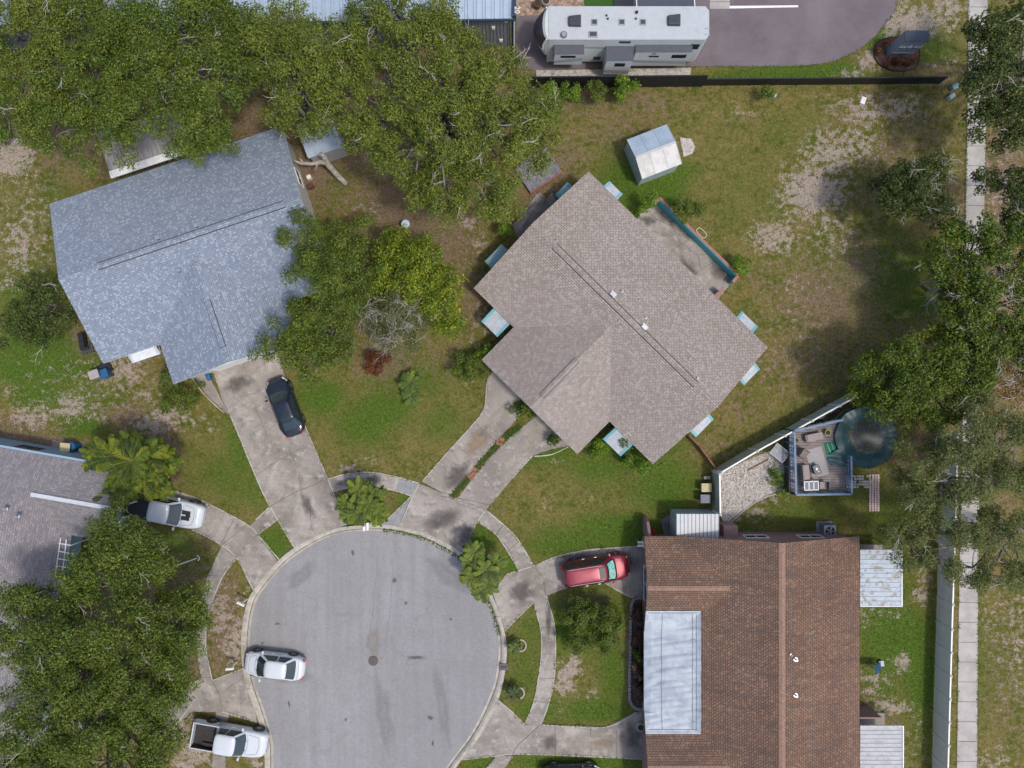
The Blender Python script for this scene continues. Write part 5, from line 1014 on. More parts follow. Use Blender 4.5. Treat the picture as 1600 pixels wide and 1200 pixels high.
SED = [(-1, .72), (-.93, .84), (-.62, .92), (-.3, .90), (.3, .90), (.45, .88), (.85, .72), (.95, .62), (1, .52)]
car('dark midnight-blue sedan parked on the driveway of the blue-grey house', 444.5, 636, 110.5, 4.42, 1.80, SED, (-1.75, 1.22, .86, -1.02, .42, .58, .86, 1.36), NAVYP, zmid=.8)
car('white sedan parked on the asphalt at the left kerb of the cul-de-sac', 427, 1042, 173.2, 4.45, 1.82, SED, (-1.72, 1.20, .87, -1.0, .42, .60, .86, 1.38), WHP, zmid=.85)
PK = [(-1, 1.1), (.3, 1.10), (.42, 1.10), (.88, 1.0), (.96, .88), (1, .75)]
car('white pickup truck with open dark bed parked at the lower left beside the road', 358, 1157.5, -9.8, 5.45, 1.95, PK, (-.95, 1.28, .93, -.84, .60, .71, 1.06, 1.70), WHP, zmid=1.0, cat='pickup truck', name='pickup_truck', wr=.40, bed=(-.85, .62, .08, 1.12, False), zb=.32, p=6.5, wb=.62)
car('white pickup truck with black bed cover and dark hood stripes by the grey house', 253.5, 798, -11.6, 5.75, 1.98, PK, (-.85, 1.45, .95, -.74, .68, .73, 1.08, 1.76), WHP, zmid=1.1, cat='pickup truck', name='pickup_truck', wr=.40, bed=(-.65, .62, .08, 1.14, True), zb=.32, p=6.5, wb=.62, hoodm=BLACKT)
VAN = [(-1, .80), (-.97, 1.0), (-.5, 1.04), (.4, 1.04), (.5, 1.02), (.84, .86), (.94, .70), (1, .55)]
car('red minivan with roof rails and a teal sunshade parked in front of the duplex', 931, 893.5, 8.8, 5.08, 1.92, VAN, (-2.42, 1.52, .92, -2.18, .72, .64, 1.0, 1.66), REDP, zmid=1.15, cat='minivan', name='minivan', trunk='van', shade=True, rails=True, sun=(.42, .42, .8), wr=.35, zb=.24, p=6)
car('dark car on the lower driveway, almost wholly outside the bottom edge', 892, 1216, 1, 4.4, 1.8, SED, (-1.75, 1.22, .83, -1.02, .42, .67, .86, 1.34), NAVYP, zmid=.8)
# fifth-wheel camper
CW = mk('camper_white', (.42, .445, .46), .45, .05, 2, col2=(.38, .39, .395), s2=1.2, lo=.56, hi=.7); CB = mk('camper_white_side', (.52, .55, .54), .3, .05, 2); CGR = mk('slide_grey', (.075, .08, .10), .55, .08, 3)
zc = 3.9; a = P(857, 10, zc); b_ = P(1108, 62, zc); cx, cy = (a.x + b_.x) / 2, (a.y + b_.y) / 2; Lc = b_.x - a.x; Wc = a.y - b_.y
rv = thing('camper_trailer', 'long white fifth-wheel camper with grey-topped slide-outs on the parking lot', 'camper', (cx, cy, .02))
mb = MB(); mb.prism([(-Lc / 2, -Wc / 2), (Lc / 2 - .25, -Wc / 2), (Lc / 2, -Wc / 2 + .3), (Lc / 2, Wc / 2 - .3), (Lc / 2 - .25, Wc / 2), (-Lc / 2, Wc / 2)], .62, zc, mside=1)
mb.f = mb.f; body = mb.build('body', [CW, CB], rv, bevel=.05)
mb = MB()      # raised nose over the hitch
def nose(z, r): return [(-Lc / 2 + .02 - r * sin(t), (Wc / 2 - .02) * cos(t), z) for t in [pi * k / 14 for k in range(15)]]
mb.loft([nose(1.55, .55), nose(2.3, .95), nose(3.1, .95), nose(3.6, .62), nose(3.86, .25)]); mb.build('nose_cap', [CB], rv, smooth=False)
mb = MB(); mb.grid(lambda u, v: (lambda t, z, r: (-Lc / 2 - .02 - (r + .02) * sin(t), (Wc / 2 + .0) * cos(t), z))(pi * (.12 + .76 * v), 2.5 + 1.28 * u, float(np.interp(2.5 + 1.28 * u, [2.3, 3.1, 3.6, 3.86], [.95, .95, .62, .25]))), 8, 14); mb.build('front_mask', [mk('mask_dark', (.045, .04, .055), .3, .1)], rv, smooth=True)
mb = MB()
for s in (.10, .90):
    mb.tube([(lambda t, z, r: (-Lc / 2 - .03 - (r + .03) * sin(t), (Wc / 2 + .01) * cos(t), z))(pi * s, 2.4 + 1.44 * k / 8, float(np.interp(2.4 + 1.44 * k / 8, [2.3, 3.1, 3.6, 3.86], [.95, .95, .62, .25]))) for k in range(9)], .05, 6)
mb.build('nose_trim', WHITE, rv)
def slide(px0, px1, pyb, zt_, zb_, d):
    x0, x1 = P(px0, 0, zt_).x - cx, P(px1, 0, zt_).x - cx; y1 = -Wc / 2 - d
    m_ = MB(); m_.prism([(x0, y1), (x1, y1), (x1, -Wc / 2 + .05), (x0, -Wc / 2 + .05)], zb_, zt_); s = m_.build('slide_out', CB, rv)
    m_ = MB(); m_.box(((x0 + x1) / 2, (y1 - Wc / 2) / 2, zt_ + .015), (x1 - x0 + .06, d + .06, .03)); m_.build('slide_topper', CGR, s); return s, x0, x1, y1
def swin(par, x, y, z, w_, h_): m_ = MB(); m_.box((x, y - .012, z), (w_, .03, h_)); m_.build('window', CGLASS, par, bevel=.03)
def stripe(par, x0, x1, y, z0, z1, n=3):
    m_ = MB()
    for k in range(n): m_.bar((x0, y - .006, z0 + k * .12), (x1, y - .006, z1 + k * .17), .008, .045)
    m_.build('stripe', [mk('stripe_dark', (.10, .11, .12), .4, .1)], par)
s, x0, x1, y1 = slide(867, 912, 0, 3.15, 1.5, .62); swin(s, (x0 + x1) / 2 - .05, y1, 2.75, 1.05, .3); stripe(s, x0, x1, y1, 1.8, 2.2)
s, x0, x1, y1 = slide(948, 989, 0, 2.95, .75, .98); swin(s, (x0 + x1) / 2 + .1, y1, 2.3, .72, .5); stripe(s, x0, x1, y1, 1.2, .95)
s, x0, x1, y1 = slide(994, 1081, 0, 3.15, 1.0, .48); swin(s, x0 + 3.1, y1, 2.5, 1.0, .5); swin(s, x0 + 1.35, y1, 2.5, .7, .22); swin(s, x0 + 1.3, y1, 2.88, .3, .12); stripe(s, x0, x1, y1, 1.6, 1.4)
swin(rv, Lc / 2 - .75, -Wc / 2, 2.9, .65, .75); swin(rv, -.2, -Wc / 2, 3.55, .8, .28); swin(rv, -Lc / 2 + 3.6, -Wc / 2, 1.2, .5, .5)
stripe(rv, -Lc / 2 + 2.3, -.6, -Wc / 2, 2.7, 2.6, 2)
for px, py, k in [(898,33,'ac'), (1053,32,'ac'), (929,34,'v'), (972,34,'v'), (1005,34,'v'), (927,53,'v2'), (881,54,'dish'), (950,29,'p'), (995,19,'q'), (994,29,'p'), (948,24,'p')]:
    q = P(px, py, zc + .1); x, y = q.x - cx, q.y - cy; m_ = MB()
    if k == 'ac': m_.loft([[(x - .42, y - .36, zc), (x + .44, y - .38, zc), (x + .44, y + .38, zc), (x - .42, y + .34, zc)], [(x - .40, y - .30, zc + .26), (x + .40, y - .36, zc + .30), (x + .40, y + .36, zc + .30), (x - .40, y + .28, zc + .26)]]); m_.build('air_conditioner', mk('ac_dark', (.045, .05, .065), .5, .2, 5), rv, bevel=.04)
    elif k in ('v', 'v2'): m_.box((x, y, zc + .03), (.42 if k == 'v' else .6, .42, .06)); m_.box((x, y, zc + .07), (.3 if k == 'v' else .46, .28, .06), m=1); m_.build('roof_vent', [mk('vent_tan', (.30, .30, .29), .6, .1), mk('vent_glass', (.06, .065, .08), .3, .3, 8)], rv, bevel=.01)
    elif k == 'dish': m_.cyl((x, y, zc + .05), .23, .1, 20); m_.cyl((x, y, zc + .12), .15, .06, 16, m=1); m_.build('antenna', [mk('ant_grey', (.12, .13, .13), .5, .1), METAL], rv)
    else: m_.cyl((x, y, zc + .06), .06 if k == 'p' else .1, .14, 10); m_.build('pipe_vent', BLACKT, rv)
for sx in (1.9, 2.9):
    for sy in (1, -1): m_ = MB(); m_.cyl((sx, sy * (Wc / 2 - .14), .38), .38, .24, 20, axis='Y'); w_ = m_.build('wheel', RUBBER, rv); m_ = MB(); m_.cyl((sx, sy * (Wc / 2 - .01), .38), .22, .02, 16, axis='Y'); m_.build('rim', ALLOY, w_)
for sy in (.6, -.6): m_ = MB(); m_.box((-Lc / 2 + .9, sy, .78), (.12, .12, 1.55)); m_.build('landing_leg', ALLOY, rv)
m_ = MB()
for k in range(2): m_.tube([(Lc / 2 + .06, .4 + k * .4 - 1.2, .7), (Lc / 2 + .06, .4 + k * .4 - 1.2, zc), (Lc / 2 - .3, .4 + k * .4 - 1.2, zc + .08)], .02, 5)
for k in range(9): m_.tube([(Lc / 2 + .06, -.8, .9 + k * .34), (Lc / 2 + .06, -.4, .9 + k * .34)], .015, 5)
m_.build('ladder', METAL, rv)
m_ = MB(); x0, x1 = P(995, 0, 3.0).x - cx, P(1083, 0, 3.0).x - cx; m_.grid(lambda u, v: (x0 + (x1 - x0) * u, Wc / 2 + 2.6 * v, 3.3 - .6 * v), 2, 2); m_.build('awning', CGR, rv)
for x in (x0 - .05, x1 + .05): m_ = MB(); m_.bar((x, Wc / 2, 3.3), (x, Wc / 2 + 2.6, 2.72), .07, .07); m_.bar((x, Wc / 2, 1.6), (x, Wc / 2 + 2.3, 2.75), .05, .05); m_.build('awning_arm', WHITE, rv)
mb = MB(); q = [P(x, y, .05) for x, y in ((905, -60), (962, -60), (960, 9), (913, 9))]; mb.prism([a_[:2] for a_ in q], .03, .06); tag(mb.build('turf_mat', mk('turf', (.035, .10, .012), .95, .25, 12)), 'green artificial turf mat on the far side of the camper', 'mat')
q = P(857, 94, .2); mb = MB(); mb.cyl((q.x, q.y, .15), .09, .3, 10); mb.cyl((q.x, q.y, .34), .06, .08, 10); tag(mb.build('propane_bottle', WHITE), 'tiny white bottle on the asphalt under the nose of the camper', 'bottle')
for i, (px, py) in enumerate(((840, 6), (853, 3))):
    q = P(px, py, .5); mb = MB(); mb.cyl((0, 0, .3), .22, .6, 14, r2=.28); mb.cyl((0, 0, .61), .24, .02, 14, m=1); o = mb.build('planter', [mk(('pot_brown', 'pot_pale')[i], ((.14, .09, .07), (.45, .45, .42))[i], .6), mk('soil', (.05, .035, .025), .95, .3)]); o.location = (q.x, q.y, .04); tag(o, ('brown round pot on the red gravel at the top edge', 'pale round pot on the red gravel at the top edge')[i], 'plant pot')
# ---------------------------------------------------------------- fences and walls
def fence(name, label, pts, h, npan, pm, sm, cap=True, th=.05, cat='fence', posts=.13, group=None, post_up=.08, picket=None):
    c = pts[0]; root = thing(name, label, cat, (c.x, c.y, 0), 0, group)
    for i in range(len(pts) - 1):
        a, b = pts[i] - c, pts[i + 1] - c; n = npan[i]; d = (b - a).normalized()
        for k in range(n):
            p, q = a.lerp(b, k / n), a.lerp(b, (k + 1) / n); mb = MB(); z = (h - .02) / 2 + .03
            mb.bar((p.x + d.x * posts * .4, p.y + d.y * posts * .4, z), (q.x - d.x * posts * .4, q.y - d.y * posts * .4, z), th, h - .1)
            if picket:
                L = (q - p).length; kk = int(L / picket); s = Vector((-d.y, d.x, 0))
                for j in range(1, kk):
                    e = p.lerp(q, j / kk)
                    for sg in (-1, 1): mb.box((e.x + s.x * sg * (th / 2 + .003), e.y + s.y * sg * (th / 2 + .003), z), (.012, .012, h - .14), math.atan2(d.y, d.x))
            mb.bar((p.x + d.x * posts * .45, p.y + d.y * posts * .45, h - .01), (q.x - d.x * posts * .45, q.y - d.y * posts * .45, h - .01), th + .05, .07, m=1)
            mb.build('panel', [pm, sm], root)
        for k in range(n + (1 if i == len(pts) - 2 else 0)):
            p = a.lerp(b, k / n); mb = MB(); mb.box((p.x, p.y, (h + post_up) / 2), (posts, posts, h + post_up), math.atan2(d.y, d.x)); zz = h + post_up
            if cap: mb.loft([[(p.x + x * posts * .62, p.y + y * posts * .62, zz) for x, y in ((-1, -1), (1, -1), (1, 1), (-1, 1))], [(p.x + x * .01, p.y + y * .01, zz + .07) for x, y in ((-1, -1), (1, -1), (1, 1), (-1, 1))]])
            mb.build('post', sm, root)
    return root
VIN = mk('vinyl_tan', (.66, .64, .58), .5, .06, 2); VINW = mk('vinyl_white', (.66, .66, .62), .4, .05, 2); VING = mk('vinyl_sage', (.40, .42, .37), .6, .12, 1.2, col2=(.30, .34, .27), s2=.9)
BLK = mk('black_fence', (.010, .011, .016), .5, .3, 3)
B0 = lambda x, y: P(x, y, 0)
fence('fence', 'tall vinyl privacy fence running down the right side between yards and sidewalk', [B0(1472, 675), B0(1468, 820), B0(1463, 970), B0(1456, 1215)], 1.85, [4, 4, 7], VIN, VINW, group='vinyl fences', picket=.5)
fence('fence', 'sage green vinyl fence running diagonally behind the deck and pool', [B0(1116, 733), B0(1170, 701), B0(1335, 610), B0(1400, 575)], 1.85, [1, 4, 1], VING, VINW, group='vinyl fences', picket=.4)
fence('fence', 'short sage green vinyl fence piece between the two bins and the gravel yard', [B0(1113, 736), B0(1114, 797)], 1.85, [1], VING, VINW, group='vinyl fences', picket=.4)
fence('fence', 'taller black panel fence behind the camper', [B0(826, 138), B0(1095, 135.5)], 1.9, [7], BLK, BLK, cap=False, posts=.07, th=.04, post_up=0, group='black panel fences', picket=.6)
fence('fence', 'lower black panel fence running right towards the sidewalk', [B0(1097, 134), B0(1465, 131)], 1.15, [10], BLK, BLK, cap=False, posts=.07, th=.04, post_up=0, group='black panel fences', picket=.6)
# old reddish wooden screen lying between the tan house and the corner of the sage fence
WOODR = mk('wood_red', (.20, .085, .04), .85, .35, 5, col2=(.13, .09, .06), s2=2)
fence('fence', 'short weathered reddish wooden fence between the tan house and the sage vinyl fence', [B0(1072, 679), B0(1088, 695), B0(1114, 731)], .9, [1, 2], WOODR, WOODR, cap=False, th=.08, posts=.09, picket=.12)
# turquoise patio wall with red brick coping
TURQ = mk('turquoise', (.05, .40, .46), .6, .15, 2); BRK = shingle('red_brick', (.34, .11, .08), (.26, .09, .07), (.38, .34, .32), .11, .4, ms=.012)
BRKP = mk('brick_red', (.33, .13, .10), .9, .2, 6); MORT = mk('mortar_pale', (.40, .36, .33), .9, .2, 6)
w0, w1 = P(1026, 316, 0), P(1146, 434, 0); root = thing('patio_wall', 'low turquoise wall with red brick coping around the back patio of the tan house', 'wall', (w0.x, w0.y, 0)); d = (w1 - w0).normalized(); L = (w1 - w0).length; s = Vector((-d.y, d.x, 0))
e0 = P(1016, 327, 0) - w0; e1 = P(1128, 452, 0) - w0; f0 = P(1138, 443, 0) - w0
mb = MB(); lw = w1 - w0; hw_ = .95; mb.bar((0, 0, hw_ / 2), (lw.x, lw.y, hw_ / 2), .16, hw_); mb.bar((0, 0, hw_ / 2 - .002), (e0.x * .7, e0.y * .7, hw_ / 2 - .002), .158, hw_ - .004); mb.bar((lw.x, lw.y, hw_ / 2 - .002), (f0.x, f0.y, hw_ / 2 - .002), .158, hw_ - .004)
g0 = P(1110, 468, 0) - w0; g1 = P(1124, 455, 0) - w0; mb.bar((g0.x, g0.y, hw_ / 2), (g1.x, g1.y, hw_ / 2), .16, hw_); mb.build('wall', TURQ, root)
mb = MB()
def coping(a, b, wd=.24, off=.04):
    a = Vector((a.x, a.y, 0)); b = Vector((b.x, b.y, 0)); dd = (b - a).normalized(); ss = Vector((-dd.y, dd.x, 0)); n = max(1, int((b - a).length / .13))
    for k in range(n):
        c = a.lerp(b, (k + .5) / n) + ss * off; mb.box((c.x, c.y, hw_ + .035), ((b - a).length / n * .68, wd, .07), math.atan2(dd.y, dd.x)); mb.box((c.x, c.y, hw_ + .02), ((b - a).length / n, wd - .04, .036), math.atan2(dd.y, dd.x), 1)
coping(Vector((0, 0, 0)) - d * .05, lw, .2, .05); coping(e0 * .7, Vector((0, 0, 0))); coping(lw, f0); coping(g0, g1); mb.build('coping', [BRKP, MORT], root)
mb = MB(); q = P(1096, 364, 1.0); pts = []
for k in range(25): t = 2 * pi * k / 24; x = .42 * math.copysign(abs(cos(t)) ** .6, cos(t)); y = .2 * math.copysign(abs(sin(t)) ** .6, sin(t)); an = math.atan2(d.y, d.x); pts.append((x * cos(an) - y * sin(an), x * sin(an) + y * cos(an), 0))
mb.tube(pts, .028, 6); o = mb.build('hoop', mk('hoop_cream', (.52, .46, .32), .6)); o.location = (q.x, q.y, 1.05); tag(o, 'cream oval hoop resting on the brick coping of the turquoise wall', 'hoop')
# awnings
AWM = mk('awning_metal', (.40, .43, .45), .5, .2, 1.5, col2=(.33, .36, .38), s2=2)
def awning(px, py, ang, wd, dp, label, stripe=TURQ, col=None, z=2.15, group='window awnings'):
    """ang: direction the awning faces, degrees"""
    c = P(px, py, z); mt = AWM if col is None else col; root = thing('awning', label, 'awning', (c.x, c.y, 0), R(ang), group); mb = MB(); n = 7
    hx = dp / 2
    for k in range(n):
        x = -hx + dp * (k + .5) / n; mb.box((x, 0, z + .22 - .44 * (k + .5) / n), (dp / n * 1.05, wd, .02), tilt=('Y', .35))
    mb.build('louvres', mt, root)
    for sy in (-1, 1):
        mb = MB(); 
        for k in (0, .11): mb.bar((-hx - .02, sy * (wd / 2 - .05 - k), z + .26), (hx + .02, sy * (wd / 2 - .05 - k), z - .20), .05, .03)
        mb.build('stripe', stripe, root)
        mb = MB(); mb.bar((hx, sy * (wd / 2 - .03), z - .22), (-hx - .02, sy * (wd / 2 - .03), z - .55), .03, .03); mb.build('strut', WHITE, root)
    return root
AWD = mk('awning_aqua', (.20, .33, .36), .5, .1, 3); r2 = math.degrees(H2['rz'])
awning(956, 299, r2 + 90, 1.35, .9, 'striped white awning at the top corner of the tan roof, next to the metal shed')
awning(1166, 505, r2 + 90, 1.6, .9, 'striped white awning on the back wall near the right corner of the tan roof')
awning(1170, 583, r2, 1.6, .8, 'striped awning low on the right end wall of the tan house, near its right corner')
awning(1096, 663, r2, 1.8, .8, 'striped awning on the end wall of the tan house beside the reddish wooden fence')
awning(967, 689, r2 - 90, 1.75, 1.35, 'large white awning over the front window right of the tan house wing')
awning(775, 503, r2 - 90, 1.6, 1.35, 'striped white awning on the front left wall of the tan house above its wing')
awning(777, 401, r2 + 180, 1.7, .85, 'dull aqua awning on the left end wall of the tan house', col=AWD, stripe=AWD)
awning(883, 299, r2 + 180, 1.2, .7, 'narrow aqua awning on the left end wall of the tan house near its top corner', col=AWD)
awning(750, 446, r2 + 180, .5, .5, 'small turquoise box awning at the left corner of the tan house', col=TURQ)
r1 = math.degrees(H1['rz'])
awning(223, 550, r1 - 90, 2.1, .95, 'clean white awning on the front wall of the blue-grey house', stripe=mk('cap_blue', (.35, .42, .5), .5), col=mk('awning_white', (.60, .62, .64), .5))
# ---------------------------------------------------------------- sheds
def gshed(name, label, A, B, D, ze, pitch, ma, mb_, wallm, rib=.28, ov=.08):
    c, rz, hu, hv = frame(A, B, D, ze); root = thing(name, label, 'shed', c, rz); zr = ze + pitch * hv
    for s, mt in ((1, ma), (-1, mb_)):
        m_ = MB(); slabroof(m_, [(-hu, 0, zr), (hu, 0, zr), (hu, s * hv, ze), (-hu, s * hv, ze)], .05)
        n = int(2 * hu / rib)
        for k in range(n + 1): u = -hu + 2 * hu * k / n; m_.bar((u, 0, zr + .012), (u, s * hv, ze + .012), .025, .03, m=1)
        m_.build('roof', [mt, GREYP], root)
    m_ = MB(); m_.bar((-hu, 0, zr + .03), (hu, 0, zr + .03), .16, .04); m_.build('ridge_cap', GREYP, root)
    iu, iv = hu - ov, hv - ov; m_ = MB(); m_.loft([[(x, -iv, 0), (x, iv, 0), (x, iv, ze - .04), (x, 0, zr - .1), (x, -iv, ze - .04)] for x in (-iu, iu)])
    for k in range(int(2 * iu / .3)): u = -iu + .15 + k * .3; m_.box((u, -iv - .006, ze / 2), (.03, .015, ze - .1)); m_.box((u, iv + .006, ze / 2), (.03, .015, ze - .1))
    m_.build('wall', wallm, root); m_ = MB(); m_.box((iu + .012, 0, .95), (.03, 1.3, 1.85)); m_.box((iu + .03, 0, .95), (.015, .03, 1.8), m=1); m_.build('door', [wallm, GREYP], root)
    return root, c, rz, hu, hv
SHB = mk('shed_bluegrey_and_shade', (.33, .40, .48), .4, .06, 1.5, col2=(.27, .34, .41), s2=1); SHW = mk('shed_white_lit', (.50, .49, .465), .5, .06, 2, col2=(.40, .385, .355), s2=1.3); SHWALL = mk('shed_wall', (.40, .47, .50), .4, .06, 2)
sh = gshed('garden_shed', 'white metal garden shed with a shade-tinted slope on the back lawn of the tan house', (1003, 280), (1065, 256), (980, 218), 2.0, .30, SHB, SHW, SHWALL, rib=.85)  # upper slope's blue-grey is shade put into the colour, lower slope the lit white
slab('shed_ramp', [[(1062,215),(1080,217),(1086,230),(1082,240),(1068,246)]], [], [], z=.05, mat=GRAVG)
# shed behind the blue-grey house, frame open at the top left
gshed('garden_shed', 'pale metal shed with exposed ribs half hidden under the oak beside the blue-grey house', (483, 247), (537, 229), (463, 195), 2.1, .28, mk('shed_translucent', (.42, .46, .48), .6, .3, 2, col2=(.2, .17, .14), s2=2), SHB, mk('shed_wall_pale', (.40, .42, .43), .5, .1), rib=.33)
# flat roofed utility room against the duplex
a_, b_ = P(1057, 803, 2.3), P(1123, 846, 2.3); root = thing('utility_shed', 'flat shed with white ribbed metal roof standing against the duplex beside the sage fence', 'shed', ((a_.x + b_.x) / 2, (a_.y + b_.y) / 2, 0)); sx, sy = b_.x - a_.x, a_.y - b_.y
m_ = MB(); m_.box((0, -.05, 2.3), (sx, sy + .1, .05)); n = 11
for k in range(n + 1): m_.box((-sx / 2 + sx * k / n, -.05, 2.335), (.03, sy + .1, .04), m=1)
m_.build('roof', [mk('white_metal_roof', (.46, .48, .49), .5, .06, 1.5, col2=(.48, .48, .46), s2=1.5, lo=.5, hi=.65), mk('rib_grey', (.17, .18, .19), .5)], root)
m_ = MB(); m_.box((0, 0, 1.13), (sx - .1, sy - .1, 2.24)); 
for k in range(14): m_.box((-sx / 2 + .2 + k * (sx - .4) / 13, sy / 2 - .045, 1.13), (.04, .02, 2.2))
m_.build('wall', mk('metal_wall_pale', (.36, .40, .42), .5, .08, 2), root); m_ = MB(); m_.box((-sx / 2 + .04, .1, 1.0), (.04, .8, 1.9)); m_.build('door', GREYP, root)
mb = MB(); q = P(1136, 832, .9); mb.box((0, 0, .9), (1.0, 1.5, 1.8)); o = mb.build('storage_box', _mc['mauve_stucco']); o.location = (q.x, q.y - .1, 0); tag(o, 'mauve stucco block between the flat shed and the gravel yard', 'shed')
# wooden patio cover of the blue-grey house
WOODG = newmat('wood_grey'); m, t, b = WOODG; v = coord(t, 'Object', (7, .6, 1)); n_ = noise(t, v, 1.2, 6, .7); lk(t, mixc(t, ramp(t, n_, [(.35, 0.0), (.65, 1.0)]), (.165, .15, .145), (.36, .335, .32)), b.inputs['Base Color']); b.inputs['Roughness'].default_value = .9; WOODG = m
c_, rz_, hu_, hv_ = frame((172, 268), (300, 226), (152, 208), 2.5); root = thing('patio_roof', 'weathered grey ribbed patio roof with white edge behind the blue-grey house, under the oaks', 'patio roof', c_, rz_)
m_ = MB(); m_.box((0, 0, 2.5), (2 * hu_, 2 * hv_, .05)); n = 26
for k in range(n + 1): m_.box((-hu_ + 2 * hu_ * k / n, 0, 2.53), (.05, 2 * hv_, .03))
m_.build('roof_panel', WOODG, root); m_ = MB(); m_.box((0, -hv_ - .25, 2.52), (2 * hu_ + .1, .5, .1)); m_.build('edge_flashing', mk('flashing', (.62, .62, .60), .5), root)
for u in (-hu_ + .1, 0, hu_ - .1): m_ = MB(); m_.box((u, hv_ - .1, 1.24), (.1, .1, 2.46)); m_.build('post', WHITE, root)
# deck of the tan house
c_, rz_, hu_, hv_ = frame((803, 262), (828, 300), (853, 230), .35); root = thing('deck', 'weathered grey plank deck with red edging behind the tan house beside the large oak', 'deck', c_, rz_)
DKP = newmat('deck_plank'); m, t, b = DKP; n_ = noise(t, coord(t, 'Object', (1, 4, 1)), 1.5, 6, .7); lk(t, mixc(t, ramp(t, n_, [(.4, 0.0), (.65, 1.0)]), (.12, .115, .13), (.25, .24, .26)), b.inputs['Base Color']); b.inputs['Roughness'].default_value = .85; DKP = m
m_ = MB(); n = int(2 * hv_ / .14)
for k in range(n): m_.box((0, -hv_ + (k + .5) * 2 * hv_ / n, .33), (2 * hu_, 2 * hv_ / n * .9, .04))
m_.box((0, 0, .15), (2 * hu_ - .1, 2 * hv_ - .1, .28), m=1); m_.build('planks', [DKP, BLACKT], root)
mb = MB(); mb.bar((hu_ + .06, -hv_, .18), (hu_ + .06, hv_, .18), .07, .34); mb.build('edging', BRKP, root)
# ---------------------------------------------------------------- pool deck, pool, furniture
dk = [(1233,672),(1308,655),(1312,668),(1320,676),(1321,769),(1236,770)]; dz = 1.05
o0 = P(1278, 715, dz); root = thing('pool_deck', 'raised deck with blue railing between the sage fence and the covered pool', 'deck', (o0.x, o0.y, 0)); BLR = mk('rail_blue', (.13, .20, .29), .6, .2, 3); PLK = mk('deck_taupe', (.25, .215, .205), .8, .2, 4, col2=(.18, .155, .15), s2=2)
q = [P(x, y, dz) - o0 for x, y in dk]; x0, x1 = min(a.x for a in q), max(a.x for a in q); y0, y1 = min(a.y for a in q), max(a.y for a in q)
m_ = MB(); n = 28
for k in range(n):
    yy = y0 + (y1 - y0) * (k + .5) / n; xr = x1; xl_ = x0
    top = q[0].y + (q[1].y - q[0].y)
    if yy > q[0].y: xl_ = x0 + (yy - q[0].y) / (q[1].y - q[0].y + 1e-6) * (q[1].x - q[0].x)
    m_.box(((xl_ + xr) / 2, yy, dz - .02), (max(.3, xr - xl_), (y1 - y0) / n * .88, .04))
m_.box(((x0 + x1) / 2, (y0 + q[0].y) / 2, dz / 2 - .04), (x1 - x0 - .1, q[0].y - y0 - .1, dz - .06), m=1)
m_.build('floor', [PLK, mk('under_dark', (.06, .06, .06), .9)], root)
def rail(pts, h=.95):
    m_ = MB(); pts = [Vector((a.x, a.y, dz)) for a in pts]
    for a, b in zip(pts[:-1], pts[1:]):
        m_.bar(a + Vector((0, 0, h)), b + Vector((0, 0, h)), .14, .04); m_.bar(a + Vector((0, 0, h * .5)), b + Vector((0, 0, h * .5)), .04, .09); m_.bar(a + Vector((0, 0, .12)), b + Vector((0, 0, .12)), .04, .09)
        n = max(1, int((b - a).length / .9))
        for k in range(n + 1): c = a.lerp(b, k / n); m_.box((c.x, c.y, dz / 2 + h / 2), (.09, .09, dz + h - .02))
        kk = int((b - a).length / .22)
        for k in range(kk): c = a.lerp(b, (k + .5) / kk); m_.box((c.x, c.y, dz + h / 2), (.035, .035, h - .04))
    m_.build('railing', BLR, root)
rail([q[1], q[0], q[5], q[4]]); rail([q[4], q[4].lerp(q[3], .62)])
m_ = MB()
for k in range(4): m_.box((x1 + .1 + k * .0 + .15, y0 + .9, .2 + .25 * (3 - k) if False else .25 + .2 * k), (.3, .9, .04))
m_.build('step', PLK, root)
def put(name, label, cat, px, py, z, rz, parts, group=None):
    c = P(px, py, z); r_ = thing(name, label, cat, (c.x, c.y, z), R(rz), group)
    for pn, mt, fn in parts:
        m_ = MB(); fn(m_); m_.build(pn, mt, r_, bevel=.008)
    return r_
def boxes(L):
    def f(m_):
        for c, d in L: m_.box(c, d)
    return f
WICK = mk('wicker', (.20, .165, .15), .9, .3, 8); CUSH = mk('cushion_taupe', (.30, .25, .23), .9, .1, 4); STEEL = mk('frame_grey', (.10, .10, .11), .5)
def legs(w_, d_, h): return boxes([((sx * w_, sy * d_, h / 2), (.04, .04, h)) for sx in (-1, 1) for sy in (-1, 1)])
RUG = mk('rug_grey', (.33, .315, .31), .95, .08, 5); m_ = MB(); m_.prism([p[:2] for p in px_pts([(1258,704),(1283,697),(1296,741),(1270,746)], dz)], dz + .002, dz + .014); tag(m_.build('rug', RUG), 'plain pale grey rug on the pool deck', 'rug')
m_ = MB(); m_.prism([p[:2] for p in px_pts([(1287,692),(1303,690),(1309,706),(1315,720),(1296,726),(1290,706)], dz)], dz + .003, dz + .03)
gm = m_.build('pool_mat', mk('mat_green', (.012, .13, .07), .8, .3, 5)); tag(gm, 'bright green mats lying on the deck next to the pool cover', 'mat')
m_ = MB()
for k, (x, y) in enumerate(((1293, 700), (1299, 698))): a = P(x, y - 6, dz + .04); b = P(x + 5, y + 8, dz + .04); m_.bar(a, b, .05, .01)
m_.build('stripe', mk('mat_mint', (.2, .42, .28), .8), gm)
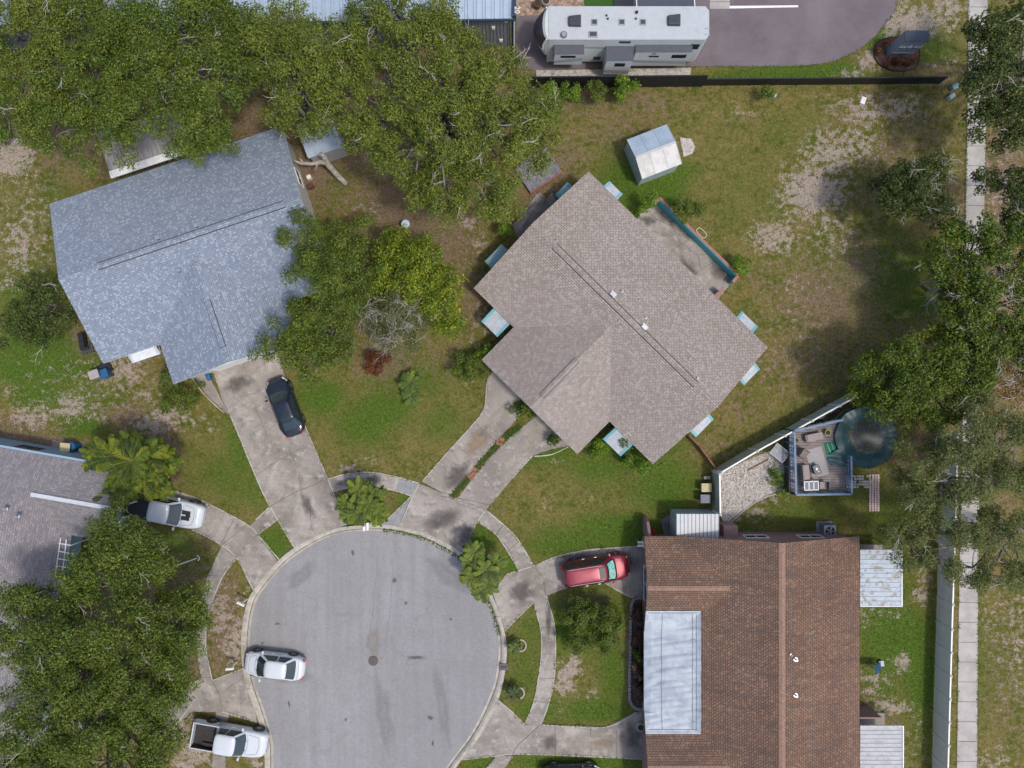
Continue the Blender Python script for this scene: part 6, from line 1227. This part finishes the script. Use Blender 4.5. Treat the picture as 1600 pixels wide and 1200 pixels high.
put('patio_chair', 'brown wicker armchair on the deck facing the rug', 'chair', 1252, 708, dz, -35, [('seat', WICK, boxes([((0, 0, .4), (.55, .55, .12))])), ('backrest', WICK, boxes([((-.30, 0, .6), (.08, .6, .6))])), ('armrest', WICK, boxes([((0, .3, .5), (.55, .07, .3))])), ('armrest', WICK, boxes([((0, -.3, .5), (.55, .07, .3))])), ('leg', STEEL, legs(.24, .25, .35))])
put('bench', 'brown cushioned bench along the left railing of the deck', 'bench', 1254.5, 737, dz, 5, [('seat', CUSH, boxes([((0, 0, .42), (.55, 1.05, .12))])), ('backrest', WICK, boxes([((-.30, 0, .6), (.08, 1.05, .5))])), ('leg', STEEL, legs(.22, .48, .36))])
put('patio_chair', 'brown metal chair in the lower row of the deck, right of the white rack', 'chair', 1282, 757, dz, 0, [('seat', CUSH, boxes([((0, 0, .42), (.5, .5, .1))])), ('backrest', STEEL, boxes([((.28, 0, .62), (.04, .55, .5))])), ('leg', STEEL, legs(.22, .22, .38))])
put('side_table', 'low tan cushioned ottoman at the top of the deck', 'ottoman', 1270, 682, dz, 12, [('cushion', CUSH, boxes([((0, 0, .36), (1.1, .5, .14))])), ('frame', WICK, boxes([((-.62, 0, .25), (.14, .5, .3)), ((0, 0, .16), (1.0, .45, .24))]))])
put('fire_table', 'dark square fire table with a pale glint on its glass top', 'table', 1273, 733, dz, 20, [('top', STEEL, boxes([((0, 0, .42), (.5, .72, .05))])), ('base', BLACKT, boxes([((0, 0, .2), (.4, .6, .38))])), ('painted_glint', mk('glint', (.5, .55, .6), .3), boxes([((-.02, .08, .455), (.14, .2, .02)), ((.04, -.14, .455), (.1, .08, .02))]))])  # pale blocks draw a glint of light on the glass top
def rackp(m_):
    for y in (-.3, .3): m_.box((0, y, .62), (1.05, .07, .05))
    for x in (-.49, -.17, .17, .49): m_.box((x, 0, .62), (.07, .62, .05))
    for x in (-.49, .49):
        for y in (-.29, .29): m_.box((x, y, .3), (.05, .05, .6))
put('rack', 'white frame with three dark panes in the lower left corner of the deck', 'rack', 1262, 757, dz, 2, [('frame', WHITE, rackp), ('pane', mk('pane_dark', (.03, .045, .08), .4), boxes([((0, 0, .61), (.98, .56, .02))]))])
def pot(name, label, px, py, z, r, h, mt, pl=True):
    c = P(px, py, z + h); m_ = MB(); m_.cyl((0, 0, h / 2), r * .75, h, 16, r2=r); m_.cyl((0, 0, h + .003), r * .82, .01, 16, m=1); o = m_.build(name, [mt, mk('soil', (.05, .035, .025), .95, .3)]); o.location = (c.x, c.y, z); tag(o, label, 'pot'); return o
pot('pot', 'yellow-rimmed round pot in the upper right of the deck', 1294, 676, dz, .22, .35, mk('pot_yellow', (.30, .36, .10), .5))
pot('pot', 'small brown and yellow pot in the top left corner of the deck', 1245, 688, dz, .16, .3, mk('pot_ochre', (.30, .20, .05), .5))
pot('pot', 'white round planter on the lower driveway by the duplex wall', 1001, 1137, 0, .28, .5, mk('pot_white', (.5, .5, .48), .5))
put('solar_panel', 'tilted striped lounger frame on the gravel left of the deck', 'lounger', 1215, 707, .4, -38, [('slats', mk('slat_grey', (.32, .33, .37), .5, .25, 3), boxes([((0, -.42 + k * .12, .45), (1.15, .09, .04)) for k in range(8)])), ('frame', GREYP, boxes([((-.58, 0, .43), (.05, .95, .06)), ((.58, 0, .43), (.05, .95, .06)), ((-.5, .4, .2), (.05, .05, .4)), ((.5, .4, .2), (.05, .05, .4)), ((-.5, -.4, .2), (.05, .05, .4)), ((.5, -.4, .2), (.05, .05, .4))]))])
# above-ground pool under a green cover
pc_ = P(1353, 683, 1.2); Rp = 2.20; root = thing('pool', 'round above-ground pool under a dark green cover with leaves floating on it', 'pool', (pc_.x, pc_.y, 0))
COV = newmat('pool_cover'); m, t, b = COV; v = coord(t); wv = N(t, 'ShaderNodeTexNoise'); wv.inputs['Scale'].default_value = 2.6; wv.inputs['Distortion'].default_value = 1.5; lk(t, v, wv.inputs[0])
lk(t, mixc(t, ramp(t, wv.outputs[0], [(.35, 0.0), (.7, 1.0)]), (.006, .042, .048), (.014, .085, .092)), b.inputs['Base Color']); b.inputs['Roughness'].default_value = .45; COV = m
def cov(u, v):
    a = 2 * pi * v; oct_ = Rp * (1 + .015 * cos(8 * a)); r = oct_ * u; fold = .03 * abs(sin(a * 9 + 2 * sin(a * 3))) * u ** 3
    return (r * cos(a), r * sin(a), 1.24 - .22 * max(0, 1 - (u / .78) ** 2) + fold)
m_ = MB(); m_.grid(cov, 22, 128); m_.build('cover', COV, root, smooth=True)
def skirt(u, v): a = 2 * pi * v; r = Rp * (1 + .015 * cos(8 * a)) + .02 + .035 * abs(sin(a * 13 + 2 * sin(a * 2))) * u; return (r * cos(a), r * sin(a), 1.24 - .5 * u + .05 * abs(sin(a * 9 + 2 * sin(a * 3))) * (1 - u))
m_ = MB(); m_.grid(skirt, 5, 160); m_.build('skirt', COV, root, smooth=True)
m_ = MB(); m_.cyl((0, 0, .48), Rp * .97, .96, 40); m_.build('pool_wall', mk('pool_wall', (.35, .38, .40), .5), root)
m_ = MB(); m_.add([(Rp * .60 * cos(2 * pi * k / 40) * (1 + .06 * sin(k)) + .22, Rp * .56 * sin(2 * pi * k / 40) * (1 + .05 * sin(k * .7)) + .16, 1.14) for k in range(40)], [tuple(range(40))]); m_.build('puddle', mk('puddle', (.016, .045, .050), .35, .4, 1.2, col2=(.045, .045, .036), s2=.8, spec=.4), root)
k = 900; aa = rg.uniform(0, 2 * pi, k); rr = Rp * (.60 + rg.normal(size=k) * .035); dx = np.where(rg.random(k) < .2, 1, 0); rr = np.where(dx == 1, Rp * .6 * np.sqrt(rg.random(k)), rr)
cc = np.stack([rr * np.cos(aa) + .22, rr * np.sin(aa) * .95 + .14, np.full(k, 1.165)], -1); keepm = (np.sin(aa) < .55) | (dx == 1); cc = cc[keepm]; k = len(cc)
ql = leaves(cc, rg.normal(size=(k, 3)) * .2 + np.array([0, 0, 1]), rg.uniform(.05, .1, k), rg.uniform(.03, .06, k)); kc = np.array([.30, .27, .17]) * rg.uniform(.4, 1.4, (k, 1))
o = bpy.data.objects.new('fallen_leaves', quadmesh('fallen_leaves', ql, GRASS, np.repeat(kc, 4, 0))); COL.objects.link(o); o.parent = root; o['kind'] = 'stuff'
# a fold of the cover hanging onto the deck
m_ = MB(); a0 = P(1312, 700, 1.25) - pc_; a1 = P(1326, 730, 1.25) - pc_; a2 = P(1296, 726, dz + .1) - pc_; a3 = P(1292, 712, dz + .1) - pc_
m_.grid(lambda u, v: tuple((Vector((a0.x, a0.y, 1.27)).lerp(Vector((a1.x, a1.y, 1.27)), u)).lerp(Vector((a3.x, a3.y, dz + .06)).lerp(Vector((a2.x, a2.y, dz + .06)), u), v) + Vector((0, 0, .05 * sin(u * 9 + v * 4)))), 8, 8); m_.build('cover_flap', COV, root, smooth=True)
# paving stones
mb = MB(); PAVE = mk('paver_pink', (.58, .44, .38), .9, .15, 5)
def pave(x0, x1, y0, y1, m=0, drop=.0):
    nx_, ny_ = max(1, int((x1 - x0) / 3.6)), max(1, int((y1 - y0) / 3.6))
    for i in range(nx_):
        for j in range(ny_):
            if rnd.random() < drop: continue
            q = P(x0 + (x1 - x0) * (i + .5) / nx_, y0 + (y1 - y0) * (j + .5) / ny_, 0); mb.box((q.x + rnd.uniform(-.01, .01), q.y, .03), (3.5 * S * rnd.uniform(.85, 1), 3.5 * S * rnd.uniform(.8, 1), .06), rnd.uniform(-.06, .06), m)
pave(1357, 1374, 741, 799); pave(1322, 1357, 742, 763, 1, .3)
o = mb.build('paved_path', [PAVE, mk('paver_grey', (.48, .45, .40), .9, .2, 4)]); struct(o)
# ---------------------------------------------------------------- sign
SG = mk('sign_grey', (.21, .23, .26), .6, .06, 3); SGD = mk('sign_dark', (.035, .05, .075), .5, .1); q0 = P(1403, 86, 0)
w0_, w1_ = P(1385, 91, 0), P(1419, 91, 0); h_ = 2.45; top = P(1413, 68, h_); root = thing('monument_sign', 'grey monument sign with white letters and dark top by the parking lot', 'sign', ((w0_.x + w1_.x) / 2, w0_.y + .40, 0)); wd = w1_.x - w0_.x; dp = .72
m_ = MB(); m_.box((0, 0, h_ / 2), (wd, dp, h_)); m_.build('slab', SG, root, bevel=.01)
m_ = MB(); m_.box((0.02, 0, h_ + .03), (wd + .06, dp + .06, .06)); m_.build('top_cap', SGD, root)
textmesh('lettering', 'AUG AV', .44, WHITE, root, (.02, -dp / 2 - .02, 1.55), (pi / 2, 0, 0), .02)
m_ = MB(); m_.box((0, -dp / 2 - .01, 1.42), (wd * .85, .02, .05)); m_.build('rule', SGD, root); m_ = MB(); m_.box((0, -dp / 2 - .012, .78), (wd * .96, .03, .06)); m_.build('band', mk('band_pale', (.45, .48, .5), .4), root); m_ = MB(); m_.box((0, -dp / 2 - .02, .6), (wd * .3, .03, .06)); m_.build('plate', BLACKT, root)
bedp = smooth_line(px_pts([(1366,80),(1370,67),(1382,61),(1398,59),(1420,62),(1434,74),(1436,90),(1430,105),(1412,111),(1390,109),(1374,101),(1366,90),(1366,80)]), 4)
m_ = MB(); m_.prism([p[:2] for p in bedp[:-1]], -.05, .05); struct(m_.build('mulch_bed', mk('mulch', (.085, .040, .030), .95, .4, 8, col2=(.15, .08, .055), s2=3)))
m_ = MB(); m_.tube([(p.x, p.y, .05) for p in bedp], .05, 5); tag(m_.build('bed_edging', BLACKT), 'black edging ring around the red mulch bed of the sign', 'edging')
# front bed of the duplex
m_ = MB(); fb = px_pts([(986,945),(990,937),(1008,933),(1010,1106),(992,1106),(984,1098)]); m_.prism([p[:2] for p in fb], -.05, .04); struct(m_.build('mulch_bed', mk('mulch_dark', (.05, .035, .03), .95, .4, 8, col2=(.10, .08, .07), s2=3)))
m_ = MB(); pts = smooth_line(px_pts([(1006,934),(994,934),(987,941),(985,960),(984,1020),(983,1080),(985,1097),(993,1106),(1006,1107)]), 6)
for i in range(0, len(pts) - 1): c = (pts[i] + pts[i + 1]) / 2; d = pts[i + 1] - pts[i]; 
L = 0
for i in range(len(pts) - 1):
    a, b = pts[i], pts[i + 1]; n = max(1, round((b - a).length / .26))
    for k in range(n): c = a.lerp(b, (k + .5) / n); m_.box((c.x, c.y, .08), ((b - a).length / n * .85, .2, .16), math.atan2((b - a).y, (b - a).x))
tag(m_.build('stone_edging', mk('edging_stone', (.25, .235, .225), .9, .2, 4)), 'grey stone block edging around the front bed of the duplex', 'edging')
# ---------------------------------------------------------------- small things
def mailbox(px, py, rz, label, hh=1.15, col=None):
    c = P(px, py, hh); r_ = thing('mailbox', label, 'mailbox', (c.x, c.y, 0), R(rz), 'white mailboxes around the cul-de-sac'); m_ = MB()
    prof = [(-.10, 0), (.10, 0), (.10, .12), (.07, .19), (0, .22), (-.07, .19), (-.10, .12)]; m_.loft([[(x, y, hh + z) for y, z in prof] for x in (-.27, .27)]); m_.build('box', col or WHITE, r_)
    m_ = MB(); m_.box((0, 0, hh / 2), (.1, .1, hh)); m_.build('post', col or WHITE, r_); m_ = MB(); m_.box((.1, .115, hh + .2), (.03, .015, .14)); m_.build('flag', LAMPR, r_)
mailbox(569, 823, 90, 'left one of the two white mailboxes under the palm at the top of the cul-de-sac'); mailbox(574.5, 822, 90, 'right one of the two white mailboxes under the palm at the top of the cul-de-sac')
mailbox(377, 943, -25, 'white mailbox on the brown verge at the upper left of the cul-de-sac'); mailbox(360, 1044, 5, 'white mailbox on the brown verge left of the white sedan')
m_ = MB(); m_.cyl((0, 0, .012), .36, .03, 28); m_.cyl((0, 0, .03), .30, .012, 28, m=1); 
for k in range(-4, 5): m_.box((0, k * .06, .038), (.5 * math.sqrt(max(0, 1 - (k / 5) ** 2)), .02, .008))
o = m_.build('manhole_cover', [mk('iron', (.09, .075, .07), .7, .2, 8), mk('iron2', (.12, .10, .09), .7, .2, 8)]); o.location = tuple(P(583, 1033)[:2]) + (-.07,); tag(o, 'round rusty manhole cover in the middle of the cul-de-sac', 'manhole cover')
m_ = MB(); m_.box((0, 0, .0), (.62, .5, .16)); m_.box((-.02, 0, .084), (.44, .1, .01), m=1); o = m_.build('storm_drain', [mk('iron3', (.10, .095, .09), .8, .2, 6), BLACKT]); q = P(787.5, 1041.5); o.location = (q.x, q.y, .0); tag(o, 'dark storm drain box in the right kerb of the cul-de-sac', 'storm drain')
# pole by the lower left oak
b0 = P(308, 872, 0); t0 = P(275, 884, 3.0) - b0; r_ = thing('lamp_post', 'thin white pole with a curled base on the lawn below the white pickup', 'pole', (b0.x, b0.y, 0)); m_ = MB(); m_.tube([(0, 0, 0), (t0.x, t0.y, 3.0)], .035, 8); m_.build('pole', WHITE, r_)
m_ = MB(); m_.tube([(.18 * cos(t) , .18 * sin(t), .04) for t in [k * .3 - 1.2 for k in range(11)]], .03, 6); m_.build('base_ring', WHITE, r_)
# ac unit, bins, chairs etc.
def acunit(px, py, rz, label):
    z = .8; c = P(px, py, z); r_ = thing('air_conditioner', label, 'air conditioner', (c.x, c.y, 0), R(rz)); m_ = MB(); m_.box((0, 0, .40), (.85, .85, .78)); m_.build('case', mk('ac_case', (.17, .21, .25), .5, .1), r_, bevel=.03)
    m_ = MB(); m_.box((0, 0, .80), (.86, .86, .04)); m_.build('lid', mk('ac_lid', (.36, .42, .48), .5), r_, bevel=.02)
    m_ = MB(); m_.cyl((0, 0, .826), .33, .02, 24); 
    m_.build('grille', BLACKT, r_); m_ = MB(); m_.cyl((0, 0, .845), .1, .02, 12); 
    for k in range(5): an = k * 1.257; m_.bar((0, 0, .84), (.3 * cos(an), .3 * sin(an), .84), .09, .01)
    m_.build('fan', METAL, r_); m_ = MB(); m_.box((-.1, .05, .03), (1.15, 1.1, .1)); m_.build('pad', CONC, r_)
acunit(1297, 830, 2, 'grey air conditioner with round fan on the lawn above the duplex roof')
def bin_(px, py, rz, label, col, lid, hh=1.05):
    c = P(px, py, hh); r_ = thing('wheelie_bin', label, 'bin', (c.x, c.y, 0), R(rz)); m_ = MB(); m_.loft([[(-.26, -.24, .05), (.26, -.24, .05), (.26, .24, .05), (-.26, .24, .05)], [(-.32, -.29, hh - .06), (.32, -.29, hh - .06), (.32, .29, hh - .06), (-.32, .29, hh - .06)]]); m_.build('body', col, r_, bevel=.02)
    m_ = MB(); m_.box((0, 0, hh - .02), (.72, .62, .06)); m_.box((.12, 0, hh + .02), (.3, .34, .03)); m_.build('lid', lid, r_, bevel=.02); m_ = MB(); m_.tube([(-.38, -.22, hh - .06), (-.42, -.2, hh - .04), (-.42, .2, hh - .04), (-.38, .22, hh - .06)], .02, 5); m_.build('handle', BLACKT, r_)
    for s in (-1, 1): m_ = MB(); m_.cyl((-.27, s * .2, .1), .1, .05, 12, axis='Y'); m_.build('wheel', RUBBER, r_)
CRM = mk('bin_cream', (.50, .42, .24), .6, .12, 5); GRB = mk('bin_grey', (.13, .14, .18), .5, .15, 5); BLB = mk('bin_blue', (.015, .10, .24), .5, .1); PKB = mk('bin_pinkgrey', (.35, .30, .29), .6, .15, 5)
bin_(1104, 762, 180, 'cream square container beside the short sage fence', CRM, CRM, .75); bin_(1102.5, 779.5, 180, 'dark grey container with a reflecting lid below the cream one by the short sage fence', GRB, GRB, .8)
bin_(146, 585, 200, 'pinkish grey bin at the lower left corner of the blue-grey house', PKB, PKB); bin_(160, 584, 200, 'blue bin beside the pinkish grey bin at the corner of the blue-grey house', BLB, BLB, .9)
bin_(101, 699, 175, 'cream and dark bin beside the pale blue wall of the grey house', PKB, CRM); 
c = P(110, 698, .9); m_ = MB(); m_.cyl((0, 0, .45), .30, .9, 18, r2=.34); m_.cyl((0, 0, .91), .33, .03, 18); o = m_.build('barrel', BLB); o.location = (c.x, c.y, 0); tag(o, 'round blue barrel next to the bin by the pale blue wall', 'barrel')
m_ = MB(); m_.prism([p[:2] for p in px_pts([(83,687),(98,691),(95,712),(80,706)])], -.02, .06); struct(m_.build('concrete_pad', CONC))
m_ = MB(); q = [P(x, y, 0) for x, y in ((160, 570), (172, 567), (178, 577), (170, 582), (158, 584), (151, 578))]; m_.prism([p[:2] for p in q], 0, .35); o = m_.build('tarp_heap', mk('tarp_black', (.022, .027, .035), .35, .3, 4)); tag(o, 'black tarpaulin heap below the bottom left corner of the blue-grey roof', 'tarp')
def ladder(m_): 
    for s in (-.2, .2): m_.bar((-1.1, s, .35), (1.1, s, .4), .04, .06)
    for k in range(8): m_.bar((-1 + k * .28, -.2, .37), (-1 + k * .28, .2, .37), .03, .03)
put('grill_rack', 'dark slatted metal rack leaning at the left edge of the blue-grey house', 'rack', 135, 532, 0, -80, [('frame', BLACKT, boxes([((0, 0, .45), (1.0, .35, .5)), ((.55, -.1, .2), (.25, .6, .25))]))])
put('pallet', 'dark pallet on the ground at the lower left edge of the blue-grey house', 'pallet', 137, 545, 0, 15, [('slats', mk('slat_dark', (.07, .07, .08), .7, .3, 5), boxes([((-.4 + k * .16, 0, .14), (.1, .75, .03)) for k in range(6)])), ('runner', BLACKT, boxes([((0, y, .06), (.95, .08, .12)) for y in (-.3, 0, .3)]))])
# chair seen as a blue sheet behind the duplex
put('lawn_chair', 'slanted blue folding chair on the grass behind the brown duplex', 'chair', 1370, 1041, .5, 8, [('seat', mk('fabric_blue', (.012, .07, .15), .6, .2, 4), lambda m_: m_.bar((-.5, 0, .75), (.32, 0, -.05), .55, .03)), ('frame', GREYP, boxes([((.5, 0, -.3), (.35, .4, .06)), ((-.1, .3, -.1), (.05, .04, .8)), ((-.1, -.3, -.1), (.05, .04, .8))]))])
put('chair', 'two pale stacked plastic chairs at the garage corner of the duplex', 'chairs', 999, 848, 0, 0, [('seat', WHITE, boxes([((0, .12, .42), (.4, .16, .05)), ((0, -.12, .42), (.4, .16, .05))])), ('backrest', WHITE, boxes([((.2, 0, .62), (.05, .42, .42))])), ('leg', WHITE, legs(.17, .2, .4))])
q = P(1021, 832, .3); m_ = MB(); m_.cyl((0, 0, .2), .18, .4, 14, r2=.22); m_.cyl((0, 0, .42), .2, .04, 14); o = m_.build('gas_can', mk('can_red', (.35, .012, .015), .4)); o.location = (q.x, q.y, 0); tag(o, 'small red can in the corner by the stepped side wall of the duplex', 'can')
q = P(1151, 838, .4); m_ = MB(); m_.box((0, 0, .25), (.5, .3, .45), .4); m_.cyl((.35, -.25, .15), .2, .25, 14, m=1); m_.box((.0, .0, .5), (.28, .25, .06), .4, 2); o = m_.build('garden_cart', [mk('cart_grey', (.16, .16, .18), .5), RUBBER, mk('cart_blue', (.40, .46, .55), .4)]); o.location = (q.x, q.y, 0); tag(o, 'dark cart with a pale blue top beside the mauve wall of the duplex', 'cart')
q = P(633, 349, 1.0); m_ = MB(); m_.cyl((0, 0, .4), .25, .8, 20, r2=.29); o = m_.build('drum', mk('drum_grey', (.25, .30, .35), .5)); o.location = (q.x, q.y, 0); m_ = MB(); m_.cyl((0, 0, .82), .30, .04, 20); m_.cyl((0, 0, .85), .2, .03, 20); o2 = m_.build('lid', mk('drum_lid', (.48, .56, .64), .4), o); tag(o, 'round grey drum with a pale blue lid on the brown ground between the houses', 'barrel')
# cut limb leaning beside the blue-grey house
r0_ = P(540, 287, 0); lg = thing('fallen_tree_limb', 'thick pale cut limb with a fork lying between shed and blue-grey house', 'log', (r0_.x, r0_.y, 0)); m_ = MB(); f3 = lambda x, y, z: P(x, y, z) - r0_
m_.tube([f3(541, 287, .3), f3(533, 280, .6), f3(522, 268, 1.2), f3(512, 256, 1.9), f3(507, 246, 2.4), f3(503, 240, 3.0)], [.20, .21, .21, .22, .20, .12], 10)
m_.tube([f3(511, 256, 1.9), f3(500, 253, 2.4), f3(485, 256, 2.7), f3(470, 255, 2.9), f3(459, 251, 3.1)], [.17, .16, .13, .11, .05], 8)
m_.tube([f3(474, 255, 2.8), f3(471, 250, 3.0), f3(467, 247, 3.1)], [.07, .05, .02], 6); m_.tube([f3(497, 257, 2.4), f3(491, 264, 1.6), f3(489, 269, 1.2)], [.05, .03, .02], 5); m_.tube([f3(494, 257, 2.4), f3(494, 266, 1.6), f3(491, 271, 1.2)], [.04, .03, .02], 5); m_.tube([f3(508, 248, 2.3), f3(500, 243, 2.8), f3(497, 241, 3)], [.09, .06, .03], 6)
m_.build('limb', mk('bark_cut', (.40, .36, .31), .9, .22, 7, col2=(.24, .21, .18), s2=3, bs=.02), lg, smooth=True)
m_ = MB(); m_.cyl((.02, -.01, .30), .19, .03, 16, axis='X'); m_.build('cut_face', mk('cut_wood', (.30, .21, .16), .9, .2, 6), lg)
for px, py, sx, sy, rz, mt, lb, nm in [(483,277,.35,.3,20,WHITE,'white sack beside the wall at the right side of the blue-grey house','sack'),(485,291,.5,.35,25,mk('box_brown',(.10,.045,.035),.8),'dark red-brown crate by the right wall of the blue-grey house','crate'),
        (1351,155,.38,.55,-20,WHITE,'white sheet of litter lying on the sandy part of the back lawn','litter'),(1210,150,.3,.2,60,mk('mint',(.38,.48,.45),.6),'small pale green object by the bush at the black fence','utility box'),(1486,151,.5,.32,30,mk('mint',(.2,.36,.31),.6),'pale green utility box at the end of the black fence','utility box'),
        (1491,136,.55,.4,20,mk('mint2',(.16,.30,.28),.6),'larger green utility box under the tree at the end of the black fence','utility box'),(326,589,.32,.5,20,BLB,'blue box by the front edge of the blue-grey roof','box'),(62,706,.8,.25,-8,mk('hose_green',(.01,.12,.07),.5),'green hose box against the pale blue wall of the grey house','hose box'),
        (1104,746,.5,.25,0,mk('wood_pale',(.30,.28,.24),.8),'small pale crate above the cream container','crate')]:
    q = P(px, py, .2); m_ = MB(); hz = .05 if nm == 'litter' else .4; m_.loft([[(-sx / 2, -sy / 2, 0), (sx / 2, -sy / 2, 0), (sx / 2 * .9, sy / 2, 0), (-sx / 2, sy / 2 * .9, 0)], [(-sx / 2.3, -sy / 2.2, hz), (sx / 2.2, -sy / 2.4, hz * .9), (sx / 2.3, sy / 2.2, hz), (-sx / 2.2, sy / 2.3, hz * .95)]])
    o = m_.build(nm.replace(' ', '_'), mt, bevel=.02); o.location = (q.x, q.y, .0); o.rotation_euler.z = R(rz); tag(o, lb, nm)
# bricks rings round the cycads, brick strips in the driveway
for i, (px, py) in enumerate(((815, 1008), (812, 1082))):
    m_ = MB(); q = P(px, py, 0)
    for k in range(9): t = -1.5 + k * .36; m_.box((q.x + .42 * cos(t) - .1, q.y + .42 * sin(t), .06), (.1, .16, .12), t)
    tag(m_.build('brick_ring', mk('ring_pale', (.40, .33, .29), .9, .2, 6)), ('half ring of pale bricks beside the upper cycad', 'half ring of pale bricks beside the lower cycad')[i], 'edging')
m_ = MB()
for (a, b) in (((784, 684), (779, 695)), ((745, 730), (733, 748))):
    a, b = P(*a), P(*b); d = (b - a); an = math.atan2(d.y, d.x); s = Vector((-d.y, d.x, 0)).normalized(); n = int(d.length / .11)
    for k in range(n):
        for j in (-1, 0, 1): c = a.lerp(b, (k + .5) / n) + s * j * .16
        for j in (-1, 0, 1):
            if rnd.random() < .25: continue
            c = a.lerp(b, (k + .5) / n) + s * j * .16; m_.box((c.x, c.y, .03), (.095, .145, .06), an)
struct(m_.build('brick_strip', BRKP)) 
m_ = MB()
for (pts) in ([(812,668),(790,681),(758,716),(728,750),(707,776)],): ribbon(m_, px_pts(pts), .24, .048, 0, .9)
struct(m_.build('grass_strip', bpy.data.materials['lawn']))
k = 2600; t_ = rg.random(k); pA = np.array(px_pts([(812,668),(790,681),(758,716),(728,750),(707,776)])); seg = np.clip((t_ * 4).astype(int), 0, 3); fr = t_ * 4 - seg; cc = pA[seg] * (1 - fr[:, None]) + pA[seg + 1] * fr[:, None]; cc[:, :2] += rg.normal(size=(k, 2)) * .13; cc[:, 2] = rg.uniform(.04, .12, k)
ok = ~(((cc[:, 0] - P(782, 689).x) ** 2 + (cc[:, 1] - P(782, 689).y) ** 2 < .12) | ((cc[:, 0] - P(739, 739).x) ** 2 + (cc[:, 1] - P(739, 739).y) ** 2 < .2)); cc = cc[ok]; k = len(cc)
# weeds along the kerb gutter too
kk = 1500; idx = rg.integers(90, 128, kk); ki = np.array([(a.lerp(b, .25)) for a, b in zip(kin, kout)])[np.clip(idx, 0, len(kin) - 1)]; ki[:, :2] += rg.normal(size=(kk, 2)) * .10; ki[:, 2] = rg.uniform(-.05, .02, kk)
cc = np.concatenate([cc, ki]); k = len(cc)
ql = leaves(cc, rg.normal(size=(k, 3)) * .6 + np.array([0, 0, .8]), rg.uniform(.08, .16, k), rg.uniform(.03, .06, k)); kc = np.array([.075, .12, .02]) * rg.uniform(.5, 1.5, (k, 1))
o = bpy.data.objects.new('weeds', quadmesh('weeds', ql, GRASS, np.repeat(kc, 4, 0))); COL.objects.link(o); tag(o, kind='stuff')
# junk pile between the sage fence and the deck
for i, (px, py, sx, sy, h_, rz, mt, lb, nm) in enumerate([(1302,641,.6,.35,.3,30,BLB,'bright blue bag on the junk strip behind the deck','bag'),(1284,650,.7,.5,.35,10,GRB,'grey-blue box on the junk strip behind the deck','box'),(1290,656,.4,.4,.3,50,mk('junk_rust',(.16,.08,.06),.8),'rusty bucket on the junk strip behind the deck','bucket'),(1312,647,.9,.12,.12,-20,WOODR,'brown plank on the junk strip near the pool','plank'),(1268,668,.9,.12,.1,30,WOODR,'brown plank between fence and deck railing','plank'),(1186,727,1.9,.10,.12,28,WOODR,'long reddish timber along the inside of the sage fence','timber')]):
    q = P(px, py, .3); m_ = MB(); m_.loft([[(-sx / 2, -sy / 2, 0), (sx / 2, -sy / 2, 0), (sx / 2, sy / 2, 0), (-sx / 2, sy / 2, 0)], [(-sx / 2.2, -sy / 2.6, h_), (sx / 2.5, -sy / 2.2, h_ * .9), (sx / 2.2, sy / 2.5, h_), (-sx / 2.4, sy / 2.2, h_)]]); o = m_.build(nm, mt, bevel=.02); o.location = (q.x, q.y, 0); o.rotation_euler.z = R(rz); tag(o, lb, nm)
# garden edging of the gravel yard
m_ = MB(); pts = smooth_line(px_pts([(1237,763),(1215,770),(1190,779),(1165,795),(1140,818)]), 5); m_.tube([(p.x, p.y, .04) for p in pts], .05, 5); tag(m_.build('garden_edging', CEDGE), 'thin pale concrete edging between the gravel yard and the lawn', 'edging')
bpy.context.view_layer.update()
